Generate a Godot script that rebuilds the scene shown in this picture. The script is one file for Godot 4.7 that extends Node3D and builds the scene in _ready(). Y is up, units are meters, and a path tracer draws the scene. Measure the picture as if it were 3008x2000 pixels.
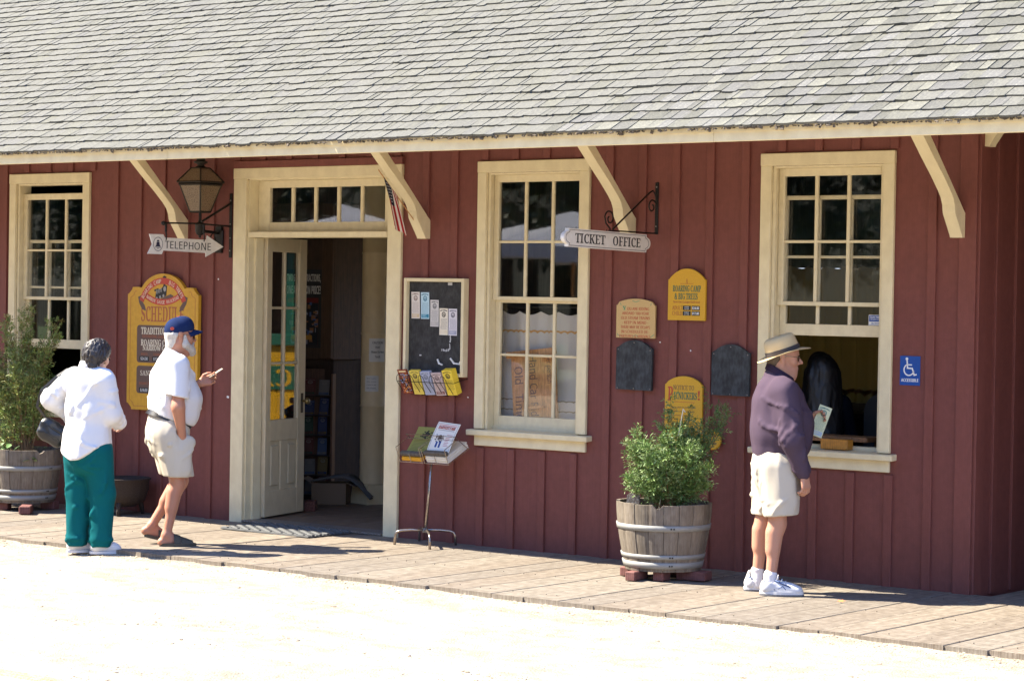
extends Node3D
# A red board-and-batten railway depot with a shingled roof, a boardwalk and four people.
var M := {}
var T := {}
var rng := RandomNumberGenerator.new()
var used := {}
const CAM := Vector3(0, 1.988, 14.75)
var cam_basis: Basis
var depot: Node3D
var serif: SystemFont
var serif_light: SystemFont
var sans: SystemFont
var sans_light: SystemFont
var mono: SystemFont

# ---------------------------------------------------------------- scene helpers
func numbered(called: String) -> String:
	if not used.has(called):
		used[called] = 0
		return called
	used[called] += 1
	return "%s_%03d" % [called, used[called]]

func tag(o: Node, label := "", category := "", group := "", kind := "") -> Node:
	if label: o.set_meta("label", label)
	if category: o.set_meta("category", category)
	if group: o.set_meta("group", group)
	if kind: o.set_meta("kind", kind)
	return o

func thing(called: String, label: String, category: String, at := Vector3.ZERO, turn := 0.0, group := "") -> Node3D:
	var o := Node3D.new()
	o.name = numbered(called)
	add_child(o, true)
	o.position = at
	o.rotation.y = turn
	tag(o, label, category, group)
	return o

func part_name(parent: Node, called: String) -> String:
	if parent == self: return numbered(called)
	var key := "#" + called
	if not parent.has_meta("_n"): parent.set_meta("_n", {})
	var d: Dictionary = parent.get_meta("_n")
	if not d.has(key):
		d[key] = 0
		return called
	d[key] += 1
	return "%s_%03d" % [called, d[key]]

func node(called: String, parent: Node, at := Vector3.ZERO) -> Node3D:
	var o := Node3D.new()
	o.name = part_name(parent, called)
	parent.add_child(o, true)
	o.position = at
	return o

func put(called: String, mesh: Mesh, m: Material, parent: Node = self, xf := Transform3D()) -> MeshInstance3D:
	var o := MeshInstance3D.new()
	o.mesh = mesh
	o.material_override = m
	o.name = part_name(parent, called)
	o.transform = xf
	parent.add_child(o, true)
	return o

func obj(called: String, st: SurfaceTool, m: Material, parent: Node = self, xf := Transform3D()) -> MeshInstance3D:
	st.generate_normals()
	return put(called, st.commit(), m, parent, xf)

func forget(n: Node) -> void:
	if n.has_meta("_n"): n.remove_meta("_n")
	for c in n.get_children(): forget(c)

# ---------------------------------------------------------------- shapes
func new_st(smooth := false) -> SurfaceTool:
	var st := SurfaceTool.new()
	st.begin(Mesh.PRIMITIVE_TRIANGLES)
	st.set_smooth_group(0 if smooth else -1)
	return st

func tri_o(st: SurfaceTool, a: Vector3, b: Vector3, c: Vector3, away: Vector3) -> void:
	if (b - a).cross(c - a).dot((a + b + c) / 3.0 - away) > 0.0:
		st.add_vertex(a); st.add_vertex(c); st.add_vertex(b)
	else:
		st.add_vertex(a); st.add_vertex(b); st.add_vertex(c)

func quad_o(st: SurfaceTool, a: Vector3, b: Vector3, c: Vector3, d: Vector3, away: Vector3) -> void:
	tri_o(st, a, b, c, away)
	tri_o(st, a, c, d, away)

# corners run counter-clockwise seen from the front
func quad(st: SurfaceTool, a: Vector3, b: Vector3, c: Vector3, d: Vector3) -> void:
	for p in [a, c, b, a, d, c]: st.add_vertex(p)

func box(st: SurfaceTool, c: Vector3, s: Vector3, b := Basis()) -> void:
	var h := s * 0.5
	var v := []
	for i in 8:
		v.append(c + b * Vector3(h.x if i & 1 else -h.x, h.y if i & 2 else -h.y, h.z if i & 4 else -h.z))
	for f in [[0, 1, 3, 2], [4, 5, 7, 6], [0, 1, 5, 4], [2, 3, 7, 6], [0, 2, 6, 4], [1, 3, 7, 5]]:
		quad_o(st, v[f[0]], v[f[1]], v[f[2]], v[f[3]], c)

# a box between two corners
func bx(st: SurfaceTool, a: Vector3, b: Vector3) -> void:
	box(st, (a + b) * 0.5, (b - a).abs())

# a box with chamfered edges
func cbox(st: SurfaceTool, c: Vector3, s: Vector3, ch: float, b := Basis()) -> void:
	var h := s * 0.5
	var k := Vector3(h.x - ch, h.y - ch, h.z - ch)
	var P := func(ax: int, sx: int, sy: int, sz: int) -> Vector3:
		var q := Vector3(k.x * sx, k.y * sy, k.z * sz)
		q[ax] = h[ax] * [sx, sy, sz][ax]
		return c + b * q
	for s1 in [-1, 1]:
		quad_o(st, P.call(0, s1, -1, -1), P.call(0, s1, 1, -1), P.call(0, s1, 1, 1), P.call(0, s1, -1, 1), c)
		quad_o(st, P.call(1, -1, s1, -1), P.call(1, 1, s1, -1), P.call(1, 1, s1, 1), P.call(1, -1, s1, 1), c)
		quad_o(st, P.call(2, -1, -1, s1), P.call(2, 1, -1, s1), P.call(2, 1, 1, s1), P.call(2, -1, 1, s1), c)
		for s2 in [-1, 1]:
			quad_o(st, P.call(1, -1, s1, s2), P.call(1, 1, s1, s2), P.call(2, 1, s1, s2), P.call(2, -1, s1, s2), c)
			quad_o(st, P.call(0, s1, -1, s2), P.call(0, s1, 1, s2), P.call(2, s1, 1, s2), P.call(2, s1, -1, s2), c)
			quad_o(st, P.call(0, s1, s2, -1), P.call(0, s1, s2, 1), P.call(1, s1, s2, 1), P.call(1, s1, s2, -1), c)
			for s3 in [-1, 1]:
				tri_o(st, P.call(0, s1, s2, s3), P.call(1, s1, s2, s3), P.call(2, s1, s2, s3), c)

func cbx(st: SurfaceTool, a: Vector3, b: Vector3, ch := 0.004) -> void:
	cbox(st, (a + b) * 0.5, (b - a).abs(), ch)

func tube(st: SurfaceTool, pts: Array, r, sides := 8, caps := true) -> void:
	var n := pts.size()
	var rings := []
	var up := Vector3.UP
	for i in n:
		var d: Vector3 = (pts[mini(i + 1, n - 1)] - pts[maxi(i - 1, 0)]).normalized()
		if absf(d.dot(up)) > 0.95: up = Vector3.RIGHT if absf(d.x) < 0.9 else Vector3.BACK
		var a := d.cross(up).normalized()
		var b := d.cross(a).normalized()
		up = -b
		var rr: float = r if not (r is Array) else r[i]
		var ring := []
		for k in sides:
			var t := TAU * k / sides
			ring.append(pts[i] + (a * cos(t) + b * sin(t)) * rr)
		rings.append(ring)
	for i in n - 1:
		var mid: Vector3 = (pts[i] + pts[i + 1]) * 0.5
		for k in sides:
			var k2 := (k + 1) % sides
			quad_o(st, rings[i][k], rings[i][k2], rings[i + 1][k2], rings[i + 1][k], mid)
	if caps:
		for k in range(1, sides - 1):
			tri_o(st, rings[0][0], rings[0][k], rings[0][k + 1], pts[1])
			tri_o(st, rings[n - 1][0], rings[n - 1][k], rings[n - 1][k + 1], pts[n - 2])

# prof: points (radius, height); turned round y
func lathe(st: SurfaceTool, prof: Array, sides: int, xf := Transform3D(), from := 0.0, sweep := TAU) -> void:
	for i in prof.size() - 1:
		var p: Vector2 = prof[i]
		var q: Vector2 = prof[i + 1]
		var nrm := Vector2(q.y - p.y, p.x - q.x)
		for k in sides:
			var t0 := from + sweep * k / sides
			var t1 := from + sweep * (k + 1) / sides
			var a := Vector3(cos(t0) * p.x, p.y, sin(t0) * p.x)
			var b := Vector3(cos(t1) * p.x, p.y, sin(t1) * p.x)
			var c := Vector3(cos(t1) * q.x, q.y, sin(t1) * q.x)
			var d := Vector3(cos(t0) * q.x, q.y, sin(t0) * q.x)
			var tm := (t0 + t1) * 0.5
			var away: Vector3 = (a + c) * 0.5 - Vector3(cos(tm) * nrm.x, nrm.y, sin(tm) * nrm.x)
			if p.x > 1e-5: tri_o(st, xf * a, xf * b, xf * c, xf * away)
			if q.x > 1e-5: tri_o(st, xf * a, xf * c, xf * d, xf * away)

# a flat outline given thickness along its z
func prism(st: SurfaceTool, poly: PackedVector2Array, z0: float, z1: float, xf := Transform3D()) -> void:
	if not Geometry2D.is_polygon_clockwise(poly): pass
	else: poly.reverse()
	var idx := Geometry2D.triangulate_polygon(poly)
	for i in range(0, idx.size(), 3):
		var p := [poly[idx[i]], poly[idx[i + 1]], poly[idx[i + 2]]]
		if (p[1] - p[0]).cross(p[2] - p[0]) < 0.0: p = [p[0], p[2], p[1]]
		for k in [0, 2, 1]: st.add_vertex(xf * Vector3(p[k].x, p[k].y, z1))
		for k in [0, 1, 2]: st.add_vertex(xf * Vector3(p[k].x, p[k].y, z0))
	var n := poly.size()
	for i in n:
		var a := poly[i]
		var b := poly[(i + 1) % n]
		quad(st, xf * Vector3(a.x, a.y, z0), xf * Vector3(b.x, b.y, z0), xf * Vector3(b.x, b.y, z1), xf * Vector3(a.x, a.y, z1))

func arc(c: Vector2, rx: float, ry: float, a0: float, a1: float, n: int) -> PackedVector2Array:
	var o := PackedVector2Array()
	for i in n + 1:
		var t := deg_to_rad(lerpf(a0, a1, float(i) / n))
		o.append(c + Vector2(cos(t) * rx, sin(t) * ry))
	return o

func round_rect(x0: float, y0: float, x1: float, y1: float, r: float, n := 4) -> PackedVector2Array:
	var o := PackedVector2Array()
	o.append_array(arc(Vector2(x1 - r, y0 + r), r, r, -90, 0, n))
	o.append_array(arc(Vector2(x1 - r, y1 - r), r, r, 0, 90, n))
	o.append_array(arc(Vector2(x0 + r, y1 - r), r, r, 90, 180, n))
	o.append_array(arc(Vector2(x0 + r, y0 + r), r, r, 180, 270, n))
	return o

# a ring or band between two radii
func band(c: Vector2, r0: float, r1: float, a0: float, a1: float, n: int) -> PackedVector2Array:
	var o := arc(c, r1, r1, a0, a1, n)
	o.append_array(arc(c, r0, r0, a1, a0, n))
	return o

func stroke(st: SurfaceTool, pts: Array, w: float, z0: float, z1: float, xf := Transform3D(), closed := false) -> void:
	var n := pts.size()
	for i in (n if closed else n - 1):
		var a: Vector2 = pts[i]
		var b: Vector2 = pts[(i + 1) % n]
		var d := (b - a).normalized() * w * 0.5
		var q := Vector2(-d.y, d.x)
		prism(st, PackedVector2Array([a - d + q, a - d - q, b + d - q, b + d + q]), z0, z1 + 0.00003 * (i % 2), xf)

# letters fitted to a box w wide and h tall, centred
func letters(st: SurfaceTool, s: String, font: Font, cx: float, cy: float, w: float, h: float, z: float, xf := Transform3D(), depth := 0.0012) -> void:
	var tm := TextMesh.new()
	tm.text = s
	tm.font = font
	tm.font_size = 48
	tm.pixel_size = 0.01
	tm.depth = 0.1
	tm.curve_step = 2.0
	var bb := tm.get_aabb()
	if bb.size.x < 1e-6: return
	var k := Vector3(w / bb.size.x, h / bb.size.y, depth / 0.1)
	var c := bb.get_center()
	var t := xf * Transform3D(Basis.from_scale(k), Vector3(cx - c.x * k.x, cy - c.y * k.y, z))
	var arr := tm.surface_get_arrays(0)
	var vs: PackedVector3Array = arr[Mesh.ARRAY_VERTEX]
	var ix = arr[Mesh.ARRAY_INDEX]
	if ix == null or ix.size() == 0:
		for v in vs: st.add_vertex(t * v)
	else:
		for q in ix: st.add_vertex(t * vs[q])

# letters set one by one along an arc; angle 90 is the top
func letters_arc(st: SurfaceTool, s: String, font: Font, c: Vector2, r: float, a0: float, a1: float, h: float, wl: float, z: float, xf := Transform3D(), inward := false) -> void:
	for i in s.length():
		if s[i] == " ": continue
		var t := deg_to_rad(lerpf(a0, a1, (i + 0.5) / s.length()))
		var p := c + Vector2(cos(t), sin(t)) * r
		var turn := t - PI / 2 if not inward else t + PI / 2
		letters(st, s[i], font, 0, 0, wl * (0.4 if s[i] == "I" else 1.0), h, z, xf * Transform3D(Basis(Vector3.BACK, turn), Vector3(p.x, p.y, 0)))

# a thin card whose front carries a printed texture (uv 0..1)
func card(w: float, h: float, t: float, bend := 0.0, n := 1) -> ArrayMesh:
	var st := SurfaceTool.new()
	st.begin(Mesh.PRIMITIVE_TRIANGLES)
	st.set_smooth_group(-1)
	var P := func(i: int, j: int, f: float) -> Vector3:
		var y := h * j / n
		var sag := bend * pow(float(j) / n, 2.0)
		return Vector3(-w / 2 + w * i, y, sag + f)
	for j in n:
		for f in [[0.0, 1], [-t, -1]]:
			var q := [P.call(0, j, f[0]), P.call(1, j, f[0]), P.call(1, j + 1, f[0]), P.call(0, j + 1, f[0])]
			var u := [Vector2(0, 1.0 - float(j) / n), Vector2(1, 1.0 - float(j) / n), Vector2(1, 1.0 - float(j + 1) / n), Vector2(0, 1.0 - float(j + 1) / n)]
			for k in ([0, 2, 1, 0, 3, 2] if f[1] > 0 else [0, 1, 2, 0, 2, 3]):
				st.set_uv(u[k] if f[1] > 0 else Vector2(0.02, 0.02))
				st.add_vertex(q[k])
		st.set_uv(Vector2(0.02, 0.02))
		quad(st, P.call(1, j, 0.0), P.call(1, j, -t), P.call(1, j + 1, -t), P.call(1, j + 1, 0.0))
		quad(st, P.call(0, j, -t), P.call(0, j, 0.0), P.call(0, j + 1, 0.0), P.call(0, j + 1, -t))
	quad(st, P.call(0, n, 0.0), P.call(1, n, 0.0), P.call(1, n, -t), P.call(0, n, -t))
	quad(st, P.call(0, 0, -t), P.call(1, 0, -t), P.call(1, 0, 0.0), P.call(0, 0, 0.0))
	st.generate_normals()
	return st.commit()

# ---------------------------------------------------------------- textures and materials
func noise(f: float, seed_ := 1, oct := 3, kind := FastNoiseLite.TYPE_SIMPLEX_SMOOTH) -> FastNoiseLite:
	var n := FastNoiseLite.new()
	n.seed = seed_
	n.frequency = f
	n.noise_type = kind
	n.fractal_octaves = oct
	return n

# a seamless grey picture made at w x h, then stretched to size x size
func grey(w: int, h: int, f: float, seed_: int, size := 512, oct := 3) -> Image:
	var im := noise(f, seed_, oct).get_seamless_image(w, h, false, false, 0.2)
	im.convert(Image.FORMAT_RGB8)
	if w != size or h != size: im.resize(size, size, Image.INTERPOLATE_CUBIC)
	return im

# weighted sum of grey pictures between two colours (as shown on a screen)
func blend_tex(ims: Array, weights: Array, dark: Color, light: Color, contrast := 1.0, dots := 0.0) -> ImageTexture:
	var s: int = ims[0].get_width()
	var raw := []
	for im in ims: raw.append(im.get_data())
	var data := PackedByteArray()
	data.resize(s * s * 3)
	for i in s * s:
		var v := 0.0
		for k in raw.size(): v += raw[k][i * 3] * weights[k]
		v = clampf((v / 255.0 - 0.5) * contrast + 0.5, 0.0, 1.0)
		var c := dark.lerp(light, v)
		data[i * 3] = int(c.r * 255.0)
		data[i * 3 + 1] = int(c.g * 255.0)
		data[i * 3 + 2] = int(c.b * 255.0)
	var out := Image.create_from_data(s, s, false, Image.FORMAT_RGB8, data)
	if dots > 0.0:
		for i in int(dots):
			var r := rng.randi_range(1, 2)
			out.fill_rect(Rect2i(rng.randi_range(0, s - 4), rng.randi_range(0, s - 4), r, r), dark.darkened(0.35))
	return ImageTexture.create_from_image(out)

func lin(r: float, g: float, b: float) -> Color:
	return Color(r, g, b).linear_to_srgb()

# base: real-world colour (linear)
func mat(r: float, g: float, b: float, rough := 0.8, tex: Texture2D = null, scale := Vector3.ONE, metal := 0.0) -> StandardMaterial3D:
	var m := StandardMaterial3D.new()
	m.albedo_color = lin(r, g, b)
	m.roughness = rough
	m.metallic = metal
	if tex:
		m.albedo_texture = tex
		m.uv1_triplanar = true
		m.uv1_scale = scale
	return m

func bumped(m: StandardMaterial3D, tex: Texture2D, depth: float) -> StandardMaterial3D:
	m.heightmap_enabled = true
	m.heightmap_texture = tex
	m.heightmap_scale = depth
	return m

func detail(m: StandardMaterial3D, tex: Texture2D, scale: Vector3) -> StandardMaterial3D:
	m.detail_enabled = true
	m.detail_albedo = tex
	m.detail_blend_mode = BaseMaterial3D.BLEND_MODE_MUL
	m.detail_uv_layer = BaseMaterial3D.DETAIL_UV_2
	m.uv2_triplanar = true
	m.uv2_scale = scale
	return m

func uvmat(tex: Texture2D, rough := 0.7) -> StandardMaterial3D:
	var m := StandardMaterial3D.new()
	m.albedo_texture = tex
	m.roughness = rough
	return m

func make_textures() -> void:
	var W := Color(1, 1, 1)
	T.fine = blend_tex([grey(512, 512, 0.09, 3), grey(512, 512, 0.3, 4)], [0.55, 0.45], Color(0.80, 0.80, 0.80), W, 1.6)
	T.soft = blend_tex([grey(512, 512, 0.012, 45, 512, 4), grey(512, 512, 0.2, 46)], [0.6, 0.4], Color(0.93, 0.92, 0.91), W, 1.5)
	T.cloud = blend_tex([grey(512, 512, 0.012, 5, 512, 4), grey(512, 512, 0.06, 6)], [0.7, 0.3], Color(0.78, 0.78, 0.79), W, 1.7)
	T.grain = blend_tex([grey(512, 16, 0.10, 7), grey(512, 32, 0.3, 8), grey(512, 512, 0.02, 9)], [0.45, 0.3, 0.25], Color(0.66, 0.65, 0.64), W, 1.9)
	T.paint = blend_tex([grey(512, 24, 0.06, 11), grey(512, 512, 0.25, 12), grey(512, 512, 0.015, 13)], [0.25, 0.35, 0.40], Color(0.87, 0.86, 0.86), W, 1.4)
	T.plank = blend_tex([grey(512, 12, 0.07, 14), grey(512, 40, 0.25, 15), grey(512, 512, 0.014, 16)], [0.4, 0.22, 0.38], Color(0.68, 0.65, 0.62), W, 1.7, 60)
	T.shake = blend_tex([grey(512, 10, 0.12, 17), grey(512, 24, 0.3, 18), grey(512, 512, 0.03, 19)], [0.38, 0.22, 0.4], Color(0.66, 0.66, 0.68), Color(1, 0.995, 0.97), 1.7)
	T.dirt = blend_tex([grey(512, 512, 0.02, 20, 512, 4), grey(512, 512, 0.12, 21), grey(512, 512, 0.4, 22)], [0.4, 0.25, 0.35], Color(0.78, 0.74, 0.68), W, 1.7, 120)
	T.lump = blend_tex([grey(512, 512, 0.03, 23, 512, 4), grey(512, 512, 0.2, 24)], [0.5, 0.5], Color(0, 0, 0), W, 1.4)
	T.grainh = blend_tex([grey(512, 16, 0.10, 7), grey(512, 32, 0.3, 8)], [0.55, 0.45], Color(0, 0, 0), W, 1.6)
	T.chalk = blend_tex([grey(512, 512, 0.008, 25, 512, 4), grey(512, 200, 0.04, 26)], [0.6, 0.4], Color(0.55, 0.55, 0.55), W, 1.9)
	T.rust = blend_tex([grey(512, 512, 0.03, 27, 512, 4), grey(512, 512, 0.2, 28)], [0.6, 0.4], Color(0.55, 0.45, 0.40), W, 1.9)
	T.weave = weave_tex()

func weave_tex() -> ImageTexture:
	var im := Image.create(64, 64, false, Image.FORMAT_RGB8)
	for y in 64:
		for x in 64:
			var on := ((x / 4) + (y / 4)) % 2 == 0
			var v := 0.9 + 0.1 * (sin(x * 1.57) if on else sin(y * 1.57)) - (0.12 if rng.randf() < 0.12 else 0.0)
			im.set_pixel(x, y, Color(v, v, v * 0.97))
	return ImageTexture.create_from_image(im)

# a printed leaflet: heading, round emblem, lines of small print
func print_tex(paper: Color, ink: Color, foot: Color, seed_: int, picture := false) -> ImageTexture:
	var r := RandomNumberGenerator.new()
	r.seed = seed_
	var w := 64
	var h := 144
	var im := Image.create(w, h, false, Image.FORMAT_RGB8)
	im.fill(paper)
	if picture:
		for i in 240:
			var c := [Color(0.45, 0.15, 0.08), Color(0.75, 0.4, 0.12), Color(0.2, 0.12, 0.1), Color(0.5, 0.6, 0.75), Color(0.85, 0.6, 0.3)][r.randi() % 5] as Color
			im.fill_rect(Rect2i(r.randi_range(2, w - 10), r.randi_range(22, h - 12), r.randi_range(3, 14), r.randi_range(2, 8)), c)
		im.fill_rect(Rect2i(8, 8, 48, 9), Color(0.9, 0.8, 0.6))
		return ImageTexture.create_from_image(im)
	for x in range(6, w - 6):
		var y := 8 + int(5.0 * pow((x - 32) / 28.0, 2.0))
		if r.randf() < 0.75: im.fill_rect(Rect2i(x, y, 1, 5), ink)
	for y in 32:
		for x in 40:
			var d := Vector2(x - 20, y - 16).length()
			if d < 15 and (d > 11 or r.randf() < 0.6): im.set_pixel(x + 12, y + 17, ink.lerp(paper, 0.15 if y > 14 or d > 11 else 0.6))
	for row in range(56, 112, 5):
		var x := r.randi_range(6, 12)
		while x < w - 10:
			var l := r.randi_range(2, 7)
			im.fill_rect(Rect2i(x, row, l, 2), ink.lerp(paper, 0.45))
			x += l + 2
	im.fill_rect(Rect2i(4, 118, w - 8, 20), foot)
	for row in [121, 126, 131]:
		im.fill_rect(Rect2i(10, row, r.randi_range(24, 44), 2), paper)
	return ImageTexture.create_from_image(im)

func glass(a: float) -> StandardMaterial3D:
	var m := StandardMaterial3D.new()
	m.albedo_color = Color(0.06, 0.08, 0.07, a)
	m.transparency = BaseMaterial3D.TRANSPARENCY_ALPHA
	m.roughness = 0.02
	m.metallic_specular = 0.5
	return m

func make_materials() -> void:
	M.red = detail(bumped(mat(0.215, 0.064, 0.050, 0.72, T.paint, Vector3(1.6, 1.6, 1.6)), T.grainh, 0.05), T.soft, Vector3(0.7, 0.5, 0.7))
	M.red_batten = detail(bumped(mat(0.222, 0.066, 0.051, 0.70, T.paint, Vector3(2.3, 1.3, 2.3)), T.grainh, 0.05), T.soft, Vector3(0.9, 0.4, 0.9))
	M.cream = mat(0.80, 0.70, 0.45, 0.55, T.soft, Vector3(1.3, 0.9, 1.3))
	M.cream_sash = mat(0.80, 0.70, 0.46, 0.5, T.soft, Vector3(2, 1.5, 2))
	M.door = mat(0.64, 0.54, 0.35, 0.5, T.soft, Vector3(1.7, 1, 1.7))
	M.plank = []
	for c in [[0.265, 0.230, 0.187], [0.235, 0.202, 0.165], [0.26, 0.233, 0.195], [0.225, 0.20, 0.17], [0.28, 0.245, 0.20]]:
		var m := bumped(mat(c[0], c[1], c[2], 0.85, T.plank, Vector3(1.9, 1.9, 1.15)), T.grainh, 0.12)
		m.uv1_offset = Vector3(c[0] * 7.0, 0, c[1] * 11.0)
		M.plank.append(m)
	M.shake = []
	for i in 7:
		var k := 0.78 + 0.075 * i
		var m := bumped(mat(0.162 * k, 0.160 * k, (0.130 + 0.008 * (i % 3)) * k, 0.9, T.shake, Vector3(3.1, 3.1, 2.3)), T.grainh, 0.25)
		m.uv1_offset = Vector3(i * 0.37, 0, i * 0.61)
		m.vertex_color_use_as_albedo = true
		M.shake.append(m)
	M.shake_mass = bumped(mat(0.163, 0.161, 0.137, 0.9, T.shake, Vector3(2.7, 2.7, 2.1)), T.grainh, 0.25)
	M.shake_mass.vertex_color_use_as_albedo = true
	M.fray = mat(0.20, 0.185, 0.15, 0.95, T.rust, Vector3(6, 6, 6))
	M.dirt = bumped(mat(0.54, 0.485, 0.39, 0.95, T.dirt, Vector3(0.55, 0.55, 0.55)), T.lump, 1.4)
	M.dirt.uv1_world_triplanar = true
	detail(M.dirt, T.cloud, Vector3(0.13, 0.13, 0.31))
	M.pebble = mat(0.36, 0.31, 0.25, 0.9)
	M.pebble.vertex_color_use_as_albedo = true
	M.added_slope_green = mat(0.016, 0.024, 0.010, 0.95, T.dirt, Vector3(0.2, 0.2, 0.2))
	M.grass = mat(0.07, 0.14, 0.03, 0.95, T.dirt, Vector3(0.3, 0.3, 0.3))
	M.bark = mat(0.11, 0.075, 0.05, 0.95, T.grain, Vector3(1, 0.4, 1))
	M.glass = glass(0.03)
	M.iron = mat(0.022, 0.02, 0.018, 0.5, T.rust, Vector3(5, 5, 5), 0.4)
	M.brass = mat(0.30, 0.22, 0.09, 0.4, null, Vector3.ONE, 0.8)
	M.chrome = mat(0.62, 0.60, 0.56, 0.22, T.rust, Vector3(9, 9, 9), 0.9)
	M.steel = mat(0.34, 0.34, 0.33, 0.5, T.rust, Vector3(4, 4, 4), 0.5)
	M.hoop = mat(0.27, 0.275, 0.265, 0.65, T.soft, Vector3(3, 3, 3), 0.15)
	M.stave = []
	for i in 6:
		var k := 0.8 + 0.09 * i
		M.stave.append(bumped(mat(0.23 * k, 0.198 * k, 0.158 * k, 0.9, T.plank, Vector3(2.6 + 0.3 * i, 1.4, 2.6 + 0.3 * i)), T.grainh, 0.2))
	M.soil = mat(0.05, 0.038, 0.027, 0.95, T.dirt, Vector3(4, 4, 4))
	M.white_sign = mat(0.78, 0.75, 0.70, 0.45, T.soft, Vector3(2, 2, 2))
	M.black_paint = mat(0.012, 0.012, 0.014, 0.5)
	M.navy_paint = mat(0.012, 0.014, 0.05, 0.5)
	M.yellow_sign = mat(0.66, 0.36, 0.028, 0.5, T.paint, Vector3(2, 2, 2))
	M.yellow_bright = mat(0.78, 0.43, 0.02, 0.45, T.fine, Vector3(3, 3, 3))
	M.tan_sign = mat(0.72, 0.49, 0.20, 0.55, T.fine, Vector3(3, 3, 3))
	M.brown_paint = mat(0.12, 0.07, 0.055, 0.6)
	M.red_paint = mat(0.46, 0.05, 0.025, 0.5)
	M.rust_letter = mat(0.36, 0.10, 0.035, 0.55)
	M.green_paint = mat(0.02, 0.12, 0.075, 0.5)
	M.mint_paint = mat(0.06, 0.30, 0.16, 0.5)
	M.cream_letter = mat(0.70, 0.64, 0.50, 0.6)
	M.slate = mat(0.048, 0.055, 0.062, 0.75, T.chalk, Vector3(1.7, 1.7, 1.7))
	M.blackboard = mat(0.040, 0.040, 0.042, 0.7, T.chalk, Vector3(2, 2, 2))
	M.chalk = mat(0.5, 0.5, 0.5, 0.9)
	M.blue_sign = mat(0.012, 0.075, 0.33, 0.4)
	M.white_paint = mat(0.80, 0.80, 0.78, 0.5)
	M.grey_paint = mat(0.30, 0.29, 0.28, 0.6)
	M.paper = mat(0.80, 0.78, 0.72, 0.8)
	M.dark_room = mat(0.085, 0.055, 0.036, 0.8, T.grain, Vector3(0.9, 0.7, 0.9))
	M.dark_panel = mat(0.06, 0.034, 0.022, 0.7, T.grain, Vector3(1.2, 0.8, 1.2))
	M.floor_in = mat(0.27, 0.185, 0.125, 0.6, T.plank, Vector3(1.4, 1.4, 0.8))
	M.brick = bumped(mat(0.24, 0.10, 0.075, 0.9, T.rust, Vector3(4, 4, 4)), T.lump, 0.3)
	M.block = mat(0.22, 0.085, 0.075, 0.8, T.grain, Vector3(3, 3, 3))
	M.rubber = mat(0.10, 0.105, 0.11, 0.75, T.fine, Vector3(8, 8, 8))
	M.orange_box = mat(0.62, 0.27, 0.035, 0.5, T.grain, Vector3(3, 3, 3))
	M.wood_ledge = mat(0.34, 0.165, 0.07, 0.5, T.grain, Vector3(3, 3, 3))
	M.pine = mat(0.74, 0.38, 0.14, 0.6, T.grain, Vector3(3.2, 1.6, 3.2))
	M.curtain = mat(0.88, 0.84, 0.76, 0.9, T.fine, Vector3(7, 7, 7))
	M.curtain.backlight_enabled = true
	M.curtain.backlight = Color(0.45, 0.43, 0.36)
	M.curtain_trim = mat(0.62, 0.36, 0.12, 0.9)
	M.curtain_lace = mat(0.40, 0.34, 0.20, 0.9, T.fine, Vector3(7, 7, 7))
	M.curtain_lace.backlight_enabled = true
	M.curtain_lace.backlight = Color(0.50, 0.42, 0.22)
	M.pipe = mat(0.86, 0.69, 0.40, 0.5, T.soft, Vector3(2, 1, 2))
	M.lamp_glass = mat(0.34, 0.27, 0.17, 0.35, T.rust, Vector3(5, 5, 5))
	M.lamp_glass.albedo_color.a = 0.72
	M.lamp_glass.transparency = BaseMaterial3D.TRANSPARENCY_ALPHA
	M.lamp_metal = mat(0.045, 0.042, 0.033, 0.55, T.rust, Vector3(6, 6, 6), 0.35)
	M.teal_bench = mat(0.012, 0.055, 0.05, 0.5, T.paint, Vector3(2, 2, 2))
	M.pot = bumped(mat(0.045, 0.03, 0.022, 0.75, T.rust, Vector3(4, 4, 4)), T.lump, 0.3)
	M.cardboard = mat(0.30, 0.20, 0.12, 0.85, T.fine, Vector3(4, 4, 4))
	M.leaf = mat(1, 1, 1, 0.62)
	M.leaf.vertex_color_use_as_albedo = true
	M.leaf.backlight_enabled = true
	M.leaf.backlight = Color(0.5, 0.5, 0.3)
	M.tree_leaf = mat(1, 1, 1, 0.7)
	M.tree_leaf.vertex_color_use_as_albedo = true
	M.leaf_a = mat(0.10, 0.20, 0.055, 0.6)
	M.leaf_b = mat(0.16, 0.26, 0.10, 0.6)
	M.leaf_c = mat(0.22, 0.30, 0.15, 0.6)
	M.twig = mat(0.19, 0.11, 0.05, 0.9)
	M.skin = skin_mat(0.56, 0.285, 0.19)
	M.skin_tan = skin_mat(0.50, 0.225, 0.14)
	M.skin_pink = skin_mat(0.60, 0.34, 0.25)
	M.lip = mat(0.30, 0.10, 0.08, 0.6)
	M.eye_white = mat(0.7, 0.68, 0.65, 0.3)
	M.hair_dark = mat(0.035, 0.028, 0.027, 0.5, T.grain, Vector3(12, 5, 12))
	M.hair_black = mat(0.008, 0.007, 0.007, 0.5)
	M.hair_brown = mat(0.12, 0.08, 0.05, 0.6, T.grain, Vector3(12, 5, 12))
	M.hair_white = mat(0.66, 0.62, 0.56, 0.8, T.grain, Vector3(12, 6, 12))
	M.white_cloth = cloth(0.78, 0.78, 0.80)
	M.khaki = cloth(0.60, 0.55, 0.46)
	M.teal_cloth = cloth(0.004, 0.11, 0.125)
	M.purple_cloth = cloth(0.090, 0.064, 0.096)
	M.collar_cloth = cloth(0.045, 0.03, 0.055)
	M.navy_cloth = cloth(0.016, 0.030, 0.095)
	M.straw = bumped(mat(0.70, 0.545, 0.32, 0.85, T.weave, Vector3(9, 9, 9)), T.weave, 0.1)
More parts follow.
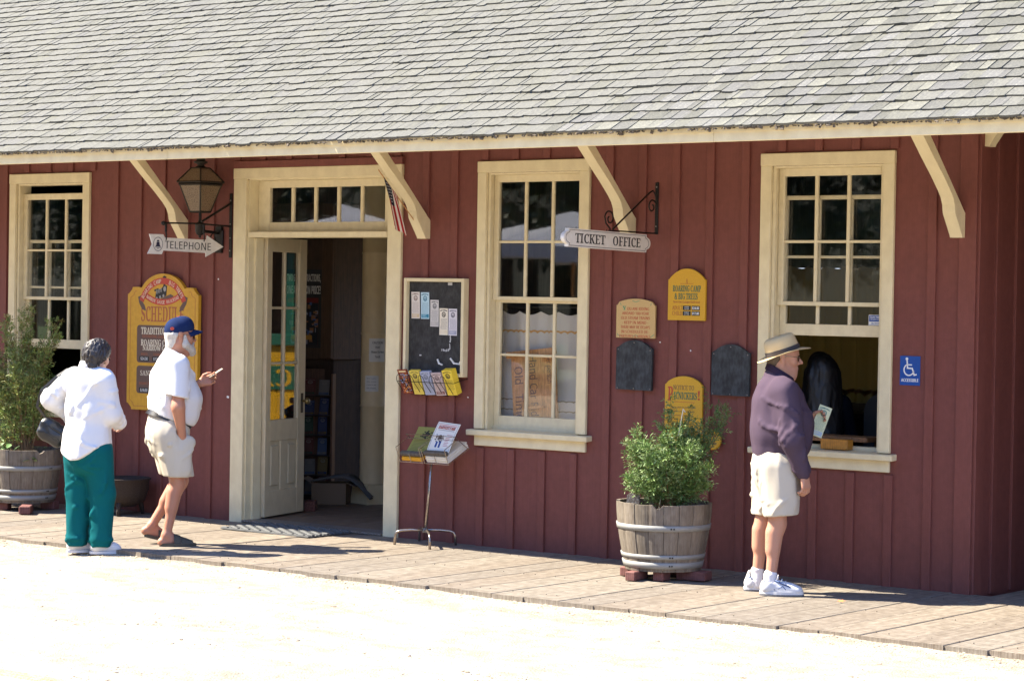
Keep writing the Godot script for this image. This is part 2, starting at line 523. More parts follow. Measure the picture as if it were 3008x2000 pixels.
	M.old_paper = mat(0.46, 0.41, 0.33, 0.85, T.fine, Vector3(6, 6, 6))
	M.hat_band = mat(0.07, 0.06, 0.065, 0.85, T.weave, Vector3(12, 12, 12))
	M.leather = mat(0.012, 0.012, 0.014, 0.35, T.fine, Vector3(6, 6, 6))
	M.sandal = mat(0.075, 0.068, 0.05, 0.75, T.fine, Vector3(6, 6, 6))
	M.shoe_white = mat(0.70, 0.70, 0.72, 0.6, T.fine, Vector3(6, 6, 6))
	M.shoe_blue = mat(0.05, 0.09, 0.22, 0.6)
	M.shoe_sole = mat(0.10, 0.10, 0.11, 0.8)
	M.sock = cloth(0.80, 0.78, 0.80)
	M.lens_dark = mat(0.03, 0.012, 0.010, 0.1)
	M.wire_frame = mat(0.22, 0.18, 0.13, 0.35, null, Vector3.ONE, 0.8)
	M.dark_cloth = cloth(0.010, 0.012, 0.02)

func skin_mat(r: float, g: float, b: float) -> StandardMaterial3D:
	var m := mat(r, g, b, 0.55, T.fine, Vector3(5, 5, 5))
	m.subsurf_scatter_enabled = true
	m.subsurf_scatter_strength = 0.15
	return m

func cloth(r: float, g: float, b: float) -> StandardMaterial3D:
	var m := mat(r, g, b, 0.92, T.fine, Vector3(7, 7, 7))
	m.metallic_specular = 0.2
	return m

# ---------------------------------------------------------------- light and camera
func make_view() -> void:
	var cam := Camera3D.new()
	cam.name = "camera"
	cam_basis = Basis(Vector3.UP, deg_to_rad(37.945)) * Basis(Vector3.RIGHT, deg_to_rad(-1.069)) * Basis(Vector3.BACK, deg_to_rad(0.969))
	cam.transform = Transform3D(cam_basis, CAM)
	cam.fov = rad_to_deg(2.0 * atan(1000.0 / 6981.0))
	cam.near = 0.1
	cam.far = 400.0
	add_child(cam)
	var sky_mat := ProceduralSkyMaterial.new()
	sky_mat.sky_top_color = Color(0.38, 0.51, 0.74)
	sky_mat.sky_horizon_color = Color(0.76, 0.81, 0.87)
	sky_mat.sky_curve = 0.12
	sky_mat.ground_bottom_color = Color(0.35, 0.32, 0.27)
	sky_mat.ground_horizon_color = Color(0.60, 0.60, 0.58)
	sky_mat.energy_multiplier = 1.0
	var sky := Sky.new()
	sky.sky_material = sky_mat
	var env := Environment.new()
	env.background_mode = Environment.BG_SKY
	env.sky = sky
	env.tonemap_mode = Environment.TONE_MAPPER_LINEAR
	env.tonemap_exposure = EXPOSURE
	env.sdfgi_enabled = true
	env.ssao_enabled = true
	env.ssil_enabled = true
	var we := WorldEnvironment.new()
	we.name = "world_environment"
	we.environment = env
	add_child(we)
	var sun := DirectionalLight3D.new()
	sun.name = "sun"
	sun.light_energy = 1.55
	sun.light_color = Color(1.0, 0.955, 0.87)
	sun.light_angular_distance = 0.5
	sun.shadow_enabled = true
	add_child(sun)
	sun.look_at_from_position(Vector3.ZERO, Vector3(0.78, -1.0, -0.43))

# screen position in the photograph (3008 x 2000), for choosing what shows
func on_screen(p: Vector3) -> Vector3:
	var c := cam_basis.inverse() * (p - CAM)
	return Vector3(1504.0 + 6981.0 * c.x / -c.z, 1000.0 - 6981.0 * c.y / -c.z, -c.z)

# ---------------------------------------------------------------- ground and boardwalk
func make_ground() -> void:
	var st := new_st(true)
	var nz := noise(0.35, 31, 3)
	var nf := noise(2.6, 32, 3)
	var H := func(x: float, z: float) -> float:
		var y := -0.052 + nz.get_noise_2d(x, z) * 0.018 + nf.get_noise_2d(x, z) * 0.008
		var k := clampf(1.0 - (z - EDGE) / 0.45, 0.0, 1.0)
		return y + 0.022 * k * k
	var zs := []
	var z := EDGE - 0.3
	while z < 6.5:
		zs.append(z)
		z += 0.06
	var xs := []
	var x := -21.0
	while x < -3.0:
		xs.append(x)
		x += 0.07
	for i in zs.size() - 1:
		for j in xs.size() - 1:
			var a := Vector3(xs[j], H.call(xs[j], zs[i + 1]), zs[i + 1])
			var b := Vector3(xs[j + 1], H.call(xs[j + 1], zs[i + 1]), zs[i + 1])
			var c := Vector3(xs[j + 1], H.call(xs[j + 1], zs[i]), zs[i])
			var d := Vector3(xs[j], H.call(xs[j], zs[i]), zs[i])
			quad(st, a, b, c, d)
	# the sheet runs on to the horizon round that patch
	var x0: float = xs[0]
	var x1: float = xs[xs.size() - 1]
	var z0: float = zs[0]
	var z1: float = zs[zs.size() - 1]
	var y := -0.07
	for r in [[-200.0, z1, 200.0, 200.0], [-200.0, -200.0, 200.0, z0], [-200.0, z0, x0, z1], [x1, z0, 200.0, z1]]:
		quad(st, Vector3(r[0], y, r[3]), Vector3(r[2], y, r[3]), Vector3(r[2], y, r[1]), Vector3(r[0], y, r[1]))
	for e in [[x0, z1, x1, z1], [x0, z0, x0, z1], [x1, z0, x1, z1], [x0, z0, x1, z0]]:
		quad(st, Vector3(e[0], -0.12, e[1]), Vector3(e[2], -0.12, e[3]), Vector3(e[2], -0.03, e[3]), Vector3(e[0], -0.03, e[1]))
	tag(obj("dirt_ground", st, M.dirt), "pale sandy dirt forecourt in full sun in front of the boardwalk", "ground", "", "structure")
	# lawn beyond the forecourt, seen only in the window glass
	st = new_st()
	quad(st, Vector3(-80, -0.055, 60), Vector3(10, -0.055, 60), Vector3(10, -0.055, 23), Vector3(-80, -0.055, 23))
	tag(obj("lawn", st, M.grass), "green lawn across the forecourt under the trees, mirrored in the windows", "lawn", "", "structure")
	# pebbles and crumbs
	var mm := MultiMesh.new()
	mm.transform_format = MultiMesh.TRANSFORM_3D
	mm.use_colors = true
	var ps := new_st()
	var pts := []
	for k in 9: pts.append(Vector3(rng.randf_range(-1, 1), rng.randf_range(-0.6, 0.6), rng.randf_range(-1, 1)).normalized() * rng.randf_range(0.8, 1.1))
	lathe(ps, [Vector2(0, -0.6), Vector2(0.8, -0.35), Vector2(1, 0.05), Vector2(0.65, 0.45), Vector2(0, 0.6)], 6)
	ps.generate_normals()
	mm.mesh = ps.commit()
	mm.instance_count = 7600
	var clump := []
	for k in 130: clump.append(Vector2(rng.randf_range(-18.5, -4.5), EDGE + 0.1 + pow(rng.randf(), 1.1) * 4.4))
	for k in 7600:
		var edge := k < 1500
		var px := rng.randf_range(-18.5, -4.5)
		var pz := EDGE + (absf(rng.randfn(0.02, 0.10)) if edge else pow(rng.randf(), 1.3) * 4.2)
		if k >= 2600:
			var cl: Vector2 = clump[rng.randi() % 130]
			px = cl.x + rng.randfn(0, 0.16)
			pz = maxf(EDGE + 0.02, cl.y + rng.randfn(0, 0.05))
		var s := rng.randf_range(0.003, 0.009) if edge else rng.randf_range(0.003, 0.007) * (2.4 if rng.randf() < 0.04 else 1.0)
		var bs := Basis.from_euler(Vector3(rng.randf() * 0.5, rng.randf() * TAU, rng.randf() * 0.5)).scaled(Vector3(s * rng.randf_range(0.8, 1.7), s * 0.7, s))
		mm.set_instance_transform(k, Transform3D(bs, Vector3(px, H.call(px, pz) + s * 0.2, pz)))
		var t := rng.randf_range(0.5, 1.6) if edge else rng.randf_range(0.6, 1.75)
		mm.set_instance_color(k, Color(t * 1.05, t, t * 0.92))
	var pm := MultiMeshInstance3D.new()
	pm.multimesh = mm
	pm.material_override = M.pebble
	pm.name = "pebbles"
	add_child(pm)
	tag(pm, "small pebbles and crumbs of dirt scattered on the sandy ground", "pebbles", "", "stuff")

func make_boardwalk() -> void:
	var b := thing("boardwalk", "weathered wooden boardwalk of wide planks along the depot front", "boardwalk")
	b.set_meta("kind", "structure")
	var x := -21.0
	var i := 0
	while x < -3.2:
		var w := 0.2785 + rng.randf_range(-0.012, 0.012)
		var gap := 0.004 + (0.005 if rng.randf() < 0.25 else 0.0) * rng.randf()
		var st := new_st()
		var back := -0.02 if x < -7.55 else -5.0
		var front := EDGE + rng.randf_range(-0.022, 0.016)
		var dy := rng.randf_range(-0.004, 0.002)
		var n := 7
		var a := []
		for k in n:
			var t := float(k) / (n - 1)
			var cz := lerpf(back, front, t)
			var wob := rng.randf_range(-0.0012, 0.0012)
			a.append([Vector3(x + gap * 0.5 + wob, dy, cz), Vector3(x + w - gap * 0.5 + wob, dy, cz)])
		var ch := 0.004
		for k in n - 1:
			var p0: Vector3 = a[k][0]
			var p1: Vector3 = a[k][1]
			var q0: Vector3 = a[k + 1][0]
			var q1: Vector3 = a[k + 1][1]
			var mid := (p0 + q1) * 0.5 + Vector3(0, -0.02, 0)
			var ix := Vector3(ch, 0, 0)
			var iy := Vector3(0, -ch, 0)
			var bo := Vector3(0, -0.05, 0)
			quad_o(st, p0 + ix, p1 - ix, q1 - ix, q0 + ix, mid)
			quad_o(st, p0 + ix, p0 + iy, q0 + iy, q0 + ix, mid)
			quad_o(st, p1 - ix, p1 + iy, q1 + iy, q1 - ix, mid)
			quad_o(st, p0 + iy, p0 + bo, q0 + bo, q0 + iy, mid)
			quad_o(st, p1 + iy, p1 + bo, q1 + bo, q1 + iy, mid)
		var f0: Vector3 = a[n - 1][0]
		var f1: Vector3 = a[n - 1][1]
		quad(st, f0 + Vector3(0, -0.06, 0), f1 + Vector3(0, -0.06, 0), f1, f0)
		obj("plank", st, M.plank[rng.randi() % 5] if x < -7.2 or x > -6.4 else M.plank[i % 5], b)
		x += w
		i += 1
	# nail heads in pairs over the joists: too small to pick apart
	var nails := new_st()
	x = -20.9
	while x < -3.2:
		for nz in [0.35, 1.25, 2.1]:
			for o in [0.03, 0.22]:
				var c := Vector3(x + o, 0.0012, nz + rng.randf_range(-0.01, 0.01))
				lathe(nails, [Vector2(0.0035, -0.004), Vector2(0.0035, 0.0005), Vector2(0, 0.001)], 6, Transform3D(Basis(), c))
		x += 0.2785
	tag(obj("nail_heads", nails, M.iron, b), "", "", "", "stuff")

# ---------------------------------------------------------------- the depot
const EDGE := 2.30
const EXPOSURE := 4.1
const XL := -22.0
const XR := -7.484
const ROOF_PITCH := 0.57735
const EAVE_Z := 1.6

func roof_y(z: float) -> float:
	return 3.135 + (EAVE_Z - z) * ROOF_PITCH

func make_depot() -> void:
	depot = thing("railway_depot", "red board-and-batten railway depot with cream trim and a grey shingled roof", "building")
	var op := [[-17.42, -16.49, 0.90, 2.96], [-14.409, -12.793, 0.0, 2.96], [-11.764, -10.842, 0.90, 2.96], [-9.123, -8.205, 0.90, 2.96]]
	# front wall: solid between the openings
	var st := new_st()
	var xs := [XL]
	for o in op:
		xs.append(o[0])
		xs.append(o[1])
	xs.append(XR)
	for k in range(0, xs.size(), 2):
		bx(st, Vector3(xs[k], -0.05, -0.14), Vector3(xs[k + 1], 4.02, 0.0))
	for o in op:
		bx(st, Vector3(o[0], o[3], -0.14), Vector3(o[1], 4.02, 0.0))
		if o[2] > 0.01: bx(st, Vector3(o[0], -0.05, -0.14), Vector3(o[1], o[2], 0.0))
	obj("front_wall", st, M.red, depot)
	st = new_st()
	bx(st, Vector3(XR - 0.14, -0.05, -4.6), Vector3(XR, 3.9, -0.14))
	obj("side_wall", st, M.red, depot)
	# building section right of the recess, and the recess's back wall and ceiling
	st = new_st()
	bx(st, Vector3(-6.0, -0.05, -4.6), Vector3(-1.5, 4.02, 0.0))
	bx(st, Vector3(XR, -0.05, -4.74), Vector3(-6.0, 3.9, -4.6))
	obj("recess_wall", st, M.red, depot)
	# back wall with a doorway on the track side, and a window behind the ticket office
	st = new_st()
	for r in [[XL, -15.3, -0.05, 3.9], [-12.6, -12.0, -0.05, 3.9], [-10.2, XR, -0.05, 3.9], [-15.3, -12.6, 2.4, 3.9], [-12.0, -10.2, 2.3, 3.9], [-12.0, -10.2, -0.05, 1.1]]:
		bx(st, Vector3(r[0], r[2], -4.74), Vector3(r[1], r[3], -4.6))
	bx(st, Vector3(XL - 0.14, -0.05, -4.74), Vector3(XL, 3.9, 0.0))
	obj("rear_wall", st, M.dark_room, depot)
	st = new_st()
	bx(st, Vector3(XL, 3.3, -4.6), Vector3(XR - 0.14, 3.42, -0.14))
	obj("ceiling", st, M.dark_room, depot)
	for q in [[-12.35, -12.25, -0.14], [-16.32, -16.22, -2.75]]:
		st = new_st()
		bx(st, Vector3(q[0], 0, -4.6), Vector3(q[1], 3.3, q[2]))
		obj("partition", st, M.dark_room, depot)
	var fx := XL
	var fl := node("interior_floor", depot)
	while fx < XR - 0.2:
		st = new_st()
		bx(st, Vector3(fx + 0.002, -0.06, -4.6), Vector3(fx + 0.138, 0.012 + rng.randf_range(-0.001, 0.001), -0.14))
		if fx > -17.5 and fx < -12.2: obj("floorboard", st, M.floor_in, fl)
		elif fx < -17.6 or fx > -12.3: obj("floorboard", st, M.floor_in, fl)
		fx += 0.14
	# battens over the board joints, cut round the trim
	var trims := [[-17.55, -16.38, 0.78, 3.065], [-14.575, -12.63, -0.1, 3.115], [-11.905, -10.70, 0.78, 3.065], [-9.26, -8.07, 0.78, 3.065]]
	var n := 0
	while true:
		var x1 := XR - 0.3052 * n
		if n == 0: x1 = XR + 0.002
		if x1 < XL + 0.3: break
		var spans := [[-0.02, 4.0]]
		for t in trims:
			if x1 > t[0] and x1 - 0.066 < t[1]:
				spans = [[t[3], 4.0]]
				if t[2] > 0.0: spans.append([-0.02, t[2]])
		for s in spans:
			st = new_st()
			var j := rng.randf_range(-0.003, 0.003)
			if n == 0: cbx(st, Vector3(x1 - 0.13, s[0], 0.0), Vector3(x1, s[1], 0.022), 0.003)
			else: cbx(st, Vector3(x1 - 0.066 + j, s[0], -0.002), Vector3(x1 + j, s[1], 0.020), 0.003)
			obj("batten", st, M.red_batten, depot)
		n += 1
	n = 0
	while n < 8:
		var zc := -0.30 - 0.3052 * n
		st = new_st()
		cbx(st, Vector3(XR - 0.002, -0.02, zc - 0.033), Vector3(XR + 0.02, 3.9, zc + 0.033), 0.003)
		obj("batten", st, M.red_batten, depot)
		n += 1
	st = new_st()
	cbx(st, Vector3(XR - 0.002, -0.02, -0.12), Vector3(XR + 0.022, 3.95, 0.0), 0.003)
	obj("corner_board", st, M.red_batten, depot)
	st = new_st()
	cbx(st, Vector3(-14.558, 3.049, 0.0), Vector3(-12.640, 3.111, 0.034), 0.003)
	obj("head_board", st, M.red_batten, depot)
	make_window(-17.509, -16.403, 1, "")
	make_window(-11.852, -10.752, 0, "")
	make_window(-9.211, -8.116, 2, "")
	# little scraps of paper and staples left on the boards
	st = new_st()
	for q in [[-14.62, 1.071, 0.011], [-14.757, 2.092, 0.006], [-11.936, 1.174, 0.005], [-9.708, 1.04, 0.007], [-10.088, 1.661, 0.005], [-9.726, 1.153, 0.006], [-9.812, 1.605, 0.005], [-8.485, 3.2, 0.005], [-13.154, 3.08, 0.005], [-15.1, 0.72, 0.008], [-14.85, 0.79, 0.01]]:
		box(st, Vector3(q[0], q[1], 0.0026), Vector3(q[2] * 1.6, q[2] * 2.2, 0.005), Basis(Vector3.BACK, q[0] * 7.0))
	tag(obj("paper_scraps", st, M.white_paint, depot), "", "", "", "stuff")
	make_door()
	make_roof()
	for bxx in [[-15.17, 0.09], [-12.405, 0.09], [-10.375, 0.09], [-7.615, 0.095], [-17.95, 0.09], [-20.0, 0.09]]:
		put("bracket", bracket_mesh(bxx[1]), M.cream, depot, Transform3D(Basis(), Vector3(bxx[0], 0, 0)))
	# a bracket on the side wall of the recess
	put("bracket", bracket_mesh(0.09), M.cream, depot, Transform3D(Basis(Vector3.UP, PI / 2), Vector3(XR, 0.625, -0.088)))

func bracket_mesh(w: float) -> Mesh:
	var st := new_st()
	var p := PackedVector2Array([Vector2(0.0, 2.44), Vector2(0.055, 2.44), Vector2(0.062, 2.455), Vector2(0.155, 2.585), Vector2(0.165, 2.60)])
	p.append_array(PackedVector2Array([Vector2(0.172, 2.625), Vector2(0.178, 2.66), Vector2(0.20, 2.705), Vector2(0.245, 2.755), Vector2(0.35, 2.85), Vector2(0.50, 2.975), Vector2(0.66, 3.115), Vector2(0.80, 3.225), Vector2(1.02, 3.40), Vector2(1.0, 3.44), Vector2(0.92, 3.48)]))
	p.append_array(PackedVector2Array([Vector2(0.54, 3.105), Vector2(0.03, 2.615), Vector2(0.0, 2.59)]))
	prism(st, p, -w / 2, w / 2, Transform3D(Basis(Vector3(0, 0, 1), Vector3(0, 1, 0), Vector3(-1, 0, 0)), Vector3.ZERO))
	st.generate_normals()
	return st.commit()

# kind 0 shut, 1 lower sash raised a little with the upper sash dropped, 2 lower sash raised for the ticket counter
func make_window(x0: float, x1: float, kind: int, label: String) -> void:
	var w := node("window", depot)
	var i0 := x0 + 0.088
	var i1 := x1 - 0.090
	var st := new_st()
	cbx(st, Vector3(x0, 0.932, 0.0), Vector3(i0, 2.962, 0.031))
	cbx(st, Vector3(i1, 0.932, 0.0), Vector3(x1, 2.962, 0.031))
	cbx(st, Vector3(x0 - 0.002, 2.962, 0.0), Vector3(x1 + 0.002, 3.052, 0.034))
	obj("casing", st, M.cream, w)
	st = new_st()
	var tilt := Basis(Vector3.RIGHT, 0.06)
	cbox(st, Vector3((x0 + x1) / 2, 0.905, 0.0), Vector3(x1 - x0 + 0.09, 0.044, 0.15), 0.005, tilt)
	obj("sill", st, M.cream, w)
	st = new_st()
	cbx(st, Vector3(x0 + 0.002, 0.797, 0.0), Vector3(x1 - 0.002, 0.882, 0.026))
	obj("apron", st, M.cream, w)
	# jambs, head and stops
	st = new_st()
	bx(st, Vector3(i0 - 0.004, 0.93, -0.15), Vector3(i0 + 0.012, 2.955, 0.0))
	bx(st, Vector3(i1 - 0.012, 0.93, -0.15), Vector3(i1 + 0.004, 2.955, 0.0))
	bx(st, Vector3(i0, 2.945, -0.15), Vector3(i1, 2.962, 0.0))
	bx(st, Vector3(i0 + 0.012, 0.93, -0.016), Vector3(i0 + 0.026, 2.945, 0.0))
	bx(st, Vector3(i1 - 0.026, 0.93, -0.016), Vector3(i1 - 0.012, 2.945, 0.0))
	bx(st, Vector3(i0, 0.905, -0.16), Vector3(i1, 0.958, -0.085))
	obj("jamb", st, M.cream_sash, w)
	var drop := 0.075 if kind == 1 else 0.0
	sash(w, "upper_sash", i0 + 0.014, i1 - 0.014, 1.955 - drop, 2.945 - drop, -0.058, 0.030, 0.056, [0.478])
	var up: float = [0.0, 0.475, 0.785][kind]
	sash(w, "lower_sash", i0 + 0.014, i1 - 0.014, 0.955 + up, 1.965 + up, -0.098, 0.083, 0.03, [0.54])

func sash(w: Node3D, called: String, x0: float, x1: float, y0: float, y1: float, z: float, bot: float, top: float, rows: Array) -> void:
	var t := 0.036
	var st := new_st()
	var sw := 0.048
	cbx(st, Vector3(x0, y0, z - t), Vector3(x0 + sw, y1, z), 0.003)
	cbx(st, Vector3(x1 - sw, y0, z - t), Vector3(x1, y1, z), 0.003)
	cbx(st, Vector3(x0 + sw, y0, z - t + 0.001), Vector3(x1 - sw, y0 + bot, z - 0.001), 0.003)
	cbx(st, Vector3(x0 + sw, y1 - top, z - t + 0.001), Vector3(x1 - sw, y1, z - 0.001), 0.003)
	obj(called, st, M.cream_sash, w)
	var gx0 := x0 + sw
	var gx1 := x1 - sw
	var gy0 := y0 + bot
	var gy1 := y1 - top
	var m := 0.013
	for k in [1, 2]:
		st = new_st()
		var mx := lerpf(gx0, gx1, k / 3.0)
		cbx(st, Vector3(mx - m, gy0 - 0.002, z - t + 0.004), Vector3(mx + m, gy1 + 0.002, z - 0.004), 0.005)
		obj("muntin", st, M.cream_sash, w)
	for r in rows:
		st = new_st()
		var my := lerpf(gy0, gy1, r)
		for k in 3:
			cbx(st, Vector3(lerpf(gx0, gx1, k / 3.0) + (m if k else 0.0), my - 0.010, z - t + 0.005), Vector3(lerpf(gx0, gx1, (k + 1) / 3.0) - (m if k < 2 else 0.0), my + 0.010, z - 0.005), 0.004)
		obj("muntin", st, M.cream_sash, w)
	var ys := [gy0]
	for r in rows: ys.append(lerpf(gy0, gy1, r))
	ys.append(gy1)
	for j in ys.size() - 1:
		for k in 3:
			st = new_st()
			var a := Vector3(lerpf(gx0, gx1, k / 3.0), ys[j], z - 0.02)
			var b := Vector3(lerpf(gx0, gx1, (k + 1) / 3.0), ys[j + 1], z - 0.017)
			box(st, (a + b) / 2, b - a, Basis(Vector3.UP, rng.randf_range(-0.006, 0.006)) * Basis(Vector3.RIGHT, rng.randf_range(-0.006, 0.006)))
			obj("pane", st, M.glass, w)

func make_door() -> void:
	var f := node("door_frame", depot)
	var st := new_st()
	cbx(st, Vector3(-14.558, -0.01, 0.0), Vector3(-14.409, 2.957, 0.032))
	cbx(st, Vector3(-12.793, -0.01, 0.0), Vector3(-12.645, 2.957, 0.032))
	cbx(st, Vector3(-14.560, 2.957, 0.0), Vector3(-12.643, 3.049, 0.036))
	obj("casing", st, M.cream, f)
	st = new_st()
	bx(st, Vector3(-14.413, 0.0, -0.20), Vector3(-14.395, 2.95, 0.001))
	bx(st, Vector3(-12.81, 0.0, -0.20), Vector3(-12.789, 2.95, 0.001))
	bx(st, Vector3(-14.40, 2.945, -0.20), Vector3(-12.80, 2.96, 0.001))
	bx(st, Vector3(-14.395, 0.0, -0.16), Vector3(-14.375, 2.45, -0.07))
	bx(st, Vector3(-12.83, 0.0, -0.16), Vector3(-12.81, 2.45, -0.07))
	obj("jamb", st, M.cream, f)
	st = new_st()
	cbx(st, Vector3(-14.394, 2.455, -0.19), Vector3(-12.811, 2.503, 0.016), 0.004)
	obj("transom_bar", st, M.cream, f)
	st = new_st()
	cbx(st, Vector3(-12.81 - 1.585, 0.002, -0.20), Vector3(-12.81, 0.020, 0.05), 0.004)
	obj("threshold", st, M.steel, f)
	var t := node("transom_window", depot)
	var z := -0.11
	st = new_st()
	cbx(st, Vector3(-14.394, 2.503, z - 0.04), Vector3(-14.262, 2.945, z), 0.003)
	cbx(st, Vector3(-12.945, 2.503, z - 0.04), Vector3(-12.811, 2.945, z), 0.003)
	cbx(st, Vector3(-14.262, 2.503, z - 0.039), Vector3(-12.945, 2.588, z - 0.001), 0.003)
	cbx(st, Vector3(-14.262, 2.884, z - 0.039), Vector3(-12.945, 2.945, z - 0.001), 0.003)
	obj("transom_sash", st, M.cream_sash, t)
	for k in 5:
		var a := lerpf(-14.262, -12.945, k / 5.0)
		var b := lerpf(-14.262, -12.945, (k + 1) / 5.0)
		if k > 0:
			st = new_st()
			cbx(st, Vector3(a - 0.016, 2.586, z - 0.036), Vector3(a + 0.016, 2.886, z - 0.004), 0.006)
			obj("muntin", st, M.cream_sash, t)
		st = new_st()
		box(st, Vector3((a + b) / 2, 2.736, z - 0.02), Vector3(b - a, 0.30, 0.003), Basis(Vector3.UP, rng.randf_range(-0.008, 0.008)) * Basis(Vector3.RIGHT, rng.randf_range(-0.008, 0.008)))
		obj("pane", st, M.glass, t)
	# the leaf stands open into the room
	var d := node("door", depot)
	d.position = Vector3(-14.372, 0.03, -0.185)
	d.rotation.y = deg_to_rad(105.4)
	d.set_meta("label", "cream half-glazed door leaf standing open into the dark room")
	# local x along the leaf, z outward (the face seen)
	var hz := 0.022
	st = new_st()
	var g := [0.088, 0.328, 0.357, 0.60]
	cbx(st, Vector3(0, 0, -hz), Vector3(g[0], 2.43, hz), 0.003)
	cbx(st, Vector3(g[3], 0, -hz), Vector3(0.735, 2.43, hz), 0.003)
	cbx(st, Vector3(g[0], 2.31, -hz + 0.001), Vector3(g[3], 2.43, hz - 0.001), 0.003)
	cbx(st, Vector3(g[0], 0.655, -hz + 0.001), Vector3(g[3], 0.84, hz - 0.001), 0.003)
	cbx(st, Vector3(g[0], 0, -hz + 0.001), Vector3(g[3], 0.225, hz - 0.001), 0.003)
	cbx(st, Vector3(0.29, 0.225, -hz + 0.001), Vector3(0.41, 0.655, hz - 0.001), 0.003)
	obj("leaf_frame", st, M.door, d)
	for p in [[g[0], 0.29], [0.41, g[3]]]:
		st = new_st()
		bx(st, Vector3(p[0], 0.225, -0.008), Vector3(p[1], 0.655, 0.008))
		cbx(st, Vector3(p[0] + 0.03, 0.262, -0.018), Vector3(p[1] - 0.03, 0.618, 0.018), 0.009)
		obj("panel", st, M.door, d)
	var gy := [0.84, 1.335, 1.82, 2.31]
	st = new_st()
	cbx(st, Vector3(g[1], 0.838, -0.018), Vector3(g[2], 2.312, 0.018), 0.006)
	obj("muntin", st, M.door, d)
	for k in [1, 2]:
		for c in [[g[0], g[1]], [g[2], g[3]]]:
			st = new_st()
			cbx(st, Vector3(c[0], gy[k] - 0.012, -0.017), Vector3(c[1], gy[k] + 0.012, 0.017), 0.005)
			obj("muntin", st, M.door, d)
	for k in 3:
		for c in [[g[0], g[1]], [g[2], g[3]]]:
			st = new_st()
			bx(st, Vector3(c[0], gy[k], -0.0015), Vector3(c[1], gy[k + 1], 0.0015))
			obj("pane", st, M.glass, d)
	st = new_st()
	cbx(st, Vector3(0.652, 0.885, hz), Vector3(0.695, 1.06, hz + 0.004), 0.001)
	obj("lock_plate", st, M.iron, d)
	st = new_st(true)
	lathe(st, [Vector2(0.009, 0), Vector2(0.009, 0.03), Vector2(0.026, 0.038), Vector2(0.03, 0.052), Vector2(0.022, 0.068), Vector2(0, 0.072)], 12, Transform3D(Basis(Vector3.RIGHT, PI / 2), Vector3(0.675, 0.99, hz + 0.004)))
	obj("knob", st, M.brass, d)
	for y in [0.26, 0.93, 1.32, 2.26]:
		st = new_st()
		cbx(st, Vector3(-0.004, y - 0.05, -hz), Vector3(-0.001, y + 0.05, hz), 0.0005)
		tube(st, [Vector3(-0.006, y - 0.05, hz), Vector3(-0.006, y + 0.05, hz)], 0.007, 6)
		obj("hinge", st, M.door, d)

func make_roof() -> void:
	var roof := node("roof", depot)
	var st := new_st()
	# boards under the shingles; both slopes
	var th := atan(ROOF_PITCH)
	var ridge := -2.3
	var xa := XL - 0.6
	var xb := -2.6
	for s in [[EAVE_Z + 0.01, ridge], [ridge * 2 - EAVE_Z, ridge]]:
		var y0 := roof_y(EAVE_Z + 0.01)
		var y1 := roof_y(ridge)
		var a := Vector3(xa, y0, s[0])
		var b := Vector3(xb, y0, s[0])
		var c := Vector3(xb, y1, s[1])
		var d := Vector3(xa, y1, s[1])
		var dn := Vector3(0, -0.04, 0)
		var mid := (a + c) * 0.5 + dn * 0.5
		quad_o(st, a, b, c, d, mid)
		quad_o(st, a + dn, b + dn, c + dn, d + dn, mid)
		quad_o(st, a, b, b + dn, a + dn, mid)
	obj("roof_boards", st, M.cream_sash, roof)
	st = new_st()
	for gx in [xa, xb]:
		tri_o(st, Vector3(gx, 3.1, EAVE_Z), Vector3(gx, roof_y(ridge) - 0.05, ridge), Vector3(gx, 3.1, ridge * 2 - EAVE_Z), Vector3(-10, 4, ridge))
	obj("gable", st, M.red, roof)
	# rafters under the eave
	var rx := -21.8
	st = new_st()
	while rx < -2.8:
		var b := Basis(Vector3.RIGHT, th)
		box(st, Vector3(rx, roof_y(0.8) - 0.095, 0.8), Vector3(0.045, 0.10, 1.72), b)
		rx += 0.61
	tag(obj("rafter", st, M.cream_sash, roof), "", "", "", "stuff")
	# fascia boards, butted end to end
	var fx := xa
	for l in [-18.9, -13.75, -8.6, xb]:
		st = new_st()
		cbx(st, Vector3(fx + 0.001, 3.025, EAVE_Z - 0.035), Vector3(l - 0.001, 3.142, EAVE_Z), 0.004)
		obj("fascia_board", st, M.cream, roof)
		fx = l
	make_shingles(roof, th, ridge, xa, xb)

func shingle_corner(sb: Basis, o: Vector3, x: float, y: float, u: float) -> Vector3:
	return o + sb * Vector3(x, y, u)

